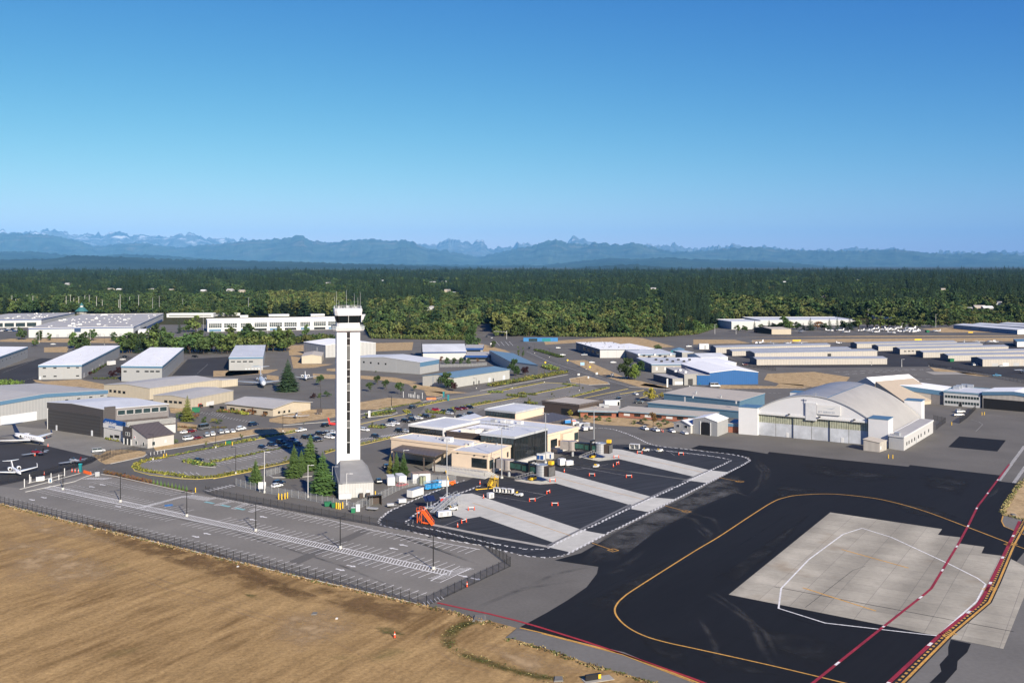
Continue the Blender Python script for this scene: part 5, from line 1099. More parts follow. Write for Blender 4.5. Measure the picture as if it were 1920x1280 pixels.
# the shaft
tc = tf0.lerp(tf1,.5)+tdir*(adep+4.3); tc.z = 0
tc = tc+tx*((g(0,653,861,8.5)-tc).dot(tx))
tow = thing('control_tower','tall white control tower with a dark window strip and glazed cab','control tower',tc)
sw = (g(0,675,861,8.5)-g(0,630.8,861,8.5)).dot(tx)/2; Yt = tc.y-4.2
zat = lambda y: CH-(y-YH)*Yt/F
zs, zb, zg0, zg1, zr = zat(619), zat(613), zat(605.5), zat(591.5), zat(579)
T = lambda a, d_, z_: tc+tx*a+tdir*d_+Vector((0,0,z_))
b = MB(); sl = .62                                   # two white piers with the strip set back between them
for a0, a1 in ((-sw,-sl),(sl,sw)): b.obox(T(a0,-sw,0),tx*(a1-a0),tdir*2*sw,(0,0,zs),TW)
b.obox(T(-sl,-sw+.35,0),tx*2*sl,tdir*(2*sw-.7),(0,0,zs-.05),TW); b.obox(T(-sl,-sw,0),tx*2*sl,tdir*.35,(0,0,zat(851)),TW); b.build('shaft',tow,tc)
SGL = mat('shaft_glass',(.014,.016,.017),.25,.2,.5,spec=.3)
zz = zat(850); n = 0; rr = random.Random(4)
while zz < zs-1.5:
    hh = rr.choice((2.6,4.2,5.4,3.4)); hh = min(hh,zs-.6-zz); b = MB(); b.obox(T(-sl+.02,-sw+.10,zz),tx*(2*sl-.04),tdir*.2,(0,0,hh-.25),(SGL,SGL,mat('strip_panel',(.085,.09,.09),.4),mat('strip_glass',(.03,.032,.032),.25,spec=.3))[(n*7) % 4 if n else 0]); b.build('window',tow,tc); zz += hh; n += 1
def octa(rx,z_,k=.32): return [T(a*rx,d_*rx,z_) for a,d_ in ((-1+k,-1),(1-k,-1),(1,-1+k),(1,1-k),(1-k,1),(-1+k,1),(-1,1-k),(-1,-1+k))]
def frus(b,r0,z0_,r1,z1_,m,k=.32,cap=True):
    p, q = octa(r0,z0_,k), octa(r1,z1_,k); b.add(p+q,[(i,(i+1) % 8,8+(i+1) % 8,8+i) for i in range(8)]+([tuple(range(7,-1,-1)),tuple(range(8,16))] if cap else []),m)
R_ = lambda pxw: pxw/2*Yt/F*.985
b = MB(); frus(b,R_(57),zs-.2,R_(61),zs+.5,TW,.2); b.build('balcony',tow,tc)
b = MB()
for i, (p,q) in enumerate(zip(octa(R_(60),zs+.45,.2),octa(R_(60),zs+.45,.2)[1:]+octa(R_(60),zs+.45,.2)[:1])):
    n_ = max(2,int((q-p).length/1.1))
    for j in range(n_): s_ = p.lerp(q,j/n_); b.cyl(s_,s_+Vector((0,0,1.1)),.035,STEEL,4)
    for h_ in (.55,1.1): b.cyl(p+Vector((0,0,h_)),q+Vector((0,0,h_)),.06,STEEL,4)
    b.add([p,q,q+Vector((0,0,1.05)),p+Vector((0,0,1.05))],[(0,1,2,3)],link_mat('rail_panel',(.45,.50,.48),.55))
b.build('railing',tow,tc)
b = MB(); frus(b,R_(43),zs+.45,R_(43),zg0,TW,.2); b.build('cab_base',tow,tc)
b = MB(); frus(b,R_(42),zg0,R_(48.5),zg1,mat('cab_glass',(.006,.009,.010),.12,.1,.3,spec=.25),.2); cg = b.build('cab_window',tow,tc)
b = MB()
p, q = octa(R_(42)+.04,zg0,.2), octa(R_(48.5)+.04,zg1,.2)
for i in range(8): b.cyl(p[i],q[i],.09,BLACKM,5)
for i in (0,2,4,6): b.cyl(p[i].lerp(p[(i+1) % 8],.5),q[i].lerp(q[(i+1) % 8],.5),.09,TRIM,5)
f = b.build('frame',None,tc); f.parent = cg
b = MB(); frus(b,R_(49.5),zg1,R_(52.5),zr-.7,TW,.2); frus(b,R_(52.5),zr-.7,R_(52),zr,TW,.2); b.build('roof',tow,tc)
b = MB()
for i, (p,q) in enumerate(zip(octa(R_(50),zr,.2),octa(R_(50),zr,.2)[1:]+octa(R_(50),zr,.2)[:1])):
    n_ = max(2,int((q-p).length/.9))
    for j in range(n_): s_ = p.lerp(q,j/n_); b.cyl(s_,s_+Vector((0,0,.9)),.04,STEEL,4)
    b.cyl(p+Vector((0,0,.9)),q+Vector((0,0,.9)),.05,STEEL,4)
b.build('roof_railing',tow,tc)
for a, d_, hh in ((-4.3,-3.5,6.5),(-.3,2,6.8),(2.3,-2,5.6),(4.4,-3,6.2),(4.0,3,4),(-3,3,3)):
    b = MB(); b.cyl(T(a,d_,zr),T(a,d_,zr+hh),.06,STEEL,5,.03); b.build('antenna',tow,tc)
for a, d_, s_ in ((-2.5,-3.0,.5),(-1.2,-2,.45),(.6,-3,.5),(1.8,-2.6,.55),(3.2,-2.8,.4),(0,0,.9),(-3.2,1,.7),(3,0,.6)):
    b = MB(); b.box(T(a,d_,zr),(s_,s_,s_*1.1),GREYM); b.build('roof_equipment',tow,tc)
b = MB(); b.obox(T(sw*.33,-sw-.06,zs-5.6),tx*.9,tdir*.1,(0,0,.9),RLIGHT); b.build('wall_plate',tow,tc)
# ---------------------------------------------------------------- terminal
WH = 7.6
def cor(n,x,y,z_): return g(n,x,y,z_)
ta = Bld('terminal_wing','cream front block of the terminal with a corner window above the ramp',cor(21,1175,845,WH),cor(21,1720,905,WH),cor(22,530,730,WH),WH,STUCCO,RLIGHT,parapet=(.35,STUCCO))
ta.win('u',21,1478,957,1700,1090,GLASS,'window',.04,DOORM); ta.win('v',22,258,905,306,1008,GLASS2,'window',.04,DOORM); ta.win('v',22,325,880,390,985,GLASS,'window',.04,DOORM); ta.win('v',22,482,800,502,866,DOORM,'window')
for x, y in ((1270,868),(1520,903),(1665,922)):
    a_, z_ = ta.hit('u',*px(21,x,y)); ta.panel('u',a_-.3,a_+.3,z_-.2,z_+.2,BLACKM,'wall_light',.3)
ta.vents(22,((225,735),(355,712)),.6,.3);
B_ = cor(21,1375,790,WH); A_ = cor(21,268,655,WH); dC = cor(21,590,590,WH)-A_
tb = Bld('terminal_wing','long cream wing of the terminal behind the brown baggage canopy',A_,B_,B_+dC,WH+.03,STUCCO,RLIGHT,parapet=(.35,STUCCO))
tb.vents(21,((690,620),(960,660),(1385,750),(1480,755)),.8,.3); tb.box(21,1130,700,3.2,2.4,1.8,TRIM); tb.box(21,1040,675,1.6,1.2,1.2,GREYM); tb.box(21,1470,760,1.6,1.2,1.4,TRIM)
U2 = 10.7
u1 = Bld('terminal_hall','glass-fronted upper hall of the terminal with a white parapet, on the left',cor(21,535,460,U2),cor(21,1055,520,U2),cor(21,1585,405,U2),U2,BRWALL,RLIGHT,parapet=(.5,TRIM),wallv=TRIM)
def glazing(bl,face,a0,a1,z0_,z1_,n,m=GLASS,name='window_wall',fin=DOORM,rows=()):
    o = bl.panel(face,a0,a1,z0_,z1_,m,name,.05); ax_ = bl.un if face == 'u' else bl.vn; nn = ax_.cross(Zv); nn = -nn if nn.dot(bl.vn if face == 'u' else bl.un) > 0 else nn
    b = MB()
    for k in range(n+1): b.obox(bl.B+ax_*(a0+(a1-a0)*k/n-.06)+nn*.05+Zv*z0_,ax_*.12,nn*.14,(0,0,z1_-z0_),fin)
    for r_ in rows: b.obox(bl.B+ax_*a0+nn*.05+Zv*r_,ax_*(a1-a0),nn*.1,(0,0,.1),fin)
    q = b.build('mullion_grid',None,bl.o); q.parent = o
glazing(u1,'u',.3,u1.u.length-.3,7.6,U2-.35,13)
q_ = u1.panel('u',-.2,.35,7.0,U2+.4,TRIM,'end_pier',.3)
U3 = 9.9
u2 = Bld('terminal_roof_well','brown walled roof well holding white air units between the two glass halls',cor(21,1098,555,U3),cor(21,1590,600,U3),cor(21,1590,600,U3)+u1.v*.95,U3,BRWALL,RWHITE,parapet=(.3,BRWALL))
for x, y, w, d in ((1450,560,7,3.5),(1680,560,7.5,3.2)): u2.box(21,x,y,w,d,1.5,mat('air_unit',(.66,.63,.56),.6))
for x, y in ((1480,515),(1700,525)):
    b = MB(); c_ = g(21,x,y,U3+1.7); b.cyl(c_,c_+Zv*.3,1.0,GREYM,10); b.build('fan',u2.root,u2.o)
U4 = 10.9
u3 = Bld('terminal_hall','black glass curtain-walled hall of the terminal facing the jet bridges',cor(22,145,575,U4),cor(22,580,622,U4),cor(22,1000,512,U4),U4,BLACKM,RLIGHT,parapet=(.45,mat('roof_edge_metal',(.40,.42,.44),.4)))
glazing(u3,'u',.2,u3.u.length-.2,7.4,U4-.3,10,GLASS2); glazing(u3,'v',.15,u3.v.length-.15,1.7,U4-.3,22,GLASS,rows=(5.6,))
glazing(u3,'u',.1,3.0,1.7,7.3,2,GLASS)
u3.panel('v',0,u3.v.length+.5,0,1.65,CONCW,'plinth',1.6)
b = MB()                                              # the roof screen of pale rails
r0, r1 = g(22,145,445,U4+1.2), g(22,560,492,U4+1.2); n_ = 9
for k in range(n_+1): s_ = r0.lerp(r1,k/n_); b.cyl(Vector((s_.x,s_.y,U4)),s_+Zv*1.4,.09,GREYM,4)
for h_ in (0,1.4): b.obox(r0+Zv*h_,r1-r0,Vector((0,.25,0)),(0,0,.3),GREYM)
b.build('roof_screen',u3.root,u3.o)
B_ = cor(22,1000,592,WH); C_ = cor(22,1400,492,WH); A_ = B_+(cor(22,230,357,WH)-C_)
u4 = Bld('terminal_wing','cream right-hand wing of the terminal with a pale flat roof and brown door',A_,B_,C_,WH+.06,STUCCO,RLIGHT,parapet=(.35,STUCCO))
u4.win('v',22,1045,640,1125,730,GLASS,'window',.04,DOORM); u4.win('v',22,1142,645,1180,725,mat('brown_door',(.10,.05,.03),.6),'door',.06); u4.win('v',22,1295,560,1395,650,GLASS2,'window',.04,DOORM)
u4.panel('v',u4.v.length*.40,u4.v.length*.76,0,WH-.6,STUCCO,'bay',1.6); u4.panel('v',u4.v.length*.15,u4.v.length*.78,0,1.6,CONCW,'plinth',2.6)
for x, y in ((315,420),(440,425),(520,430),(650,440)): u4.box(22,x,y,2.6,1.8,1.3,(TRIM,GREYM)[x % 2],'roof_unit')
u5 = Bld('terminal_hall','rear glass-fronted hall of the terminal with a blank cream side',cor(22,205,260,9),cor(22,592,302,9),cor(22,955,225,9),9.0,STUCCO,RLIGHT,parapet=(.45,mat('roof_edge_metal',(.4,.42,.44))))
glazing(u5,'u',.3,u5.u.length-.2,4.2,8.7,11,GLASS2)
def canopy(lab,pts,z_,m,posts,name='canopy'):
    c_ = sum(pts,Vector())/len(pts); o = Vector((c_.x,c_.y,0)); r = thing(name,lab,'canopy',o)
    b = MB(); p = [Vector((q.x,q.y,z_)) for q in pts]
    if (p[1]-p[0]).cross(p[2]-p[1]).z < 0: p.reverse()
    b.prism(p,.45,m); b.build('roof',r,o)
    for q in posts: b = MB(); b.obox(Vector((q.x-.25,q.y-.25,0)),(.5,0,0),(0,.5,0),(0,0,z_),BRWALL); b.build('post',r,o)
    return r
cp = [cor(21,262,838,5.2),cor(21,548,714,5.2),cor(21,1222,800,5.2),cor(21,925,940,5.2)]
canopy('brown metal canopy over the baggage area in front of the cream terminal wing',cp,5.2,BROWN,[g(21,760,1140),g(21,915,1160),cp[0].lerp(cp[3],.3)+Vector((0,.6,0)),cp[0].lerp(cp[3],.04)+Vector((.5,.4,0)),cp[2].lerp(cp[3],.45)])
cp = [cor(22,640,405,5),cor(22,1062,305,5),cor(22,1335,368,5),cor(22,985,447,5)]
canopy('brown metal canopy behind the right-hand terminal wing',cp,5.0,BROWN,[g(22,1190,462),cp[2]+Vector((-1,-.5,0)),cp[3]+Vector((0,1,0)),cp[1]+Vector((0,-1,0))])
cp = [cor(21,1250,358,6),cor(21,1520,290,6),cor(21,1645,342,6),cor(21,1480,382,6)]
canopy('pale entrance canopy with a blue corner on the car park side of the terminal',cp,6.0,RLIGHT,[cp[1]+Vector((0,-1,0)),cp[2]+Vector((-1,0,0)),cp[0]+Vector((1,0,0))])
# ramp and stair in front of the cream block
rb = ta.B+ta.un*(ta.u.length+7); ro = Vector((rb.x,rb.y,0)); rp = thing('access_ramp','pale concrete access ramp with railings and a stair below the cream terminal block','ramp',ro)
b = MB(); L_ = ta.u.length+7; b.obox(ta.B-ta.vn*3.6,ta.un*L_,ta.vn*3.4,(0,0,1.7),CONCW); b.build('landing',rp,ro)
b = MB(); e0 = ta.B-ta.vn*6.6; b.hexa([e0-ta.un*2,e0+ta.un*(L_-8),e0+ta.un*(L_-8)+ta.vn*2.8,e0-ta.un*2+ta.vn*2.8,e0-ta.un*2+Zv*.3,e0+ta.un*(L_-8)+Zv*1.7,e0+ta.un*(L_-8)+ta.vn*2.8+Zv*1.7,e0-ta.un*2+ta.vn*2.8+Zv*.3],CONCW); b.build('ramp_slope',rp,ro)
b = MB()
for k in range(7): b.obox(ta.B-ta.un*(.3+.8*k)-ta.vn*3.6,-ta.un*.8,ta.vn*3.2,(0,0,1.7-.23*k),CONCW)
b.build('stair',rp,ro); b = MB()
for off, za, zb_, x0, x1 in ((-3.55,1.7,1.7,0,L_),(-6.5,.3,1.7,-2,L_-8),(-3.9,1.7,1.7,0,L_-8)):
    s0_, s1_ = ta.B+ta.vn*off+ta.un*x0+Zv*za, ta.B+ta.vn*off+ta.un*x1+Zv*zb_; n_ = int((x1-x0)/1.5)
    for k in range(n_+1): q = s0_.lerp(s1_,k/n_); b.cyl(q,q+Zv*1.1,.03,STEEL,4)
    for h_ in (.55,1.1): b.cyl(s0_+Zv*h_,s1_+Zv*h_,.03,STEEL,4)
b.build('railing',rp,ro)
# ---------------------------------------------------------------- jet bridges
SILV = mat('silver_panel',(.52,.54,.56),.35,.06,.8,metal=.6,stripes=('Z',1.0,.08))
TUNG = mat('tunnel_glass',(.030,.085,.068),.12,.35,.5,spec=.6)
def jet_bridge(S_,E_,lab):
    d = (E_-S_); d.z = 0; L = d.length; d.normalize(); nn = Vector((-d.y,d.x,0)); r = thing('jet_bridge',lab,'jet bridge',S_,0,'jet bridges on the stands'); o = S_
    zf, zt = 3.1, 6.0
    b = MB(); b.cyl(S_+Zv*2.6,S_+Zv*6.4,2.0,mat('rotunda_panel',(.30,.27,.25),.5),12); b.cyl(S_,S_+Zv*2.6,.55,STEEL,10); b.obox(S_-d*5+nn*1.6+Zv*2.8,d*5,-nn*3.2,(0,0,3.4),MATS['rotunda_panel']); b.build('rotunda',r,o)
    for k, (a0,a1,w,zz_) in enumerate(((1.5,L*.58,2.6,0),(L*.46,L-2.2,3.0,-.2))):
        b = MB(); b.obox(S_+d*a0-nn*w/2+Zv*(zf+zz_),d*(a1-a0),nn*w,(0,0,.55),BLACKM); b.obox(S_+d*a0-nn*w/2+Zv*(zt+zz_-.35),d*(a1-a0),nn*w,(0,0,.4),BLACKM); b.obox(S_+d*a0-nn*(w/2-.06)+Zv*(zf+zz_+.5),d*(a1-a0),nn*(w-.12),(0,0,zt-zf-.8),TUNG)
        n_ = max(3,int((a1-a0)/2.2))
        for j in range(n_+1):
            for s_ in (-1,1): b.obox(S_+d*(a0+(a1-a0-.12)*j/n_)+nn*s_*w/2-nn*.05+Zv*(zf+zz_+.4),d*.14,nn*.1,(0,0,zt-zf-.6),mat('tunnel_frame',(.035,.06,.05),.5))
        b.build('tunnel',r,o)
    c = S_+d*(L-.6); b = MB(); b.cyl(c+Zv*2.4,c+Zv*6.4,2.25,SILV,18); b.cyl(c+Zv*6.4,c+Zv*6.55,2.35,STEEL,18); b.build('cab_drum',r,o)
    b = MB(); q = c+d*1.6+nn*.6; b.obox(q-nn*1.9+Zv*2.6,d*2.6,nn*3.8,(0,0,3.7),BRWALL); b.build('cab',r,o)
    b = MB(); b.obox(c+d*4.2-nn*1.6+Zv*2.9,d*.3,nn*3.4,(0,0,3.2),mat('bellows',(.10,.10,.10),.8)); b.build('bellows',r,o)
    b = MB(); b.obox(c+d*2.2+nn*.8+Zv*6.6,d*1.6,nn*1.6,(0,0,1.3),YELM); b.cyl(c+d*3+nn*1.6+Zv*6.2,c+d*3+nn*1.6+Zv*6.7,.2,BLACKM,6); b.build('beacon_box',r,o)
    u = S_+d*(L*.68); b = MB()
    for s_ in (-1,1): b.obox(u+nn*s_*1.9-nn*.25-d*.25+Zv*.9,d*.5,nn*.5,(0,0,6.2),BLACKM)
    b.obox(u-nn*2.0-d*.4+Zv*6.9,d*.8,nn*4.0,(0,0,.5),BLACKM); b.build('lift_frame',r,o)
    b = MB(); b.obox(u-nn*1.5-d*1.0+Zv*.45,d*2.0,nn*3.0,(0,0,.8),YELM); b.build('bogie',r,o)
    for s_ in (-1,1): b = MB(); b.cyl(u+nn*(s_*1.1-.25)+Zv*.55,u+nn*(s_*1.1+.25)+Zv*.55,.55,BLACKM,12); b.build('wheel',r,o)
    b = MB(); p0 = S_+d*(L*.80)-nn*2.0+Zv*2.9; p1 = S_+d*(L*.34)-nn*2.3+Zv*.15
    b.obox(p0-nn*1.0,d*1.6,nn*1.0,(0,0,.12),STEEL)
    for k in range(12): q = p0.lerp(p1,(k+.5)/12); b.obox(q-nn*1.0,d*.32,nn*.9,(0,0,.05),RLIGHT)
    for s_ in (0,-1.0):
        b.cyl(p0+nn*s_,p1+nn*s_,.06,STEEL,5); b.cyl(p0+nn*s_+Zv*1.0,p1+nn*s_+Zv*1.0,.045,TRIM,5)
        for k in range(7): q = p0.lerp(p1,k/6)+nn*s_; b.cyl(q,q+Zv*1.0,.035,TRIM,4)
    b.build('service_stair',r,o)
    for k in range(3): b = MB(); b.box(S_+d*(L*.7+k*1.5)+nn*(.4-k*.5)+Zv*6.2,(.9,.7,.6),GREYM); b.build('roof_unit',r,o)
jet_bridge(g(22,510,1115),g(22,950,1190),'nearer jet bridge with green glass tunnel and silver drum, by the black glass hall')
jet_bridge(g(22,1325,855),g(22,1705,890),'farther jet bridge with green glass tunnel and silver drum, by the right-hand wing')
# ---------------------------------------------------------------- arched hangar
hA, hB = g(9,375,542), g(9,1012,602); hu = (hB-hA).normalized(); hc = hA.lerp(hB,.5); hv = Vector((-hu.y,hu.x,0)); w1 = (hB-hA).length/2
hdp = (g(9,1055,262,18.5)-g(9,850,348,18.5)).dot(hv)
ah = thing('arched_hangar','huge white hangar with an arched grey roof and tall sliding doors','hangar',hc)
ARW = mat('arch_white',(.56,.565,.575),.6,.03,.3)
zc = lambda s_: max(20.2-(s_/w1)**2*8.2,3.0)
w2 = w1*1.36; NS = 26
def hp(s_,d_,z_): return hc+hu*s_+hv*d_+Zv*z_
b = MB()
SS = [-w1+2*w1*i/NS for i in range(NS+1)]
fp = [hp(s_,0,zc(s_)) for s_ in SS]; lo = [hp(s_,0,10.2) for s_ in SS]
b.add(lo+fp,[(i,i+1,NS+2+i,NS+1+i) for i in range(NS)],ARW)
bk = [hp(s_,hdp,zc(s_)) for s_ in SS]; bl_ = [hp(s_,hdp,0) for s_ in SS]; b.build('gable_wall',ah,hc); b = MB(); b.add(bl_+bk,[(i+1,i,NS+1+i,NS+2+i) for i in range(NS)],ARW); b.build('rear_gable_wall',ah,hc)
ws = [-w2+2*w2*i/40 for i in range(41)]
for s0_, s1_, mm, nm in ((-w2,w1*.28,mat('silver_roof',(.31,.315,.32),.5,.06,.3,metal=.2,var2=.12,scale2=.08),'roof'),(w1*.28,w2,mat('weathered_roof',(.36,.35,.325),.7,.05,.3,var2=.08,scale2=.1,stretch=(1,.3,1)),'roof_side')):
    n_ = 18; b = MB(); ss = [s0_+(s1_-s0_)*i/n_ for i in range(n_+1)]; nd = 14
    for j in range(nd):
        d0, d1 = -.3+(hdp+.6)*j/nd, -.3+(hdp+.6)*(j+1)/nd
        dd0, dd1 = d0, d1
        p = [hp(s_,dd0 if abs(s_) <= w1 or j else 3.5,zc(s_)+.12) for s_ in ss]; q = [hp(s_,dd1,zc(s_)+.12) for s_ in ss]
        b.add(p+q,[(i,i+1,n_+2+i,n_+1+i) for i in range(n_)],mm)
    b.build(nm,ah,hc,smooth=True)
b = MB(); p = [hp(w1*.28-.2,d_,zc(w1*.28)+.2) for d_ in (-.3,hdp+.3)]; b.add([p[0],p[0]+hu*.5-Zv*.08,p[1]+hu*.5-Zv*.08,p[1]],[(0,1,2,3)],BLUEB); b.build('roof_seam',ah,hc)
b = MB()                                             # rib lines of the roof sheets
for k in range(1,12):
    d_ = hdp*k/12; q = [hp(w1*.3+(w2-w1*.3)*i/14,d_,zc(w1*.3+(w2-w1*.3)*i/14)+.17) for i in range(15)]; b.add(q+[v+hv*.16 for v in q],[(i,i+1,16+i,15+i) for i in range(14)],RGREY)
b.build('roof_rib',ah,hc)
b = MB()                                             # edge strip along the arch
for i in range(NS): b.hexa([fp[i]-hv*.4-Zv*.15,fp[i+1]-hv*.4-Zv*.15,fp[i+1]+hv*.1-Zv*.15,fp[i]+hv*.1-Zv*.15,fp[i]-hv*.4+Zv*.3,fp[i+1]-hv*.4+Zv*.3,fp[i+1]+hv*.1+Zv*.3,fp[i]+hv*.1+Zv*.3],GREYM)
b.build('roof_edge',ah,hc)
b = MB(); b.obox(hp(-w1,-.6,9.9),hu*2*w1,hv*.9,(0,0,.9),TRIM); b.build('door_header',ah,hc)
# sliding doors: metal below, yellow-green panes above
DGL = mat('door_panes',(.29,.30,.225),.5,.25,.9,stripes=('X',.9,.22)); DMT = mat('door_sheet',(.42,.44,.47),.5,.12,.5,var2=.2,scale2=.15); nd = 6
for k in range(nd):
    s0_ = -w1+2*w1*k/nd; wd = 2*w1/nd; dd = .25+.35*(k % 2); b = MB(); b.obox(hp(s0_+.06,dd,.05),hu*(wd-.12),hv*.3,(0,0,6.1),DMT); b.obox(hp(s0_+.06,dd,6.15),hu*(wd-.12),hv*.3,(0,0,3.7),DGL if k else DGL); o_ = b.build('sliding_door',ah,hc)
    f = MB(); f.obox(hp(s0_-.05,dd-.15,.05),hu*.16,hv*.15,(0,0,9.8),DOORM); f_ = f.build('door_edge',None,hc); f_.parent = o_
    if k in (1,4): f = MB(); f.obox(hp(s0_+wd*.6,dd-.12,.05),hu*1.2,hv*.12,(0,0,2.3),TRIM); f_ = f.build('wicket_door',None,hc); f_.parent = o_
s_ = (g(9,690,570)-hc).dot(hu); b = MB(); b.obox(hp(s_-2.6,-.75,9.0),hu*5.0,hv*.8,(0,0,8.0),mat('bright_panel',(.52,.53,.54),.4)); b.build('tail_door',ah,hc)
s0_ = (g(9,724,572)-hc).dot(hu); b = MB(); b.obox(hp(s0_,-.75,12.2),hu*10.6,hv*.5,(0,0,4.2),TRIM); b.build('name_board',ah,hc)
letters('WORKSHOP JET SERVICES' if False else 'pic  SERVICES AT AIRPORT' if False else 'JET SERVICES',hp(s0_+.8,-.79,12.9),hu,Zv,1.3,mat('pale_lettering',(.36,.40,.45),.5),ah,hc)
b = MB(); q = [hp(s0_+2.5,-.78,15.2),hp(s0_+7.0,-.78,14.7),hp(s0_+8.6,-.78,15.9),hp(s0_+6.6,-.78,15.1)]; b.add(q,[(0,1,2,3)],MATS['pale_lettering']); b.build('emblem',ah,hc)
# door-pocket towers
def ptow(n,xa,ya,xb,yb,ytop,dep):
    A_, B_ = g(n,xa,ya), g(n,xb,yb); H_ = hgt(n,xa,ya,ytop); d = B_-A_; v = hv; b = MB(); b.obox(A_,d,v*dep,(0,0,H_),ARW); b.obox(A_-v*.15+Zv*H_-d*.01,d*1.02,v*(dep+.3),(0,0,.35),BLUEB); b.build('door_tower',ah,hc); return A_, B_, H_
ptow(9,263,536,373,545,380,9); ptow(9,1016,606,1132,618,446,9)
for x0, x1, yb, yt in ((533,610,330,293),(1215,1325,440,348)):
    A_ = hp(-w1*1.25 if x0 < 600 else w1*1.05,hdp+1,0); b = MB(); b.obox(A_,hu*(w1*.32),hv*8,(0,0,12.5),ARW); b.obox(A_-hv*.1+Zv*12.5,hu*(w1*.33),hv*8.2,(0,0,.35),BLUEB); b.build('rear_tower',ah,hc)
for x, y in ((710,322),): c_ = g(9,x,y,20.3); b = MB(); b.cyl(c_,c_+Zv*2.0,.15,STEEL,5); b.obox(c_+Zv*1.2-hu*1.2,hu*2.4,hv*.2,(0,0,.3),STEEL); b.build('obstruction_light',ah,hc)
for x, y in ((600,412),(760,432),(965,446)): s_ = (g(9,x,y,10.5)-hc).dot(hu); b = MB(); b.box(hp(s_,-1.1,10.8),(.9,.7,.5),BLACKM); b.build('flood_light',ah,hc)
# annex along the right side and the little hut at the corner
A_, B_, C_ = g(9,1135,622), g(9,1222,634), g(9,1392,530)
q = Bld('annex','low white annex with a grey flat roof and square windows along the arched hangar',A_,B_,C_,hgt(9,1222,634,556),WWHITE,RGREY,parapet=(.2,TRIM))
for k in (.08,.15,.24,.33,.46,.55,.68,.82): q.panel('v',q.v.length*k,q.v.length*k+1.6,1.6,3.1,GLASS,'window',.05)
q.panel('v',q.v.length*.39,q.v.length*.39+1.2,0,2.4,GREYM,'door'); q.box(9,1185,545,2.4,1.8,1.4,STEEL)
A_, B_, C_ = g(9,988,632), g(9,1082,642), g(9,1122,628)
q = Bld('hut','small tan hut with a rusty roof edge at the corner of the arched hangar',A_,B_,C_,3.9,WBEIGE,RTAN,'shed_u',.9); q.panel('v',.4,1.8,1.0,2.4,TRIM,'window')
# white gable and tan roof behind the arch
A_, B_ = g(9,948,330), g(9,1064,347)
q = Bld('hangar','white roofed gabled hangar peeping over the arched roof',A_,B_,back(A_,B_,26),9.5,WWHITE,RWHITE,'gable_v',3.6)
A_, B_ = g(9,1050,352), g(9,1235,378); q = Bld('hangar','tan roofed gabled hangar behind the arched hangar',A_,B_,back(A_,B_,24),2.0,WTAN,mat('tan_sheet_roof',(.38,.32,.25),.7,.05),'gable_v',10.0,apex=.95)

# ---------------------------------------------------------------- trees one can tell apart
def tr_(n,x,yb,yt,key,label,group=None,wide=1.0,name=None):
    p = g(n,x,yb); h = hgt(n,x,yb,yt); nm = name or {'spruce': 'spruce_tree','cypres': 'cypress_tree','purple': 'purple_leaved_tree','bigspr': 'spruce_tree','fir0': 'fir_tree'}.get(key[:6],'fir_tree' if key[:3] == 'fir' else ('poplar_tree' if key[:6] == 'poplar' else ('alder_tree' if key[:5] == 'alder' else 'broadleaf_tree')))
    return tree(key,nm,label,p,h,group,wide=wide)
for a in ((6,318,590,398,'spruce0','small lone spruce at the corner of the tower car park',.95),(6,605,535,292,'spruce1','spruce standing left of the tallest spruce by the tower',1.0),(6,728,482,212,'spruce2','tallest of the spruces beside the tower',1.0),(6,820,668,345,'spruce0','wide dark spruce nearest the fence, right against the tower annex',1.05),(6,660,500,330,'spruce1','low spruce between the two big ones left of the tower',.9),
          (21,350,1195,855,'cypress0','bright green conifer behind the white containers, left of its twin',1.1),(21,455,1205,850,'cypress1','bright green conifer behind the white containers, right beside the white pole',1.1),(21,255,1180,880,'goldfir','reddish sparse conifer left of the two bright green ones',.7),
          (1,1405,918,722,'goldfir','yellow-green conifer by the car park of the tan workshop',1.0),(2,398,692,450,'bigspruce','big dark spruce beside the parked airliner',1.0),
          (2,1595,668,556,'darktree','broad dark tree at the near corner of the long pale blue hall',1.15),(2,1640,690,618,'purple','round purple tree at the near corner of the long pale blue hall',.8),(3,340,578,455,'darktree','tall dark tree at the far end of the long pale blue hall',.75),(3,422,572,502,'purple','purple tree at the far end of the long pale blue hall',.95),
          (3,1195,602,450,'darktree','broad dark grey-green tree on the verge by the grey offices',.95),(3,1285,548,468,'darktree','dark tree against the navy end of the grey office',1.1),(3,1240,608,490,'limetree','bright green tree on the verge by the grey offices',.75),(3,1362,768,672,'goldtree','golden tree in the car park behind the brick wing',1.25),(3,1445,742,704,'goldtree','small golden tree right of the bigger golden one',1.5),
          (3,1410,410,345,'roundtree','round dark tree behind the grey offices',1.2),(3,366,442,355,'poplar0','left of two thin poplars beside the road junction',.8),(3,400,444,360,'poplar1','right of two thin poplars beside the road junction',.8),
          (2,1780,362,212,'darktree','massive dark tree at the road corner behind the blue striped pavilion',.85),(2,1812,362,318,'limetree','small bright green tree at the foot of the massive dark one',.8),(3,180,365,315,'roundtree','round tree at the road junction',1.0),(23,628,600,440,'rusttree','red-leaved tree among shrubs by the parked white pickups',1.0),
          (22,1295,345,262,'goldtree','yellowing tree in front of the dark doorway of the brown wing',.9),(22,1420,372,258,'cypress1','slim dark conifer beside the brick corner office',.5),(22,770,195,150,'goldtree','yellow shrubby tree behind the rear terminal hall',1.2)):
    tr_(*a[:6],wide=a[6])
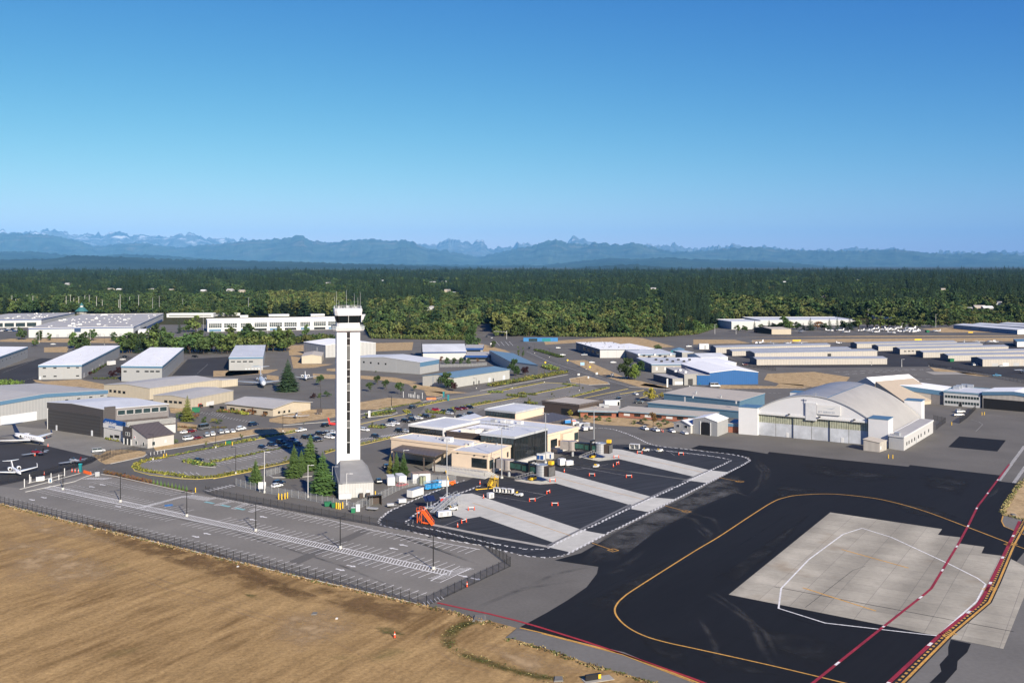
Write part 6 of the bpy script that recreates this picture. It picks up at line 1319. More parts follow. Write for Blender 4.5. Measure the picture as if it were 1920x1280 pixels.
for k, (x,yb,yt,kk) in enumerate(((1550,482,432,'rusttree'),(1592,492,440,'roundtree'),(1645,490,443,'roundtree'),(1698,490,440,'roundtree'),(1752,490,443,'roundtree'),(1820,484,446,'rusttree'))):
    tr_(2,x,yb,yt,kk,'clipped round dark tree in the row before the blue striped hangar' if kk == 'roundtree' else ('reddish tree at the left end of the clipped row' if k == 0 else 'reddish tree at the right end of the clipped row'),'trees in the clipped row',.95)
for x, yb, yt in ((640,652,574),(1020,697,628),(1072,645,578),(1136,680,610),(1248,716,628),(1352,690,650),(1060,555,540)):
    tr_(2,x,yb,yt,'lottree','small round tree standing in the paved lot right of the tower' if x > 900 else 'small round tree standing in the paved lot left of the tower','small trees in the paved lot',1.0)
for x, yb, yt, kk, lab in ((160,308,212,'maple0','dark round tree left of the factory front'),(300,312,240,'maple1','broad tree at the left corner of the factory front'),(366,312,258,'green1','bushy tree second from the factory corner'),(498,272,230,'fir0','slim conifer against the white factory wall'),(688,312,232,'maple2','dark tree right of the factory door'),(855,318,252,'maple1','round tree near the right end of the factory front'),(560,372,255,'green0','tall bushy tree behind the blue banded hangar'),(610,395,248,'maple0','broadest tree behind the blue banded hangar'),(655,372,290,'alder1','low olive tree behind the blue banded hangar'),(262,355,300,'green2','low green tree by the factory road'),
                      (850,592,530,'purple','purple tree beside the second blue banded hangar'),(900,575,505,'purple','larger purple tree against the second blue banded hangar'),(678,572,542,'purple','small purple shrubby tree between the blue banded hangars')):
    tr_(1,x,yb,yt,kk,lab,None,1.1)
rr = random.Random(21)
for i in range(38):                                   # thicket behind the hangars
    x = 925+i*23+rr.uniform(-8,8); yb = 408+rr.uniform(-14,8)-(10 if i % 2 else 0); kk = rr.choice(('alder0','maple2','maple0','green1','green2','green0','fir2'))
    p = px(1,x,yb); tree(kk,KIND[kk[:-1]][0],'dense %s in the belt behind the blue banded hangars' % {'alder': 'olive alder','maple': 'dark maple','green': 'green broadleaf tree','fir': 'dark fir'}[kk[:-1]],G(*p),rr.uniform(13,19),'%s trees in the belt behind the hangars' % kk[:-1],wide=1.35)
for i in range(16):
    x = 8+i*26+rr.uniform(-8,8); yb = 395+rr.uniform(-22,6); kk = rr.choice(('maple1','alder3','green1','maple2','green0')); tree(kk,KIND[kk[:-1]][0],'dense %s in the belt left of the tower' % {'alder': 'olive alder','maple': 'dark maple','green': 'green broadleaf tree'}[kk[:-1]],g(2,x,yb),rr.uniform(13,19),'%s trees in the belt left of the tower' % kk[:-1],wide=1.35)
for i in range(26):
    x = 425+i*14+rr.uniform(-6,6); yb = 340+rr.uniform(-8,2); kk = rr.choice(('alder0','alder3','green1','maple2')); tree(kk,KIND[kk[:-1]][0],'low %s in the scrub before the office block' % {'alder': 'olive alder','maple': 'dark maple','green': 'green broadleaf tree'}[kk[:-1]],g(2,x,yb),rr.uniform(6,10),'%s trees in the scrub before the office' % kk[:-1],wide=1.5)
for n, x, yb, yt in ((2,1035,962,918),(2,1440,868,815),(2,1492,884,842),(2,1650,866,822),(2,1580,862,828),(2,1110,870,838),(3,850,690,655),(3,735,640,612),(3,620,735,700),(3,450,790,735),(3,560,790,760),(5,1543,320,265),(5,1810,265,205),(6,540,430,370),(6,680,140,118),(5,1580,440,395),(22,1090,108,65),(22,1285,48,15),(26,640,600,565),(26,850,755,720)):
    tr_(n,x,yb,yt,'sapling','young thin tree planted in a car park island','young trees in the car park islands',1.0)
for n, x, yb, yt, kk, lab in ((2,105,290,188,'maple1','tall dark tree left of the office front'),(2,322,285,208,'alder2','olive tree before the office windows'),(2,540,280,198,'green1','green tree before the right part of the office'),(2,632,300,258,'green0','small bright tree before the office end'),(2,432,300,252,'green2','small round tree before the middle of the office'),(1,1160,330,185,'maple0','tall dark tree right of the factory'),(1,1215,320,215,'maple2','broad dark tree right of the factory yard'),(1,1345,260,150,'fir1','conifer left of the office block'),(1,1395,250,165,'green0','yellow-green tree left of the office block'),(1,1470,250,130,'green1','tall green tree at the corner of the office block'),(1,1725,280,200,'green2','tree at the left of the office entrance'),(1,1850,290,190,'maple0','large dark tree before the office entrance'),(1,1240,145,90,'fir0','conifer at the back corner of the factory roof'),(1,1660,130,88,'maple1','dark tree behind the office roof')):
    tr_(n,x,yb,yt,kk,lab,None,1.15)
for i, (x,yb,yt,kk) in enumerate(((260,190,150,'alder0'),(300,190,155,'maple0'),(355,182,125,'fir0'),(395,180,148,'maple1'),(440,182,120,'fir1'),(470,178,140,'maple0'),(515,184,108,'green0'),(560,180,130,'alder1'),(600,178,132,'maple0'),(640,182,138,'fir2'),(680,184,108,'fir3'),(722,182,132,'rusttree'),(760,180,140,'maple2'),(790,184,112,'fir1'),(835,182,108,'fir0'),(870,178,125,'maple0'),(908,182,104,'fir2'),(960,174,100,'green1'),(1010,170,66,'poplar0'),(1050,172,74,'poplar1'),(1085,172,56,'poplar0'),(1130,170,80,'green0'),(1180,168,112,'alder1'),(1220,168,105,'maple1'),(1270,168,118,'alder2'),(1320,168,118,'green1'),(1380,166,115,'maple0'),(1430,164,118,'alder0'),(1480,160,120,'maple1'))):
    nm = kk[:-1]; tr_(4,x,yb,yt,kk,{'fir': 'dark fir in the row before the white halls across the runway','maple': 'dark maple in the row before the white halls across the runway','green': 'green broadleaf in the row before the white halls across the runway','alder': 'olive alder in the row before the white halls across the runway','poplar': 'tall poplar in the row before the white halls across the runway','rusttre': 'rust coloured tree in the row before the white halls'}[nm],nm+' trees before the white halls',1.7)
# ---- shrubs and planted beds
def shrub(n,x,y,key,h,label,group,wide=1.0):
    cm, tm = PROTO[key]; r = thing('shrub',label,'shrub',g(n,x,y),R.random()*6,group); s = h/2; r.scale = (s*wide,s*wide,s); linkobj('foliage',cm,r); linkobj('stem',tm,r); return r
for i in range(23):
    t_ = i/22; x, y = 795+t_*605, 510+t_*130; red = t_ < .58
    shrub(5,x,y,'shrub3' if red else 'shrub4',1.5 if red else 2.0,'small red-leaved shrub in the bark strip along the front car park' if red else 'upright green conifer shrub in the bark strip along the front car park','red shrubs along the front car park' if red else 'green shrubs along the front car park')
sheet('bark_strip',gs(5,((775,500),(830,508),(1440,640),(1440,662),(1390,650),(780,520))),.03,MUD)
for n, x, y, k, h, lab in ((1,1350,895,'shrub1',3.2,'round green shrub left of the yellow-green conifer'),(1,1455,900,'shrub3',3.5,'rusty shrub right of the yellow-green conifer'),(1,1530,925,'shrub1',2.8,'green shrub by the workshop drive'),(1,1605,930,'shrub2',2.2,'yellowish shrub by the workshop drive'),(1,1645,938,'shrub0',2.2,'dark shrub by the workshop drive'),(1,1635,828,'goldtree',0,''),(1,1300,990,'shrub1',1.5,'small shrub at the annex corner'),(1,1318,1078,'shrub1',1.6,'small green shrub at the corner of the white office'),
                           (2,135,865,'shrub3',3.6,'rusty bush before the cream office'),(2,225,880,'shrub3',2.2,'low rusty bush at the cream office corner'),(2,20,865,'shrub2',2,'yellowish bush before the cream office'),(2,590,745,'shrub5',3,'dark purple bush in the lot island left of the tower'),(2,635,740,'shrub1',2.6,'green bush in the lot island left of the tower'),(2,690,735,'shrub0',3.2,'dark bush in the lot island left of the tower'),
                           (23,410,570,'shrub1',2.0,'round green shrub by the brick wing, left of the red tree'),(23,520,560,'shrub0',2.6,'larger dark shrub left of the red tree'),(23,130,540,'shrub1',2.2,'round shrub below the brick corner office'),(23,20,528,'shrub1',2.2,'round shrub at the far left of the brick wing lawn'),(23,760,575,'shrub0',2.6,'spreading dark juniper left of the small white house'),(23,690,600,'shrub0',2.0,'dark shrub right of the red tree'),(22,1500,385,'shrub0',2.4,'green shrub beside the slim dark conifer'),(22,1660,402,'shrub0',2.2,'green shrub near the floodlight mast')):
    if h: shrub(n,x,y,k,h,lab,None,1.2)
def bed(pts,w,leafs,dens=3.0,h=.7,name='ground_cover',soil=True):
    p = [Vector((q.x,q.y,0)) for q in pts]
    if soil: b = MB(); b.ribbon([q+Zv*.055 for q in p],w,GRN_SOIL); struct('planting_soil',b)
    b = MB(); rr = random.Random(len(pts)*7+int(p[0].x))
    for i in range(len(p)-1):
        L = (p[i+1]-p[i]).length; d = (p[i+1]-p[i]).normalized(); nn = Vector((-d.y,d.x,0))
        for k in range(int(L*w*dens)):
            c = p[i]+d*rr.random()*L+nn*rr.uniform(-.5,.5)*w; hh = h*rr.uniform(.3,1.1); m = leafs[rr.randrange(len(leafs))]
            for j in range(3): leafq(b,c+Vector((rr.uniform(-.3,.3),rr.uniform(-.3,.3),hh*rr.uniform(.3,1))),.38*(h/.7)**.5,rr,m,.5)
    o = b.build(name); o['kind'] = 'stuff'; return o
GRN_SOIL = mat('planting_soil',(.10,.085,.045),.95,.2,.8,spec=.1)
LB = [F_BED,F_BED,F_MID,F_OLIVE]; LG = [F_GOLD,F_BED,F_BED,F_OLIVE]; LH = [F_OLIVE,F_MID,F_BED]
for n, pts, w, lf, h in ((5,((1255,388),(1130,405),(1035,435),(1015,458)),2.6,LG,.8),(5,((1260,384),(1500,335),(1920,258)),1.6,LB,.7),(6,((0,302),(430,230),(620,192)),1.6,LB,.7),(5,((1015,462),(1060,485),(1150,500),(1290,520),(1400,538),(1500,545),(1660,532),(1900,482)),2.6,LG,.8),(6,((0,535),(170,502),(570,420)),1.6,LG,.7),
                         (5,((1585,430),(1920,362)),1.4,LB,.6),(6,((0,418),(510,320)),1.4,LB,.6),(5,((1395,418),(1500,445),(1600,455)),4.0,LH,1.2),(6,((1100,290),(1330,238)),1.2,LG,.5),(6,((840,352),(920,328)),1.6,LG,.6),
                         (3,((0,805),(365,738)),1.8,LB,.6),(3,((480,712),(770,652)),1.8,LB,.6),(3,((370,710),(500,722)),4,LH,1.0),(3,((290,720),(420,735)),4,LH,1.0),(3,((140,700),(250,700)),4,LH,1.0),(3,((250,684),(560,625)),1.4,LB,.5),(3,((700,640),(820,655)),3,LH,.8),(3,((580,760),(740,742),(1040,664)),1.6,LB,.6),
                         (3,((160,655),(330,625),(520,590),(720,552)),7,LH,2.0),(3,((570,510),(640,535)),8,LH,2.2),(3,((500,385),(690,440)),6,[F_DARK,F_MID],1.4),(3,((420,780),(500,790)),4,LH,1.2),
                         (2,((1000,875),(1200,842)),5,LH,1.1),(2,((1010,960),(1130,968)),5,LH,1.1),(2,((1450,850),(1600,862)),5,LH,1.1),(2,((1380,880),(1500,888)),4,LH,1.1),(2,((1280,838),(1305,860)),3,LG,.8),(2,((1610,825),(1920,765)),1.6,LB,.6),(2,((1370,805),(1600,755)),1.8,LB,.6),(2,((950,895),(1180,862)),1.6,LG,.5),(2,((1080,832),(1400,775)),2.2,LH,.5),
                         (5,((790,252),(900,272)),1.2,LH,1.1),(1,((-60,640),(110,655)),16,[F_MID,F_LIME],3.0),(1,((1640,845),(1870,858)),4,[F_BED,F_RUST,F_MID],1.6),(2,((0,850),(90,870)),3,[F_BED,F_GOLD],1.4),(6,((540,520),(640,528)),3,[F_RUST,F_BED],.9),(1,((680,560),(800,480),(880,420)),5,[F_PURP,F_OLIVE,F_DARK],1.8),(1,((700,600),(880,600)),3,[F_DARK,F_OLIVE],1.2),
                         (2,((1620,910),(1700,925)),3,LH,.8),(5,((1340,160),(1450,170),(1700,165)),2.5,[F_RUST,F_OLIVE],.6),(22,((250,40),(440,40)),4,LH,.9),(22,((500,80),(720,100)),4,LH,.9),(0,((950,628),(1100,631),(1235,631),(1300,626)),14,[F_DARK,F_MID,F_OLIVE],4.5),(0,((690,612),(705,634),(880,637)),12,[F_DARK,F_MID,F_OLIVE],4.5),(0,((1300,626),(1345,612),(1400,604)),12,[F_DARK,F_MID],4.5),(0,((1640,602),(1790,608),(2000,606)),12,[F_DARK,F_OLIVE,F_RUST],4.0)):
    bed(gs(n,pts),w,lf,2.2 if h < 2 else 1.2,h)
STRAW = foliage_mat('straw',(.34,.26,.13),.15); STRAW2 = foliage_mat('brown_straw',(.20,.14,.07),.3)
bed([G(*q) for q in ((-30,938),(0,946),(195,995),(412,1047),(562,1083),(720,1119),(801,1139),(835,1146),(884,1160),(945,1178))],2.2,[STRAW,STRAW,STRAW2,F_OLIVE],2.6,.38,'dry_tufts',False)
bed([G(*q) for q in ((947,1198),(1019,1217),(1106,1248),(1231,1284))],1.6,[STRAW,F_OLIVE,STRAW2],2.6,.4,'dry_tufts',False)
bed([q+Vector((0,0,0)) for q in dp],3.4,[F_OLIVE,STRAW,STRAW2],1.3,.16,'ditch_tufts',False)
bed(gs(9,((1935,790),(1868,868),(1795,985),(1803,1006),(1930,1038))),2.0,[F_OLIVE,STRAW,STRAW2],2.5,.4,'dry_tufts',False)
# ---------------------------------------------------------------- cars
TYRE = mat('tyre_rubber',(.012,.012,.012),.8,.1); CGL = mat('car_glass',(.010,.013,.016),.05,.1,spec=.8)
PAINT = {}
def paint(k):
    c = {'white': (.74,.74,.73),'silver': (.42,.44,.46),'grey': (.11,.115,.12),'black': (.010,.010,.012),'navy': (.008,.018,.05),'blue': (.02,.08,.24),'red': (.42,.012,.02),'darkred': (.12,.008,.012),'dark': (.02,.024,.03),'teal': (.02,.22,.25),'sky': (.12,.32,.50),'tan': (.3,.25,.18)}[k]
    if k not in PAINT: PAINT[k] = mat(k+'_car_paint',c,.22,.02,metal=.0,spec=.5,coat=.6)
    return PAINT[k]
CARS = {}
def carproto(kind,colr):
    if (kind,colr) in CARS: return CARS[(kind,colr)]
    m = paint(colr); L, Wd = {'sedan': (4.7,1.82),'hatch': (4.2,1.8),'suv': (4.8,1.95),'pickup': (5.7,2.0),'van': (5.4,2.0),'bus': (6.6,2.1)}[kind]
    l = L/2; w = Wd/2
    prof = {'sedan': [(-l,.32),(-l-.03,.72),(-l+.12,.95),(-1.45,1.0),(.95,.98),(l-.25,.84),(l,.64),(l-.02,.32)],'hatch': [(-l,.32),(-l,.9),(-l+.1,1.0),(.8,.98),(l-.2,.84),(l,.64),(l-.02,.32)],'suv': [(-l,.38),(-l-.03,.9),(-l+.06,1.12),(.9,1.12),(l-.2,1.0),(l,.8),(l-.02,.38)],
            'pickup': [(-l,.45),(-l,1.08),(-l+.05,1.12),(.95,1.15),(l-.2,1.05),(l,.85),(l-.02,.42)],'van': [(-l,.38),(-l,1.2),(1.6,1.15),(l-.15,1.0),(l,.75),(l-.02,.38)],'bus': [(-l,.4),(-l,1.35),(2.3,1.3),(l-.15,1.1),(l,.8),(l-.02,.4)]}[kind]
    cab = {'sedan': (-1.75,1.05,-1.05,.25,.97,1.44),'hatch': (-2.05,.95,-1.7,.15,.98,1.48),'suv': (-2.36,1.0,-2.05,.25,1.1,1.74),'pickup': (-.95,1.1,-.75,.45,1.12,1.82),'van': (-2.66,1.75,-2.5,.95,1.15,1.95),'bus': (-3.25,2.5,-3.15,1.7,1.3,2.65)}[kind]
    n = len(prof); b = MB(); k = .93
    for s_ in (-1,1):
        b.add([(x,s_*w*(k if z > .9 else 1),z) for x,z in prof],[tuple(range(n)) if s_ < 0 else tuple(range(n-1,-1,-1))],m)
    for i in range(n):
        (x0,z0_), (x1,z1_) = prof[i], prof[(i+1) % n]; a0 = w*(k if z0_ > .9 else 1); a1 = w*(k if z1_ > .9 else 1)
        b.add([(x0,-a0,z0_),(x0,a0,z0_),(x1,a1,z1_),(x1,-a1,z1_)],[(0,1,2,3)],m)
    x0, x1, x2, x3, zb_, zt_ = cab; wt = w*.78
    b.hexa([(x2-.02,-wt,zt_-.04),(x3+.02,-wt,zt_-.04),(x3+.02,wt,zt_-.04),(x2-.02,wt,zt_-.04),(x2+.12,-wt*.9,zt_+.05),(x3-.12,-wt*.9,zt_+.05),(x3-.12,wt*.9,zt_+.05),(x2+.12,wt*.9,zt_+.05)],m)
    for fx in ((x2,x0),(x3,x1),((x2+x3)/2,(x0+x1)/2)):                      # pillars
        for s_ in (-1,1): b.cyl((fx[1],s_*w*.915,zb_),(fx[0],s_*(wt+.02),zt_),.045,m,4)
    body = b.mesh('body'); gl = MB(); wb = w*.90
    gl.hexa([(x0,-wb,zb_-.05),(x1,-wb,zb_-.05),(x1,wb,zb_-.05),(x0,wb,zb_-.05),(x2,-wt,zt_-.03),(x3,-wt,zt_-.03),(x3,wt,zt_-.03),(x2,wt,zt_-.03)],CGL); glm = gl.mesh('window')
    wh = []; r = .33 if kind in ('sedan','hatch') else .38
    for x in (-l*.62,l*.64):
        for s_ in (-1,1):
            q = MB(); q.cyl((x,s_*(w-.16),r),(x,s_*(w+.02),r),r,TYRE,12); q.cyl((x,s_*(w+.02),r),(x,s_*(w+.03),r),r*.55,STEEL,8); wh.append(q.mesh('wheel'))
    bedm = None
    if kind == 'pickup': q = MB(); q.box((-1.9,0,1.13),(1.75,1.6,.02),BLACKM); bedm = q.mesh('cargo_bed')
    lt = MB(); lt.box((l-.04,0,.68),(.1,Wd*.9,.12),mat('lamp_lens',(.6,.6,.58),.2)); ltm = lt.mesh('headlight')
    CARS[(kind,colr)] = (body,glm,wh,bedm,ltm); return CARS[(kind,colr)]
TN = {'sedan': 'saloon car','hatch': 'hatchback','suv': 'SUV','pickup': 'pickup truck','van': 'van','bus': 'minibus'}
def car(kind,colr,p,ang,label,group=None,sc=1.0):
    bm, gm_, wh, bd, lt = carproto(kind,colr); r = thing('parked_'+{'sedan': 'car','hatch': 'car','suv': 'car','pickup': 'pickup','van': 'van','bus': 'minibus'}[kind],label,{'pickup': 'pickup','van': 'van','bus': 'minibus'}.get(kind,'car'),(p.x,p.y,.04),ang,group)
    linkobj('body',bm,r); linkobj('window',gm_,r); linkobj('headlight',lt,r)
    for q in wh: linkobj('wheel',q,r)
    if bd: linkobj('cargo_bed',bd,r)
    return r
def angof(n,x0,y0,x1,y1): d = g(n,x1,y1)-g(n,x0,y0); return math.atan2(d.y,d.x)
isl = g(6,510,320)-g(5,1580,425); aisl = math.atan2(isl.y,isl.x); ap = aisl-math.pi/2
def cars(n,rows,ang,group=None):
    for r_ in rows:
        x, y, kind, colr, lab = r_[:5]; a = r_[5] if len(r_) > 5 else ang; car(kind,colr,g(n,x,y),a+R.uniform(-.04,.04),lab,group)
cars(2,((210,1122,'hatch','navy','dark blue hatchback at the left end of the shaded row by the tower'),(283,1105,'suv','navy','dark blue SUV second from the left in the shaded row by the tower'),(345,1085,'suv','black','black SUV on the far side of the shaded row, behind the dark blue SUV'),(388,1118,'sedan','black','black saloon car right of the dark blue SUV in the shaded row'),(432,1068,'pickup','blue','blue pickup truck lying in the tower shadow'),(475,1100,'suv','dark','dark SUV in the tower shadow right of the blue pickup'),(535,1050,'suv','black','black SUV at the edge of the tower shadow'),(578,1038,'sedan','dark','dark saloon car just right of the tower shadow'),(600,1070,'suv','dark','dark SUV nearest the tallest spruce'),(628,1065,'suv','black','black SUV left of the white SUV by the tower'),(640,1022,'suv','black','black SUV in the back row left of the tower'),(672,1020,'sedan','dark','dark saloon car third from the tower in the back row'),(700,1018,'suv','silver','silver SUV second from the tower in the back row'),(735,1008,'sedan','white','white saloon car in the back row against the tower'),(712,1048,'suv','white','white SUV in the front row against the tower'),(748,1040,'suv','black','black SUV half hidden by the tower')),ap,'cars in the tower car park')
cars(2,((497,995,'pickup','white','white pickup truck driving on the loop road left of the tower',aisl),(684,958,'suv','black','black SUV on the loop road beside the red arrow sign',aisl),(45,978,'suv','white','white SUV at the right end of the office car row',aisl+.3)),0)
cars(2,((975,992,'suv','white','white SUV just right of the tower shaft'),(1060,1042,'suv','dark','dark SUV near the covered walk right of the tower'),(1238,998,'suv','black','black SUV left of the glass hall corner'),(1282,1000,'sedan','silver','silver saloon car against the glass hall corner'),(1182,922,'suv','navy','dark blue SUV in the car park left of the terminal',aisl),(1115,962,'sedan','dark','dark saloon car at the planted island right of the tower'),(1165,955,'sedan','white','white saloon car beside the planted island right of the tower'),(1205,942,'sedan','white','white saloon car below the dark blue SUV left of the terminal'),(1282,925,'suv','black','black SUV in the middle row left of the terminal'),(1335,915,'suv','dark','dark SUV beside the white saloon in the middle row'),(1380,902,'sedan','white','white saloon car between dark ones in the middle row'),(1325,888,'suv','grey','grey SUV behind the dark ones in the middle row'),(1440,890,'suv','dark','dark SUV at the right end of the middle row'),(1335,822,'suv','dark','dark SUV driving towards the entry island',aisl),(1512,842,'suv','red','bright red SUV in the rear row left of the terminal'),(1570,850,'sedan','dark','dark saloon car right of the bright red SUV'),(1625,850,'suv','navy','dark blue SUV in the rear row left of the terminal'),(1612,866,'hatch','silver','silver hatchback below the dark blue SUV in the rear row'),(1680,835,'suv','darkred','dark red SUV in the rear row left of the terminal'),(1720,830,'suv','darkred','dark maroon SUV right of the dark red one'),(1768,822,'suv','black','black SUV at the right end of the rear row'),(1775,872,'suv','black','black SUV hidden behind the terminal entrance canopy'),(1690,888,'sedan','dark','dark saloon car behind the glass hall'),(1725,882,'sedan','silver','silver saloon car behind the glass hall')),ap,'cars in the car park left of the terminal')
cars(1,((1348+40,1008,'sedan','white','white saloon car beside the annex of the charcoal hangar'),(1435,1002,'suv','darkred','dark maroon SUV beside the annex of the charcoal hangar'),(1535,978,'bus','grey','grey high-roofed minibus in the office car park'),(1415,1058,'van','white','white van nearest the white office'),(1480,1050,'sedan','darkred','dark red car right of the white van'),(1548,1030,'suv','silver','blue-grey SUV left of the white estate in the office row',aisl+1.1),(1592,1022,'suv','white','white SUV next to the blue-grey one in the office row',aisl+1.1),(1655,1008,'suv','silver','silver SUV in the middle of the office row',aisl+1.1),(1697,1002,'sedan','white','white saloon car right of the silver SUV in the office row',aisl+1.1),(1742,1000,'sedan','white','white saloon car near the right end of the office row',aisl+1.1),(1808,984,'suv','white','white SUV at the verge corner of the office row',aisl),(738,1150,'van','silver','silver minivan on the concrete by the jet apron gate',aisl-.35),(1487,1218,'sedan','navy','dark blue saloon car behind the planted island in the front lot',aisl),(1900,952,'van','navy','dark blue van at the entrance near the tower shadow'),(1464,440,'van','black','black van on the dark yard between white hangars',0.0),(940,440,'suv','black','black SUV behind the white box truck'),(920,460,'sedan','white','white car between the blue banded hangars'),(1000,350,'sedan','white','white car on the far road'),(400,345,'sedan','white','white car on the factory road',0.0)),aisl,'cars by the hangars')
for i in range(14): car(('sedan','suv')[i % 2],('white','silver','navy','dark','blue')[i % 5],g(1,10+i*11,245-(i % 3)*8),1.2,'small distant car in the factory yard at the left edge','cars in the factory yard')
cars(6,((478,612,'hatch','white','white hatchback inside the fenced tower yard',aisl),(492,592,'suv','navy','dark blue SUV behind the white hatchback in the tower yard',aisl),(1238,580,'suv','black','black SUV with a yellow load behind the tower annex',1.9),(1415,606,'sedan','red','bright red saloon car by the white containers',aisl-.1),(1295,470,'suv','navy','dark blue SUV beside the bright green conifers',1.9)),0)
cars(23,((530,632,'pickup','white','white pickup truck leftmost by the brick wing lawn'),(652,648,'pickup','white','white pickup truck second from the left by the lawn'),(838,660,'sedan','white','white car left of the small white house, before its corner'),(980,680,'sedan','white','white car parked before the small white house'),(430,240,'sedan','white','white car behind the brick wing car park'),(245,300,'suv','dark','dark SUV next to the box truck behind the brick wing'),(1270,205,'sedan','white','white car behind the largest flat hall'),(1325,150,'bus','white','white minibus beside the royal blue hangar',.1),(1065,155,'sedan','black','black car before the grey workshop',.2),(1160,125,'sedan','teal','teal car against the royal blue wall',.9),(1270,128,'suv','navy','dark SUV behind the white minibus'),(470,335,'pickup','dark','dark pickup truck below the golden tree',.2)),angof(23,600,650,500,615)+math.pi)
cars(3,((862,425,'pickup','silver','silver pickup truck by the vented warehouse',0.1),(920,482,'sedan','white','white car crossing the lot below the vented warehouse',.1),(1080,482,'sedan','white','white car parked near the broad dark tree',.1),(665,372,'sedan','white','white car near the road junction',.4),(450,375,'suv','dark','dark SUV waiting at the junction',1.5),(170,298,'suv','silver','silver SUV on the far road',1.5),(1250,281,'sedan','white','white car on the perimeter road by the wood',.1),(1745,428,'sedan','black','black car by the square grey block',0),(1645,362,'pickup','white','white pickup truck by the small white cabin on the taxiway',.2),(130,288,'suv','dark','dark SUV far up the road',1.6),(700,425,'sedan','white','white car by the hedge near the junction',.2)),0)
cars(4,((1540,680,'pickup','white','white pickup truck beside the yellow posts, in front',.1),(1550,660,'suv','white','white SUV behind the white pickup by the two-storey office',.1),(1762,450,'pickup','sky','blue pickup truck on the hangar road, far right',-.25),(300,385,'sedan','darkred','dark red car near the fence by the hangar rows',.1),(60,332,'sedan','darkred','dark car by the taxiway edge near the cabin',.1),(1640,388,'van','white','white van against the nearest right-hand hangar row',.1),(1790,395,'sedan','silver','silver car against the nearest right-hand hangar row',.1)),0)
# ---------------------------------------------------------------- aircraft
AWH = mat('aircraft_white',(.76,.76,.76),.25,.02,coat=.4); AGR = mat('aircraft_grey',(.28,.31,.35),.4,.05); ARED = mat('aircraft_red',(.20,.012,.02),.35,.05); ANV = mat('aircraft_navy',(.012,.03,.09),.3,.05)
def wing(b,root,tip,c0,c1,th,m,sweep=0.0):
    """a tapered slab from root to tip (leading edges), chords along -x"""
    r, t_ = Vector(root), Vector(tip); z = Vector((0,0,th)); x0, x1 = Vector((-c0,0,0)), Vector((-c1,0,0))
    b.hexa([r-z/2,r+x0-z/4,t_+x1-z/6,t_-z/6,r+z/2,r+x0+z/4,t_+x1+z/6,t_+z/6],m)
def fin(b,r,t_,c0,c1,th,m):
    r, t_ = Vector(r), Vector(t_); y = Vector((0,th/2,0)); b.hexa([r-y,r+Vector((-c0,0,0))-y,r+Vector((-c0,0,0))+y,r+y,t_-y*.6,t_+Vector((-c1,0,0))-y*.6,t_+Vector((-c1,0,0))+y*.6,t_+y*.6],m)
def gear(r,pts,rad=.3,hh=.7):
    for x, y in pts: b = MB(); b.cyl((x,y-.1,rad),(x,y+.1,rad),rad,TYRE,10); b.cyl((x,y,rad),(x,y,hh+.3),.06,STEEL,5); b.build('wheel',r,Vector((0,0,0)))
def prop_plane(p,ang,label,fus=AWH,wg=AWH,high=False,group=None,sc=1.0,stripe=None,name='light_aircraft',twin=False):
    r = thing(name,label,'aircraft',(p.x,p.y,.04),ang,group); O = Vector((0,0,0)); r.scale = (sc,sc,sc); z = 1.25
    b = MB(); b.loft([(2.35,0,z,.22,.22),(2.2,0,z,.42,.40),(1.4,0,z+.02,.52,.52),(.6,0,z+.1,.56,.62),(-.6,0,z+.14,.54,.62),(-1.6,0,z+.1,.40,.44),(-3.2,0,z+.12,.20,.24),(-4.4,0,z+.2,.08,.12)],fus,10)
    if stripe: b.loft([(1.8,0,z-.1,.50,.12),(0,0,z-.05,.575,.12),(-3.2,0,z+.08,.225,.08)],stripe,10)
    b.build('fuselage',r,O,smooth=True)
    wz = z+.68 if high else z-.35; b = MB()
    for s_ in (-1,1): wing(b,(1.0,0,wz),(.75,s_*5.3,wz+.22*(0 if high else 1)),1.55,1.1,.18,wg)
    b.build('wing',r,O); b = MB()
    for s_ in (-1,1): wing(b,(-3.5,0,z+.22),(-3.7,s_*1.75,z+.22),.95,.65,.08,wg)
    b.build('tailplane',r,O); b = MB(); fin(b,(-3.2,0,z+.25),(-4.0,0,z+1.75),1.2,.6,.1,fus if not stripe else stripe); b.build('fin',r,O)
    b = MB(); b.hexa([(.95,-.46,z+.42),(.95,.46,z+.42),(-1.0,.42,z+.45),(-1.0,-.42,z+.45),(.35,-.38,z+.92),(.35,.38,z+.92),(-.6,.34,z+.92),(-.6,-.34,z+.92)][:4][::-1]+[(.35,-.38,z+.92),(.35,.38,z+.92),(-.6,.34,z+.92),(-.6,-.34,z+.92)][::-1],CGL); b.build('canopy',r,O)
    b = MB(); b.cyl((2.35,0,z),(2.62,0,z),.16,BLACKM,8,.03)
    b.hexa([(2.42,-.06,z-.95),(2.46,-.06,z-.95),(2.46,.06,z-.95),(2.42,.06,z-.95),(2.42,-.09,z+.95),(2.46,-.09,z+.95),(2.46,.09,z+.95),(2.42,.09,z+.95)],BLACKM); b.build('propeller',r,O); gear(r,((1.9,0),(-.3,1.2),(-.3,-1.2)),.22,.9); return r
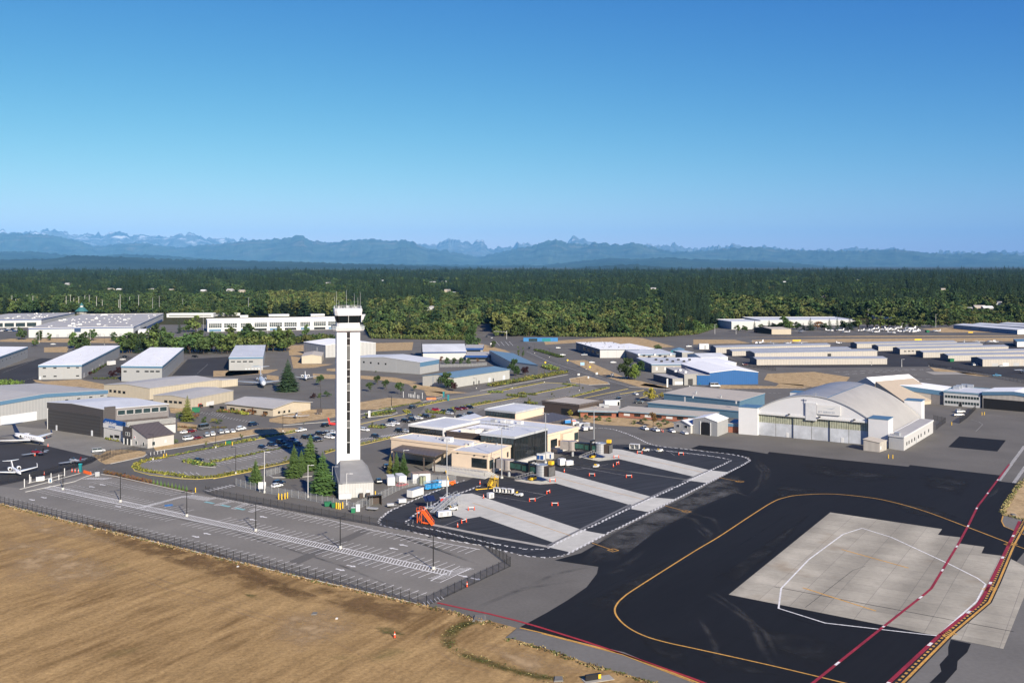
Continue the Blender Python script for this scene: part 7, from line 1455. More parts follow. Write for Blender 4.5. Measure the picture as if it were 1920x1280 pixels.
def jet(p,ang,label,L=25.0,span=26.0,fr=1.25,sweep=6.0,ttail=True,eng='tail',fus=AWH,finm=ANV,wz=1.5,cz=2.5,sc=1.0,name='business_jet',three=False):
    r = thing(name,label,'aircraft',(p.x,p.y,.04),ang); O = Vector((0,0,0)); r.scale = (sc,sc,sc); n_ = L/2
    b = MB(); b.loft([(n_,0,cz-.35*fr,.08,.08),(n_-.5,0,cz-.28*fr,.35*fr,.35*fr),(n_-1.6,0,cz-.1*fr,.68*fr,.68*fr),(n_-3.2,0,cz,.95*fr,.98*fr),(n_-5,0,cz,fr,fr),(-n_*.35,0,cz,fr,fr),(-n_*.62,0,cz+.15*fr,.82*fr,.8*fr),(-n_*.85,0,cz+.4*fr,.42*fr,.42*fr),(-n_,0,cz+.55*fr,.12,.14)],fus,14); b.build('fuselage',r,O,smooth=True)
    b = MB()
    for s_ in (-1,1): wing(b,(n_*.22,0,wz),(n_*.22-sweep,s_*span/2,wz+.9),L*.2,L*.055,.34,AGR if eng != 'tail' else fus)
    b.build('wing',r,O)
    if eng == 'tail':
        for s_ in (-1,1): b = MB(); b.obox((n_*.22-sweep-.2,s_*span/2,wz+.9),(-1.2,0,0),(0,.08*s_,0),(-.6,0,1.3),finm); b.build('winglet',r,O)
    b = MB(); fin(b,(-n_*.62,0,cz+.8*fr),(-n_*.98,0,cz+fr+L*.145),L*.17,L*.10,.3,finm); b.build('fin',r,O)
    tz = cz+fr+L*.145 if ttail else cz+.6*fr; b = MB()
    for s_ in (-1,1): wing(b,(-n_*.95,0,tz),(-n_*1.12,s_*span*.19,tz),L*.09,L*.045,.16,finm if eng == 'tail' else fus)
    b.build('tailplane',r,O)
    for s_ in (-1,1): b = MB(); b.loft([(-n_*.28,s_*(fr+.85),cz+.45,.55,.55),(-n_*.30,s_*(fr+.85),cz+.45,.72,.72),(-n_*.5,s_*(fr+.85),cz+.45,.66,.66),(-n_*.62,s_*(fr+.8),cz+.45,.42,.42)],fus,12); b.cyl((-n_*.275,s_*(fr+.85),cz+.45),(-n_*.29,s_*(fr+.85),cz+.45),.5,BLACKM,12); b.build('engine',r,O)
    if three: b = MB(); b.loft([(-n_*.55,0,cz+fr+.7,.7,.7),(-n_*.7,0,cz+fr+.6,.75,.75),(-n_*.9,0,cz+fr*.6,.55,.55)],fus,12); b.cyl((-n_*.545,0,cz+fr+.7),(-n_*.56,0,cz+fr+.7),.55,BLACKM,12); b.build('engine',r,O)
    for k in range(7):
        for s_ in (-1,1): b = MB(); b.obox((n_-5.5-k*1.4,s_*fr*.96,cz+.2),(.55,0,0),(0,s_*.06,0),(0,0,.45),CGL); b.build('window',r,O)
    b = MB(); b.hexa([(n_-2.4,-.7*fr,cz+.28*fr),(n_-2.4,.7*fr,cz+.28*fr),(n_-1.6,.5*fr,cz+.26*fr),(n_-1.6,-.5*fr,cz+.26*fr),(n_-2.9,-.5*fr,cz+.82*fr),(n_-2.9,.5*fr,cz+.82*fr),(n_-2.4,.4*fr,cz+.66*fr),(n_-2.4,-.4*fr,cz+.66*fr)],CGL); b.build('windscreen',r,O)
    gear(r,((n_-3.6,0),(-n_*.1,1.9),(-n_*.1,-1.9)),.4,cz-fr); return r
nose = g(1,332,1070,1.9); tl = g(1,40,1010,2.2); d = (nose-tl); d.z = 0; d.normalize(); jc = nose-d*12.8
jet(Vector((jc.x,jc.y,0)),math.atan2(d.y,d.x),'white business jet with a navy tail parked before the charcoal hangar')
def wingdir(n,x0,y0,x1,y1): d = g(n,x1,y1)-g(n,x0,y0); return math.atan2(d.y,d.x)-math.pi/2
prop_plane(g(5,268,375),wingdir(5,155,385,375,345)+math.pi,'grey winged propeller aircraft with a dark red body, nearer the business jet',ARED,AGR,sc=1.15,stripe=BLACKM)
prop_plane(g(5,552,438),wingdir(5,435,450,660,410)+math.pi,'grey winged propeller aircraft with a red stripe, by the teal kiosk',AGR,AGR,sc=1.15,stripe=ARED)
jet(g(5,120,515),wingdir(5,-30,505,265,470),'small white jet in the bottom left corner of the apron',14,15.5,.75,1.6,True,'tail',AWH,AWH,.9,1.4,1.0,'small_jet')
d = g(2,224,650)-g(2,190,585); jet(g(2,205,650),math.atan2(d.y,d.x),'silver three-engined airliner with a high tail beside the big spruce',38,32,1.85,7.5,True,'airliner',mat('aircraft_silver',(.55,.58,.62),.3),mat('aircraft_pale',(.5,.55,.62),.35),2.0,3.2,1.0,'airliner',True)
d = Vector((.25,-1,0)); jet(g(2,532,608),math.atan2(d.y,d.x),'small white jet standing alone on the paved lot behind the spruce',13,14,.9,2.5,False,'fighter',AWH,AWH,1.2,1.6,1.2,'small_jet')
prop_plane(g(2,464,895),math.atan2(-1,.12),'silver museum aircraft displayed on the dry lawn before the cream office',mat('aircraft_bare_metal',(.52,.54,.56),.3,metal=.4),MATS['aircraft_bare_metal'],sc=1.25,name='museum_aircraft')
rr = random.Random(9); AB = 'white light aircraft parked in the group across the runway'
for x, y in ((798,192),(845,190),(880,200),(968,192),(1010,193),(1052,200),(1055,181),(1090,186),(1115,188),(1150,187),(1158,205),(1180,176),(1215,198),(1250,184),(1270,202),(1305,192),(1235,192),(1405,195),(1140,180),(1030,186)):
    prop_plane(g(4,x,y),rr.uniform(2.4,3.6)+(0 if x % 3 else math.pi),AB,AWH,AWH,True,'light aircraft across the runway',1.35 if x not in (1250,1270) else 1.9)
for x, y, s_, lab in ((375,268,1.7,'high-winged floatplane on the taxiway beyond the hangar rows'),(460,268,1.2,'small aircraft left of the parked pair beyond the hangar rows'),(540,267,1.2,'small aircraft in the middle beyond the hangar rows'),(625,267,1.3,'small aircraft right of the others beyond the hangar rows'),(850,265,1.2,'small aircraft alone near the gap between hangar rows'),(620,198,1.4,'small aircraft near the open tan hangar'),(1572,258,1.2,'small aircraft behind the right-hand hangar rows, leftmost of four'),(1655,260,1.2,'small aircraft behind the right-hand hangar rows, second of four'),(1720,257,1.2,'small aircraft behind the right-hand hangar rows, third of four'),(1760,258,1.2,'small aircraft behind the right-hand hangar rows, last of four'),(1915,432,1.3,'white light aircraft at the right edge by the hangar road')):
    prop_plane(g(4,x,y),rr.uniform(0,6.28),lab,AWH,AWH if x % 2 else AGR,True,None,s_)

# ---------------------------------------------------------------- lamps, masts, poles
PALE = mat('pale_pole',(.58,.58,.56),.5,.05)
def mast(n,x,yb,yt,label,group=None,col=None,r=.14,arm=None,heads=1,base=True,name='lamp_post'):
    p = g(n,x,yb); h = hgt(n,x,yb,yt); col = col or BLACKM; o = thing(name,label,'lamp post',p,0,group); O = Vector(p)
    b = MB(); b.cyl(p,p+Zv*h,r,col,8,r*.6); b.build('pole',o,O)
    if base: b = MB(); b.cyl(p,p+Zv*.75,r*2.6,KERB,10); b.build('base',o,O)
    d = arm if arm is not None else Vector((-1,0,0))
    for k in range(heads):
        e = d if k == 0 else -d; b = MB(); t_ = p+Zv*(h-.1); b.cyl(t_,t_+e*1.1,.06,col,5); q = t_+e*1.5; nn = Vector((-e.y,e.x,0)); b.obox(q-e*.55-nn*.22-Zv*.06,e*1.1,nn*.44,(0,0,.14),col); b.build('lamp_head',o,O)
    return o
NUM = ('leftmost','second from the left','third from the left','third from the right','second from the right','rightmost')
for k, (x,yb,yt) in enumerate(((118,917.5,877),(225.8,940.5,888),(350.2,967.5,920),(479.5,995,944),(638,1027.5,968),(812.5,1066.5,1003))):
    mast(0,x,yb,yt,NUM[k]+' black twin-headed lamp post on the front car park spine','lamp posts in the front car park',arm=-nrm,heads=2,r=.17)
for n, x, yb, yt, lab in ((5,1148,407,215,'black lamp post at the left tip of the tower car park'),(5,1618,318,150,'black lamp post on the strip by the green bin'),(5,1768,512,310,'black lamp post at the lower edge of the tower car park'),(6,522,195,45,'dark lamp post at the museum lawn'),(6,628,330,225,'lamp post in the tower shadow'),(2,645,840,655,'lamp post left of the tower by the small dark sign'),(2,1178,830,735,'lamp post on the dry lawn right of the tower'),(26,180,660,540,'lamp post by the dry lawn kerb'),(26,1388,470,310,'lamp post by the hedge of the long hall'),(26,1030,470,365,'lamp post before the long hall wall'),(26,815,760,690,'lamp post beside the rear car row'),(3,825,690,600,'lamp post on the triangle island'),(3,600,440,372,'lamp post by the junction hedge'),(3,875,530,445,'lamp post by the road verge'),(3,490,410,340,'lamp post at the junction'),(3,1470,710,650,'lamp post behind the largest flat hall'),(27,347,870,765,'double headed lamp post among the fenced lots'),(27,697,865,770,'lamp post at the end of the fenced lots'),(1,295,330,240,'pale lamp post before the factory'),(1,678,345,240,'pale lamp post by the tall bushy tree'),(1,783,345,265,'dark lamp post before the factory wall'),(1,1525,260,88,'pale lamp post left of the office block'),(1,1480,260,225,'short lamp post left of the office block'),(2,248,275,185,'pale lamp post before the office windows'),(4,1035,385,365,'lamp post near the hangar row end'),(1,1170,520,480,'lamp post by the dark yard'),(26,1710,410,250,'lamp post on the hedge end by the road')):
    mast(n,x,yb,yt,lab,None,PALE if 'pale' in lab or 'short' in lab else BLACKM,.12,Vector((-1,.2,0)).normalized(),2 if 'double' in lab else 1)
for n, x, yb, yt, lab in ((6,383,655,345,'white pole with a bracket at the corner of the tower yard'),(6,710,690,445,'white lamp pole inside the tower yard fence'),(6,1000,745,508,'white lamp pole in front of the tower annex'),(6,1428,520,332,'plain white pole between the bright green conifers'),(6,893,620,455,'thin pole against the left side of the annex'),(22,315,1100,830,'thin dark pole at the corner of the cream block')):
    mast(n,x,yb,yt,lab,None,TRIM if 'white' in lab else GREYM,.13,Vector((1,0,0)),1)
for k, (x,yb,yt) in enumerate(((552,690,250),(963,545,165),(1292,432,58),(1655,268,12))):
    o = mast(7,x,yb,yt,('pale apron floodlight mast by the grey boarding stairs','pale apron floodlight mast at the cream block corner','pale apron floodlight mast before the black glass hall','pale apron floodlight mast behind the farther jet bridge')[k],'floodlight masts on the apron',STEEL,.22,Vector((.6,-.8,0)),2,True,'floodlight_mast')
for k, x in enumerate((18,67,88,152,168,185,192,210,372,396,415,443,477,502,543,575,668,676,728,780,858,896,1028,1398,1708,1882)):
    yt = (478,465,482,460,490,465,470,485,465,458,475,468,462,460,467,488,485,458,470,460,475,465,480,475,490,470)[k]; p = (x/3,400+yt/3,582+(k % 3)*2)
    o = mast(0,p[0],p[2],p[1],'tall sports ground light pole before the far wood','sports ground light poles',PALE if k < 20 else GREYM,.35,Vector((1,0,0)),2 if k % 2 else 1,False,'light_pole')
for x, yb, yt in ((20,655,625),(1210,395,350),(125,204,148),(248,206,150),(1015,170,60),(1212,170,140),(1408,168,90)):
    mast(4,x,yb,yt,'plain utility pole by the far perimeter','utility poles by the perimeter',PALE,.2,Vector((1,0,0)),1,False,'utility_pole')
# ---------------------------------------------------------------- chain-link fences
LKB = link_mat('black_chain_link',(.012,.012,.013),.30); LKS = link_mat('grey_chain_link',(.35,.36,.36),.30)
def fence(pts,label,h=2.3,step=3.0,col=BLACKM,lk=LKB,r=.05,barb=True):
    p = [Vector((q.x,q.y,0)) for q in pts]; o = thing('chain_link_fence',label,'fence',p[0]); O = p[0]; b = MB(); rl = MB(); pos = []
    for i in range(len(p)-1):
        a, c = p[i], p[i+1]; b.add([a+Zv*.05,c+Zv*.05,c+Zv*h,a+Zv*h],[(0,1,2,3)],lk); n_ = max(1,round((c-a).length/step)); pos += [a.lerp(c,k/n_) for k in range(n_)]
        rl.cyl(a+Zv*h,c+Zv*h,.03,col,4); rl.cyl(a+Zv*.1,c+Zv*.1,.03,col,4)
        if barb: rl.cyl(a+Zv*(h+.3),c+Zv*(h+.3),.012,col,3)
    pos.append(p[-1]); b.build('chain_link',o,O); rl.build('rail',o,O); m_ = MB()
    for k, q in enumerate(pos):
        z_ = MB() if k < 95 else m_; z_.cyl(q,q+Zv*(h+(.35 if barb else .05)),r,col,5)
        if k < 95: z_.build('post',o,O)
    if m_.v: x_ = m_.build('post_row',o,O); x_['kind'] = 'stuff'
    return o
fence([G(*q) for q in ((-40,933),(0,943.5),(195,992.5),(412,1044.5),(562,1080.5),(720,1116.5),(800,1136))],'long black chain-link fence between the dry field and the front car park',step=2.75,r=.075)
fence([G(*q) for q in ((800,1136),(957,1061.5),(905,1021.5))],'black chain-link fence with gates at the right end of the front car park',step=2.9,r=.075)
fence([G(*q) for q in ((905,1021.5),(790,1000),(617,970),(407,931.5),(385,924))],'black chain-link fence along the back of the front car park',step=3.2,r=.065)
fence(gs(5,((0,590),(300,535),(600,455),(740,400),(830,368))),'black chain-link fence along the jet apron edge',step=3.0)
fence(gs(5,((760,420),(870,372),(1005,345),(1105,330))),'black chain-link fence on the verge before the white office',step=3.0)
fence(gs(6,((170,600),(390,655),(690,705),(945,760),(1050,790),(1150,745))),'grey chain-link fence round the tower yard',2.4,3.0,STEEL,LKS)
fence(gs(6,((1150,770),(1260,700),(1420,620),(1640,570),(1820,575))),'grey chain-link fence between the tower yard and the apron',2.4,3.0,STEEL,LKS)
fence(gs(6,((400,530),(530,495))),'grey chain-link fence by the planted island in the tower yard',2.2,2.8,STEEL,LKS)
fence(gs(27,((700,870),(1000,915),(1300,965),(1500,1010),(1930,1085))),'black chain-link fence along the far hangar road',2.4,4.0)
fence(gs(9,((1545,476),(1590,445),(1640,395))),'black fence beside the yellow posts by the two-storey office',2.4,3.0,lk=link_mat('dense_black_mesh',(.015,.015,.016),.6))
fence(gs(9,((1410,512),(1465,470),(1395,455))),'black fenced enclosure at the end of the low white annex',2.4,3.0,lk=LKB)
fence(gs(1,((1330,415),(1560,420),(1740,415))),'dark fence along the belt of trees',2.6,4.0)
fence(gs(4,((100,330),(330,400),(480,418))),'black fence beside the hangar rows',2.4,4.0)
fence(gs(2,((1540,512),(1760,508),(1890,500))),'pale fence before the clipped round trees',2.2,3.0,STEEL,LKS)
# ---------------------------------------------------------------- things on the apron and in the yards
def obj_(name,label,cat,p,group=None,rz=0.0): return thing(name,label,cat,(p.x,p.y,.045),rz,group)
def pt(r,name,fn): b = MB(); fn(b); return b.build(name,r,Vector((0,0,0)))
def wheels(r,pts,rad=.3,w=.2):
    for x, y in pts: pt(r,'wheel',lambda b: b.cyl((x,y-w/2,rad),(x,y+w/2,rad),rad,TYRE,10))
def cart(p,a,label,group=None,L=2.6,W_=1.6,H_=1.9,m=None):
    r = obj_('baggage_cart',label,'cart',p,group,a); m = m or TRIM
    pt(r,'bed',lambda b: b.box((0,0,.4),(L,W_,.18),GREYM)); pt(r,'cover',lambda b: (b.box((0,0,H_-.08),(L,W_,.08),m),b.box((-L/2+.05,0,.58),(.08,W_,H_-.6),m),b.box((L/2-.05,0,.58),(.08,W_,H_-.6),m),b.box((0,0,.58),(.08,W_,H_-.6),m),b.box((0,W_/2-.03,.58),(L,.04,H_-.6),m)))
    wheels(r,((-L*.33,W_/2-.1),(-L*.33,-W_/2+.1),(L*.33,W_/2-.1),(L*.33,-W_/2+.1)),.22); return r
def tug(p,a,label):
    r = obj_('baggage_tug',label,'tug',p,None,a); pt(r,'body',lambda b: (b.box((0,0,.3),(2.9,1.5,.6),TRIM),b.box((.9,0,.9),(1.0,1.3,.25),TRIM))); pt(r,'seat',lambda b: (b.box((-.5,0,.9),(.5,1.1,.15),BLACKM),b.box((-.75,0,1.0),(.12,1.1,.5),YELM)))
    pt(r,'steering_wheel',lambda b: b.cyl((.2,.35,.9),(.1,.35,1.3),.05,BLACKM,6)); wheels(r,((-1,.7),(-1,-.7),(1,.7),(1,-.7)),.3); return r
def box_unit(p,a,label,cat,dims,m,name,wh=True,doors=(),roofm=None):
    r = obj_(name,label,cat,p,None,a); L, W_, H_ = dims; z = .55 if wh else .0
    pt(r,'body',lambda b: b.box((0,0,z),(L,W_,H_-z),m)); pt(r,'roof',lambda b: b.box((0,0,H_),(L+.06,W_+.06,.06),roofm or RLIGHT))
    for x, w_, mm in doors: pt(r,'panel',lambda b: b.box((x,-W_/2-.015,z+.2),(w_,.03,(H_-z)*.75),mm))
    if wh: wheels(r,((-L*.25,-W_/2+.12),(-L*.12,-W_/2+.12),(-L*.25,W_/2-.12),(-L*.12,W_/2-.12)),.34); pt(r,'tow_bar',lambda b: b.box((L/2+.5,0,.5),(1.1,.12,.1),STEEL))
    return r
ac = angof(7,910,650,1050,672)
for k, x in enumerate((932,978,1024)): cart(g(7,x,657+k*4),ac,('left of three white covered baggage carts behind the tug','middle of three white covered baggage carts behind the tug','right of three white covered baggage carts, next to the tug')[k],'baggage carts on the first stand')
tug(g(7,1090,680),ac,'white and yellow tug pulling three baggage carts'); tug(g(7,1672,465),angof(7,1640,470,1705,445),'white tug with a yellow seat between the jet bridges stands'); tug(g(23,700,882),angof(23,655,885,745,870),'white tug with a yellow seat on the farthest stand')
box_unit(g(7,878,692),ac+1.2,'small white equipment box beside the baggage carts','equipment',(2.0,1.6,1.7),TRIM,'ground_unit',False,((0,1.0,GREYM),))
box_unit(g(22,1185,985),.5,'tall white ground power unit beside the nearer jet bridge','equipment',(2.6,2.0,3.0),TRIM,'ground_unit',True); box_unit(g(22,1275,985),.5,'low white ground power unit right of the tall one','equipment',(3.2,2.0,2.2),TRIM,'ground_unit',True)
box_unit(g(22,915,900),-.35,'white cooling unit with blue louvres before the black glass hall','equipment',(3.4,2.0,2.3),TRIM,'cooling_unit',False,((-.8,1.4,ROYB),(.8,1.4,ROYB))); box_unit(g(22,1025,885),-.35,'white cooling unit behind the blue louvred one','equipment',(3.4,2.0,2.3),TRIM,'cooling_unit',False,((.8,.6,ROYB),))
cart(g(23,420,858),-.35,'white covered cart on the farthest stand, behind the pickup tug',None,4.2,2.1,2.5); tug(g(23,545,875),-.35,'white pickup tug hitched to the covered cart on the farthest stand')
TARP = mat('white_tarpaulin',(.46,.46,.46),.7,.25,1.5)
for k, (x,y,L_,W_,H_,c_) in enumerate(((1360,470,3.4,2,2.2,TARP),(1430,480,4.0,2.2,1.8,TARP),(1510,490,3.2,2,2.3,GREYM),(1400,520,3.6,2,1.6,TARP),(1480,535,3.0,2.2,2.0,TARP),(1545,520,2.6,1.8,1.5,TARP))): box_unit(g(22,x,y),.3+k*.4,('leftmost white covered cart','second white covered cart in the back line','grey cart','left white covered cart in the front line','middle white covered cart in the front line','rightmost white covered cart')[k]+' in the cluster by the right-hand wing','equipment',(L_,W_,H_),c_,'covered_cart',True,((.5,.9,STEEL),))
box_unit(g(22,1290,440),.3,'blue and orange wrapped equipment under the brown canopy edge','equipment',(6,2.6,2.0),mat('blue_cover',(.03,.2,.5),.6),'covered_equipment',True,((1.5,2.5,ORGM),))
b_ = box_unit(g(24,740,372),angof(24,700,400,815,395),'left of two white shipping containers by the red car','container',(2.6,6.0,2.8),RWHITE,'shipping_container',False,((0,2.2,TRIM),)); box_unit(g(24,890,352),angof(24,840,390,955,380),'right of two white shipping containers, nearer the pale trailer','container',(2.6,6.0,2.8),RWHITE,'shipping_container',False,((0,2.2,TRIM),))
box_unit(g(24,1190,345),angof(24,1050,380,1330,365),'big white open-topped hopper behind the blue lifts','container',(6.5,4.5,3.4),TRIM,'hopper',False,roofm=mat('rusty_load',(.25,.18,.14),.8));
box_unit(g(24,1110,575),angof(24,1060,560,1250,500),'white twin-axle box trailer with a blue-grey roof','trailer',(6.4,2.4,3.0),TRIM,'box_trailer',True,((1.6,1.6,RWHITE),),mat('trailer_roof',(.18,.22,.28),.4)); box_unit(g(24,1520,430),.4,'white service truck body beside the blue lifts','truck',(4.0,2.2,2.5),TRIM,'service_truck',True,((-1,1.2,GREYM),))
box_unit(g(25,300,1055),.25,'white box truck on the roof-high dock behind the brick offices','truck',(9.0,2.6,4.3),TRIM,'box_truck',True,((3.6,1.2,CGL),)); box_unit(g(1,835,500),1.2,'white box truck between the blue banded hangars','truck',(7,2.5,3.6),TRIM,'box_truck',True); box_unit(g(2,30,345),0.1,'white motor coach on the far road','coach',(10,2.5,3),TRIM,'coach',True) if False else None
r = obj_('fuel_tank','olive round tank in front of the white hopper','tank',g(24,1220,385)); pt(r,'shell',lambda b: b.cyl((0,0,.3),(0,0,3.0),1.3,mat('olive_paint',(.28,.30,.20),.6),14,1.2)); pt(r,'base',lambda b: b.cyl((0,0,0),(0,0,.3),1.4,GREYM,14))
for k, x in enumerate((1290,1350,1410,1455)):
    r = obj_('access_lift',('leftmost','second from left','third from left','rightmost')[k]+' folded bright blue access lift in the row by the white hopper','lift',g(24,x,468-k*8),'blue access lifts',.4); BL = mat('lift_blue',(.01,.24,.52),.4,.05)
    pt(r,'chassis',lambda b: b.box((0,0,.35),(2.2,1.3,.5),BL)); pt(r,'scissor_arm',lambda b: [b.cyl((-.9,y,.85+i*.35),(.9,y,1.2+i*.35),.07,BL,5) for i in range(3) for y in (-.5,.5)]+[b.cyl((.9,y,.85+i*.35),(-.9,y,1.2+i*.35),.07,BL,5) for i in range(3) for y in (-.5,.5)])
    pt(r,'platform',lambda b: (b.box((0,0,1.95),(2.3,1.3,.12),BL),[b.cyl((x_,y_,2.0),(x_,y_,3.0),.05,BL,4) for x_ in (-1.1,0,1.1) for y_ in (-.6,.6)],b.cyl((-1.1,-.6,3),(1.1,-.6,3),.05,BL,4),b.cyl((-1.1,.6,3),(1.1,.6,3),.05,BL,4))); wheels(r,((-.8,.6),(-.8,-.6),(.8,.6),(.8,-.6)),.32)
def stairs(p,a,label,m,H_=3.6,L=5.4,name='boarding_stairs'):
    r = obj_(name,label,'stairs',p,None,a)
    pt(r,'flight',lambda b: [b.box((L*.5-L*(k+.5)/14,0,H_*k/14),(L/14+.05,1.5,.14),m) for k in range(15)]); pt(r,'platform',lambda b: (b.box((-L*.5-.9,0,H_),(2.0,1.9,.15),m)))
    pt(r,'frame',lambda b: [b.cyl((x,y,.3),(x,y,H_),.09,m,5) for x in (-L*.5-1.7,-L*.5-.1) for y in (-.8,.8)]+[b.cyl((-L*.5-1.7,y,.4),(-L*.5-.1,y,H_),.07,m,4) for y in (-.8,.8)]+[b.cyl((L*.5,y,.15),(-L*.5,y,H_-.1),.12,m,5) for y in (-.75,.75)])
    pt(r,'railing',lambda b: [b.cyl((L*.5,y,1.1),(-L*.5,y,H_+1.1),.06,m,5) for y in (-.8,.8)]+[b.cyl((-L*.5,y,H_+1.1),(-L*.5-1.9,y,H_+1.1),.06,m,5) for y in (-.9,.9)]+[b.cyl((L*(.5-k/6),y,H_*k/6),(L*(.5-k/6),y,H_*k/6+1.1),.05,m,4) for k in range(7) for y in (-.8,.8)]+[b.cyl((-L*.5-1.9,y,H_),(-L*.5-1.9,y,H_+1.1),.05,m,4) for y in (-.9,.9)])
    pt(r,'chassis',lambda b: b.box((-L*.2,0,.3),(L*.9,1.2,.25),m)); wheels(r,((-L*.5,.75),(-L*.5,-.75),(L*.25,.75),(L*.25,-.75)),.3); return r
stairs(g(24,1300,985),angof(24,1230,980,1385,1000),'bright orange mobile boarding stairs on the first stand',ORGM,3.9,3.4)
stairs(g(24,1480,770),angof(24,1330,790,1640,700)+math.pi,'grey steel mobile boarding stairs behind the orange ones, left one',STEEL,3.4,8.0); stairs(g(24,1600,735),angof(24,1330,790,1640,700)+math.pi,'grey steel mobile boarding stairs behind the orange ones, right one',STEEL,3.2,8.0)
for k, x in enumerate((1290,1345)):
    r = obj_('solar_panel',('left' if k == 0 else 'right')+' tilted dark solar panel above the grey boarding stairs','solar panel',g(24,x,745),None,.5); pt(r,'panel',lambda b: b.hexa([(-1.3,-.9,2.6),(1.3,-.9,2.6),(1.3,.9,4.0),(-1.3,.9,4.0),(-1.3,-.95,2.7),(1.3,-.95,2.7),(1.3,.85,4.1),(-1.3,.85,4.1)],mat('solar_cells',(.012,.02,.06),.15))); pt(r,'stand',lambda b: (b.cyl((0,0,0),(0,0,3.3),.12,STEEL,6),b.box((0,0,.1),(2.4,1.4,.5),STEEL)))
box_unit(g(24,1540,880),angof(24,1450,885,1640,865),'white ground power cart right of the orange stairs','equipment',(4.4,1.9,2.1),TRIM,'ground_unit',True,((-1.2,1.0,GREYM),(1.0,1.0,GREYM))); tug(g(24,1670,770),.3,'white tug at the foot of the grey boarding stairs'); box_unit(g(24,1535,650),.3,'red and grey pump cart behind the grey boarding stairs','equipment',(2.6,1.6,1.5),REDM,'pump_cart',True)
r = stairs(g(7,885,615),2.2,'yellow maintenance stand at the foot of the concrete ramp',YELM,3.6,2.6,'maintenance_stand')
r = obj_('tow_bar','long yellow tow bar lying beside the yellow maintenance stand','tow bar',g(7,830,630),None,.35); pt(r,'bar',lambda b: (b.box((0,0,.15),(6.5,.25,.2),YELM),b.box((-2.8,0,.15),(.5,1.3,.3),YELM))); wheels(r,((1.5,.35),(1.5,-.35)),.25)
r = obj_('boom_lift','orange folded boom lift at the end of the blue lifts','lift',g(24,1650,400),None,.5); pt(r,'chassis',lambda b: b.box((0,0,.4),(2.6,1.8,.8),ORGM)); pt(r,'boom',lambda b: (b.cyl((-1,0,1.2),(-2.0,.5,5.6),.18,YELM,6),b.cyl((-1,0,1.2),(1.6,0,1.6),.18,ORGM,6))); wheels(r,((-.9,.9),(-.9,-.9),(.9,.9),(.9,-.9)),.45)
r = obj_('open_shed','small dark brown open shelter beside the tower yard fence','shed',g(24,500,690),None,angof(24,405,700,590,680)); pt(r,'wall',lambda b: (b.box((0,1.2,0),(4.2,.12,3.0),BRWALL),b.box((-2.05,0,0),(.12,2.4,3.0),BRWALL),b.box((2.05,0,0),(.12,2.4,3.0),BRWALL))); pt(r,'roof',lambda b: b.hexa([(-2.4,-1.5,3.3),(2.4,-1.5,3.3),(2.4,1.5,2.9),(-2.4,1.5,2.9),(-2.4,-1.5,3.45),(2.4,-1.5,3.45),(2.4,1.5,3.05),(-2.4,1.5,3.05)],DOORM))
r = obj_('flat_cart','grey flat cart parked before the brown shelter','cart',g(24,465,770),None,-.3); pt(r,'bed',lambda b: b.box((0,0,.5),(3.6,1.5,.3),GREYM)); wheels(r,((-1.2,.6),(-1.2,-.6),(1.2,.6),(1.2,-.6)),.25)
box_unit(g(24,910,675),.4,'small white compressor trailer on the apron edge','trailer',(2.6,1.5,1.6),TRIM,'compressor',True); box_unit(g(24,735,725),.3,'dark service cart with an orange cone beside it','cart',(2.2,1.3,1.1),GREYM,'service_cart',True); box_unit(g(24,180,805),.1,'bright green litter bin at the fence corner','bin',(1.3,1.1,1.6),GRNM,'litter_bin',False); box_unit(g(24,250,790),.1,'white notice cabinet beside the green litter bin','cabinet',(1.3,.4,2.3),TRIM,'notice_cabinet',False)
for k, (n,x,y,lab) in enumerate(((6,858,755,'left of two dark green dumpsters by the yellow posts'),(6,912,765,'right of two dark green dumpsters by the yellow posts'),(5,1713,292,'green dumpster on the kerb strip of the tower car park'),(1,1470,850,'long green dumpster by the tan workshop'),(27,675,432,'green dumpster across the runway'),(27,980,808,'teal container beside a dark blue hangar end'))):
    r = obj_('dumpster',lab,'dumpster',g(n,x,y),None,.3); s_ = 1.0 if k < 3 else 1.8; G_ = mat('dumpster_green',(.015,.13,.06),.5,.08); pt(r,'body',lambda b: b.hexa([(-1.0*s_,-.7*s_,.1),(1.0*s_,-.7*s_,.1),(1.0*s_,.7*s_,.1),(-1.0*s_,.7*s_,.1),(-1.2*s_,-.85*s_,1.4*s_),(1.2*s_,-.85*s_,1.4*s_),(1.2*s_,.85*s_,1.4*s_),(-1.2*s_,.85*s_,1.4*s_)],G_)); pt(r,'lid',lambda b: b.box((0,0,1.4*s_),(2.45*s_,1.75*s_,.1),G_))
def bollard(n,x,y,label,group,m=YELM,h=1.25,r_=.14): o = tag(MB().cyl(g(n,x,y),g(n,x,y)+Zv*h,r_,m,8).cyl(g(n,x,y)+Zv*h,g(n,x,y)+Zv*(h+.08),r_,m,8,r_*.4).build('bollard'),label,'bollard',group); return o
for x, y in ((490,703),(513,705),(537,700),(556,694)): bollard(6,x,y,'yellow bollard in the cluster before the white hatchback yard','yellow bollards before the tower yard',h=2.0,r_=.2)
for x, y in ((922,772),(937,775),(951,778),(970,770)): bollard(6,x,y,'yellow bollard in the cluster right of the green dumpsters','yellow bollards by the dumpsters',h=2.0,r_=.2)
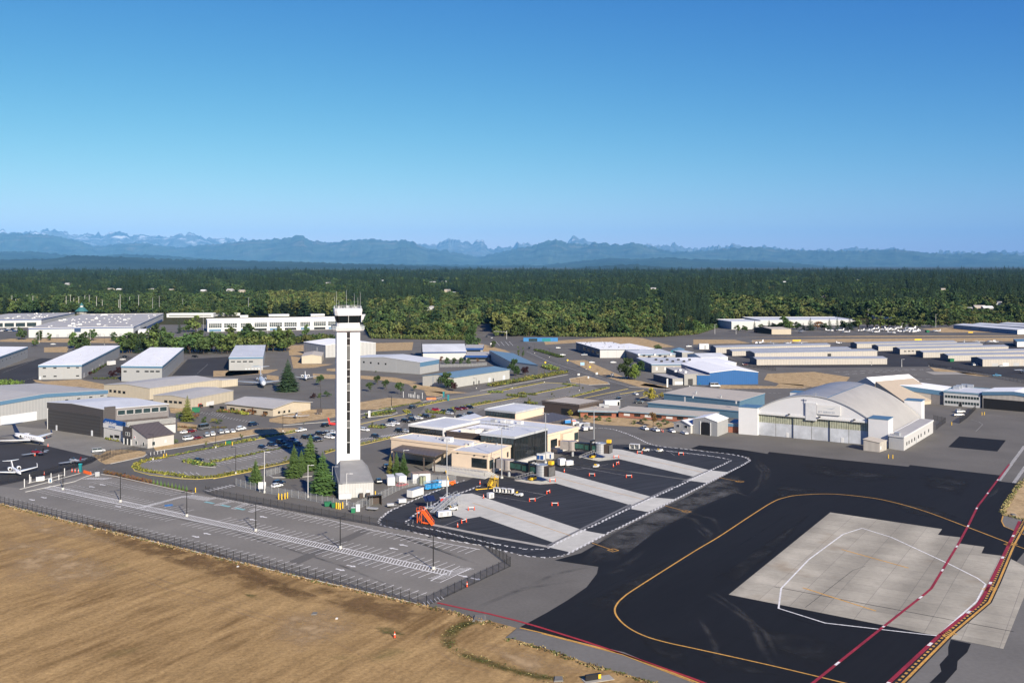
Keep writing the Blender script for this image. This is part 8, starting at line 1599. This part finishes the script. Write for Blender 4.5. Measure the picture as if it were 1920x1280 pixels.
for n, x, y, lab in ((24,510,553,'yellow bollard at the right corner of the annex'),(5,1228,392,'left yellow post on the kerb strip near the lot tip'),(5,1248,388,'right yellow post on the kerb strip near the lot tip'),(5,1692,297,'yellow post left of the green dumpster'),(5,1742,300,'yellow post right of the green dumpster'),(5,1466,650,'yellow post at the end of the bark strip'),(9,1676,428,'left of two yellow posts by the black fence'),(9,1690,427,'right of two yellow posts by the black fence'),(9,1133,678,'left yellow post before the arched hangar corner'),(9,1158,680,'right yellow post before the arched hangar corner'),(9,1500,486,'yellow post at the fenced enclosure')): bollard(n,x,y,lab,None,h=1.6,r_=.17)
for k in range(5): bollard(5,1130+k*26,372-k*4,'white post in the short row by the white office path','white posts by the office path',TRIM,1.2,.1)
for k, (x,y) in enumerate(((300,560),(355,555),(370,558),(385,560),(400,562),(415,565),(440,568),(455,570),(490,572))): bollard(26,x,y,'white post in the gate row right of the tower','white posts of the lot gate',TRIM,3.6 if k in (0,5,8) else 2.0,.16)
for k, (x,y,h_) in enumerate(((183,612,2.9),(222,582,3.2),(231,575,2.0),(383,548,2.0),(441,557,2.0),(484,528,2.9))): bollard(5,x,y,('first','second','third','fourth','fifth','sixth')[k]+' white camera post from the left at the front car park gate','white gate posts of the front car park',TRIM,h_,.16)
for x, y, w_, lab in ((300,565,1.7,'large white ticket cabinet at the front car park gate'),(322,562,.9,'small white ticket cabinet right of the large one'),(278,568,.8,'small white ticket cabinet left of the large one'),(375,578,1.2,'blue and white ticket machine between the gate lanes'),(728,530,1.6,'grey sandbagged box at the end of the gate lanes')): box_unit(g(5,x,y),.6,lab,'cabinet',(w_,.9,1.5),TRIM if 'white' in lab else GREYM,'ticket_cabinet',False,((0,w_*.5,BLUEB),) if 'blue' in lab else ())
for n, x, y, lab in ((5,603,497,'teal kiosk beside the orange barrier at the front gate'),(26,703,556,'left teal kiosk at the lot gate right of the tower'),(26,750,590,'right teal kiosk at the lot gate right of the tower')):
    r = obj_('ticket_kiosk',lab,'kiosk',g(n,x,y)); pt(r,'cabinet',lambda b: b.box((0,0,0),(1.0,.8,2.9),TEALM)); pt(r,'cap',lambda b: b.box((0,0,2.9),(1.2,1.0,.25),mat('teal_cap',(.02,.32,.34),.4)))
for n, x, y, a_, lab in ((5,655,512,angof(5,620,500,690,520),'long orange water-filled barrier at the front gate'),(26,580,580,.2,'orange water-filled barrier at the lot gate right of the tower'),(2,1475,748,.2,'orange barrier beside the white gate posts')):
    if 'beside the white gate' in lab: continue
    r = obj_('water_barrier',lab,'barrier',g(n,x,y),None,a_)
    for k in (-1,0,1): pt(r,'segment',lambda b: b.hexa([(k*1.9-.9,-.3,0),(k*1.9+.9,-.3,0),(k*1.9+.9,.3,0),(k*1.9-.9,.3,0),(k*1.9-.9,-.12,1.05),(k*1.9+.9,-.12,1.05),(k*1.9+.9,.12,1.05),(k*1.9-.9,.12,1.05)],ORGM))
CONEM = mat('cone_orange',(.75,.075,.02),.5,.05)
def cone(n,x,y,label,group='orange cones',s_=1.0):
    r = obj_('traffic_cone',label,'cone',g(n,x,y),group); pt(r,'base',lambda b: b.box((0,0,0),(.5*s_,.5*s_,.06),BLACKM)); pt(r,'cone_body',lambda b: b.cyl((0,0,.06),(0,0,1.1*s_),.19*s_,CONEM,8,.05*s_)); pt(r,'band',lambda b: b.cyl((0,0,.55*s_),(0,0,.75*s_),.145*s_,TRIM,8,.115*s_)); return r
for n, x, y, lab in ((7,826,695,'orange cone by the small white equipment box'),(7,632,912,'orange cone alone before the orange stairs'),(7,1432,500,'orange cone before the nearer jet bridge'),(8,600,460,'orange cone beside the tall barrier on the middle stand'),(5,540,498,'leftmost of three orange cones by the teal kiosk'),(5,563,500,'middle of three orange cones by the teal kiosk'),(5,588,502,'rightmost of three orange cones by the teal kiosk'),(1,262,1178,'orange cone under the nearer grey winged aircraft'),(1,350,1045,'orange cone off the nose of the business jet'),(1,360,1108,'orange cone below the nose of the business jet'),(23,720,655,'left of two orange cones beside the second pickup'),(23,738,660,'right of two orange cones beside the second pickup'),(10,562,640,'orange cone at the gate of the front car park fence'),(10,128,945,'orange cone standing in the dry field'),(7,800,590,'red and white marker by the yellow stand'),(5,332,520,'red and white post at the jet apron fence')): cone(n,x,y,lab,None,1.25)
def barrier(n,x,y,a_,lab):
    r = obj_('cone_barrier',lab,'barrier',g(n,x,y),'barriers on the stands',a_)
    for s_ in (-1,1): pt(r,'cone_body',lambda b: (b.box((s_*1.0,0,0),(.5,.5,.07),BLACKM),b.cyl((s_*1.0,0,.07),(s_*1.0,0,1.25),.2,CONEM,8,.09)))
    pt(r,'bar',lambda b: b.box((0,0,.85),(2.2,.12,.2),TRIM))
for n, x, y, a_, lab in ((7,1312,660,1.0,'orange and white barrier at the inner corner of the equipment box'),(7,1192,720,.3,'orange and white barrier at the tip of the equipment box'),(7,1362,752,0,'orange and white barrier alone between the first two stands'),(7,735,785,.2,'orange and white barrier on the first concrete stand'),(7,680,880,.8,'orange and white barrier right of the lone cone'),(7,1345,572,.2,'orange and white barrier on the second concrete stand'),(8,440,530,-.2,'orange and white barrier on dark asphalt nearest the second concrete stand'),(8,717,542,0,'orange and white barrier between the second and third stands'),(8,632,443,1.0,'orange and white barrier beside a cone near the third stand'),(8,622,394,.2,'orange and white barrier on the third concrete stand'),(8,797,362,.1,'orange and white barrier before the tug on the farthest stand'),(8,1108,372,.1,'orange and white barrier at the far end of the stands')): barrier(n,x,y,a_,lab)
# signs
def sign(n,x,y,h_,w_,ht,m,lab,cat='sign',two=True):
    r = obj_('road_sign',lab,cat,g(n,x,y),None,.15); pt(r,'panel',lambda b: b.box((0,-.08,h_-ht),(w_,.08,ht),m))
    for s_ in ((-1,1) if two else (0,)): pt(r,'post',lambda b: b.cyl((s_*w_*.35,0,0),(s_*w_*.35,0,h_),.06,GREYM,5))
for a in ((6,366,650,3.6,2.6,2.4,TRIM,'white notice board on the corner of the tower yard fence'),(3,848,512,3.6,3.2,2.2,mat('sign_blue',(.25,.42,.62),.5),'pale blue and white sign on the road verge'),(3,956,582,2.8,1.6,1.4,TRIM,'white sign on the road verge by the triangle island'),(3,820,588,2.6,1.6,1.2,TRIM,'small white sign at the left of the triangle island'),(3,893,604,2.0,1.0,1.2,TRIM,'small white sign on the triangle island'),(2,636,868,3.2,3.0,2.2,BRWALL,'dark brown sign by the museum lawn'),(3,1072,592,3.2,2.2,1.8,TRIM,'white sign under the broad dark tree'),(3,1485,668,6.0,1.0,5.6,TRIM,'tall white pillar sign by the grey workshop'),(2,1010,900,4.2,1.1,3.4,TRIM,'white pillar sign on the entry island right of the tower'),(3,165,352,2.6,2.0,1.6,TRIM,'white sign at the junction'),(4,600,247,1.6,9.0,1.4,YELM,'left yellow taxiway sign on the runway verge'),(4,1305,242,1.6,8.0,1.4,YELM,'right yellow taxiway sign on the runway verge'),(4,1610,200,1.6,6,1.2,YELM,'yellow taxiway sign before the far blue hangars') ): sign(*a)
for n, x, y, lab in ((3,570,505,'yellow diamond sign left on the road verge'),(3,737,488,'yellow diamond sign near the vented warehouse'),(3,905,540,'yellow diamond sign by the lower lot'),(1,878,322,'bright yellow sign before the factory lawn')):
    r = obj_('warning_sign',lab,'sign',g(n,x,y)); pt(r,'post',lambda b: b.cyl((0,0,0),(0,0,3.4),.06,GREYM,5)); pt(r,'panel',lambda b: b.hexa([(-.9,-.1,2.9),(0,-.1,2.0),(.9,-.1,2.9),(0,-.1,3.8),(-.9,-.16,2.9),(0,-.16,2.0),(.9,-.16,2.9),(0,-.16,3.8)],mat('sign_yellow',(.75,.5,.02),.5)))
r = obj_('arrow_sculpture','tall red arrow-shaped sign at the left of the tower shaft','sign',g(6,895,150),None,.1); pt(r,'arrow',lambda b: (b.hexa([(-2.0,0,.9),(-1.4,0,.5),(1.2,0,.2),(1.2,0,1.0),(-2.0,.3,1.7),(-1.4,.3,1.4),(1.4,.3,.4),(1.4,.3,1.2)],REDM),b.obox((-2.6,0,4.0),(.8,0,-.1),(0,.3,0),(.7,0,-2.6),REDM)))
r = obj_('traffic_light','pale traffic light mast arm at the road junction','traffic light',g(3,280,302)); pt(r,'pole',lambda b: b.cyl((0,0,0),(0,0,9),.2,PALE,6)); pt(r,'arm',lambda b: b.cyl((0,0,7.5),(-14,0,8.5),.14,PALE,5)); [pt(r,'signal',lambda b: b.box((-k*4,0,6.6),(.5,.5,1.5),BLACKM)) for k in (1,2,3)]
# runway turn-off sign near the bottom edge, drain cover, stones
r = obj_('runway_sign','dark lit taxiway sign box on a concrete pad at the bottom of the field','sign',g(10,1318,1200),None,.35); pt(r,'pad',lambda b: b.box((1.0,0,0),(6.0,2.4,.12),WALK)); pt(r,'box',lambda b: b.box((0,0,.12),(3.2,.5,1.1),BLACKM)); pt(r,'face',lambda b: b.box((1.3,-.27,.25),(.55,.04,.85),YELM))
for n, x, y, s_, lab in ((10,635,830,1.6,'pale concrete slab at the field corner by the red line'),(12,1190,432,.3,'white stone lying by the fence in the dry grass'),(12,1684,692,.3,'pale marker block in the dry field'),(12,1572,668,.7,'grey drain cover in the dry field'),(10,1110,1195,1.0,'grey broken concrete heap at the bottom of the field'),(11,1858,262,.8,'pale marker box at the right-hand grass corner')):
    q = g(n,x,y); b = MB(); b.hexa([(q.x-s_,q.y-s_*1.4,0),(q.x+s_,q.y-s_*1.2,0),(q.x+s_*.9,q.y+s_*1.4,0),(q.x-s_*.8,q.y+s_*1.2,0),(q.x-s_*.8,q.y-s_*1.1,.18+s_*.1),(q.x+s_*.8,q.y-s_,.2+s_*.1),(q.x+s_*.7,q.y+s_*1.1,.16+s_*.1),(q.x-s_*.6,q.y+s_,.2+s_*.1)],SHO if s_ > .6 else TRIM); tag(b.build('stone_block'),lab,'stone')
# pavilion with a teal roof on the sports ground, bus shelter, cabin
p = g(0,153,588); r = thing('pavilion','teal roofed pavilion with a cupola on the sports ground','pavilion',p); O = Vector(p)
b = MB(); b.cyl(p,p+Zv*4,8,WGREY,8); b.build('wall',r,O); b = MB(); b.cyl(p+Zv*4,p+Zv*11,11,mat('teal_roof',(.045,.14,.145),.5),8,3.5); b.build('roof',r,O); b = MB(); b.cyl(p+Zv*11,p+Zv*13.5,2.6,TRIM,8); b.cyl(p+Zv*13.5,p+Zv*18,3.6,MATS['teal_roof'],8,.2); b.build('cupola',r,O)
p0 = g(3,420,320); box_unit(p0+Vector((16,0,0)),0,'blue bus shelter beside the far road','shelter',(36,4,4),mat('shelter_blue',(.03,.16,.36),.5),'bus_shelter',False,((-8,9,GLASS2),(6,9,TEALM)),ROYB)
box_unit(g(4,60,292),0,'small white cabin on the taxiway beyond the vented offices','cabin',(9,5,5),TRIM,'cabin',False,((1,2,GREYM),))

# ---------------------------------------------------------------- mountains, hills
def ridge(name,prof,D,depth,col,base_px,rough=60,seed=1,snow=None):
    """a mountain range: skyline heights taken over the bearing, slopes running down on both sides"""
    m = mat(name+'_slope',col,.95,.45,.0012,spec=.05,var2=.45,scale2=.0004)
    if snow:
        t = m.node_tree; ge = t.nodes.new('ShaderNodeNewGeometry'); f_ = nz(t,ge.outputs['Position'],.0009,6); sx = t.nodes.new('ShaderNodeSeparateXYZ'); t.links.new(ge.outputs['Position'],sx.inputs[0])
        k_ = mul(t,mr(t,f_,.53,.66,0,1),mr(t,sx.outputs['Z'],snow[0],snow[1],0,1)); b_ = t.nodes['Principled BSDF']; l_ = b_.inputs['Base Color'].links[0].from_socket
        x_ = t.nodes.new('ShaderNodeMix'); x_.data_type = 'RGBA'; t.links.new(k_,x_.inputs['Factor']); t.links.new(l_,x_.inputs[6]); x_.inputs[7].default_value = (*snow[2],1); t.links.new(x_.outputs[2],b_.inputs['Base Color'])
    b = MB(); nx = 1100; nv = 15; x0, x1 = -500, 2420; vs = []
    def sky(xp):
        for i in range(len(prof)-1):
            if prof[i][0] <= xp <= prof[i+1][0]:
                t = (xp-prof[i][0])/(prof[i+1][0]-prof[i][0]); return prof[i][1]*(1-t)+prof[i+1][1]*t
        return prof[0][1] if xp < prof[0][0] else prof[-1][1]
    for i in range(nx+1):
        xp = x0+(x1-x0)*i/nx; dx = (xp-960)/F
        for j in range(nv):
            v = j/(nv-1)*2-1                         # -1 front foot, 0 ridge, 1 back foot
            Y = D+v*depth
            hr = CH+(YH-sky(xp))/F*D
            sh = (1-abs(v))**1.15
            nn = noise.fractal(Vector((dx*D*.00021+seed*7,Y*.00021,seed)),.9,2.1,5)
            rg = 1-abs(noise.fractal(Vector((dx*D*.0004+seed*3,Y*.00018,seed+5)),.9,2.1,4))*1.6
            z = hr*sh+(hr*.30*nn+hr*.16*(rg-.6))*(1-abs(v))**.5*min(1,abs(v)*3.5)
            if v == 0: z = hr*(1+.0*nn)+(noise.fractal(Vector((xp*.10,seed,0)),.7,2.2,6)*rough*.75)
            if v: z = min(z,hr*(1-.62*abs(v)))
            vs.append((dx*Y if j < nv//2 else dx*Y,Y,max(z,-.6) if abs(v) < 1 else -.6))
    fs = [(i*nv+j,(i+1)*nv+j,(i+1)*nv+j+1,i*nv+j+1) for i in range(nx) for j in range(nv-1)]
    b.add(vs,fs,m); o = struct(name,b); return o
FARP = [(-500,440),(0,432),(20,437),(75,433),(88,429),(110,433),(140,440),(150,442),(160,437),(190,441),(222,433),(240,440),(270,440),(310,444),(340,439),(358,437),(385,445),(425,448),(470,449),(500,452),(540,452),(600,455),(680,462),(780,458),(820,458),(838,449),(842,447),(846,450),(858,449),(870,455),(885,453),(902,451),(918,465),(925,468),(945,462),(962,464),(972,452),(978,456),(986,454),(1000,459),(1040,456),(1060,454),(1072,446),(1080,444),(1100,451),(1125,456),(1180,462),(1225,459),(1240,461),(1258,457),(1275,461),(1300,467),(1350,461),(1368,460),(1375,457),(1400,468),(1425,461),(1460,465),(1500,470),(1545,466),(1570,470),(1600,463),(1640,469),(1680,465),(1700,471),(1740,474),(1780,471),(1840,475),(1860,470),(1920,473),(2420,470)]
NEARP = [(-500,445),(0,437),(40,437),(100,441),(150,452),(180,462),(210,459),(230,456),(270,456),(330,464),(370,460),(420,456),(480,450),(530,447),(545,445),(560,441),(568,441),(585,452),(620,455),(660,449),(690,449),(702,447),(725,452),(760,450),(780,456),(800,466),(840,470),(900,482),(920,476),(960,468),(1000,460),(1020,453),(1042,448),(1064,456),(1090,458),(1125,455),(1160,459),(1187,455),(1220,462),(1260,472),(1320,470),(1380,464),(1425,463),(1470,468),(1540,470),(1600,470),(1680,468),(1760,476),(1860,474),(1920,478),(2420,474)]
HILLP = [(-500,470),(0,472),(60,471),(110,476),(170,482),(230,476),(290,478),(400,486),(520,490),(640,494),(900,497),(1020,497),(1080,490),(1140,484),(1190,486),(1250,482),(1300,486),(1420,489),(1500,494),(1560,500),(1700,502),(1920,503),(2420,503)]
LOWP = [(-500,484),(0,487),(110,484),(140,478),(240,482),(330,486),(420,488),(560,491),(720,496),(860,500),(960,505),(1040,507),(1100,500),(1180,495),(1240,500),(1340,505),(1420,507),(1920,507),(2420,507)]
ridge('mountains',FARP,92000,17000,(.12,.125,.12),0,420,1,(1500,2700,(.8,.8,.8)))
ridge('foothills',NEARP,66000,12500,(.055,.075,.05),0,170,4,(400,1300,(.13,.12,.085)))
ridge('hills',HILLP,42000,8000,(.034,.05,.03),0,60,9)
ridge('low_hills',LOWP,25000,5000,(.030,.045,.026),0,40,12)
# ---------------------------------------------------------------- the air
hz = MB(); hz.hexa([(-135000,-600,-2),(135000,-600,-2),(135000,113000,-2),(-135000,113000,-2),(-135000,-600,3900),(135000,-600,3900),(135000,113000,3900),(-135000,113000,3900)])
hm = bpy.data.materials.new('haze_air'); hm.use_nodes = True; t = hm.node_tree; t.nodes.clear()
ho = t.nodes.new('ShaderNodeOutputMaterial'); pv = t.nodes.new('ShaderNodeVolumePrincipled')
pv.inputs['Color'].default_value = (.16,.47,.90,1); pv.inputs['Density'].default_value = 1.1e-5; pv.inputs['Anisotropy'].default_value = -0.25
t.links.new(pv.outputs[0],ho.inputs['Volume']); hz.m = [hm]; hz.mi = [0]*6
ho_ = hz.build('haze'); ho_['kind'] = 'stuff'
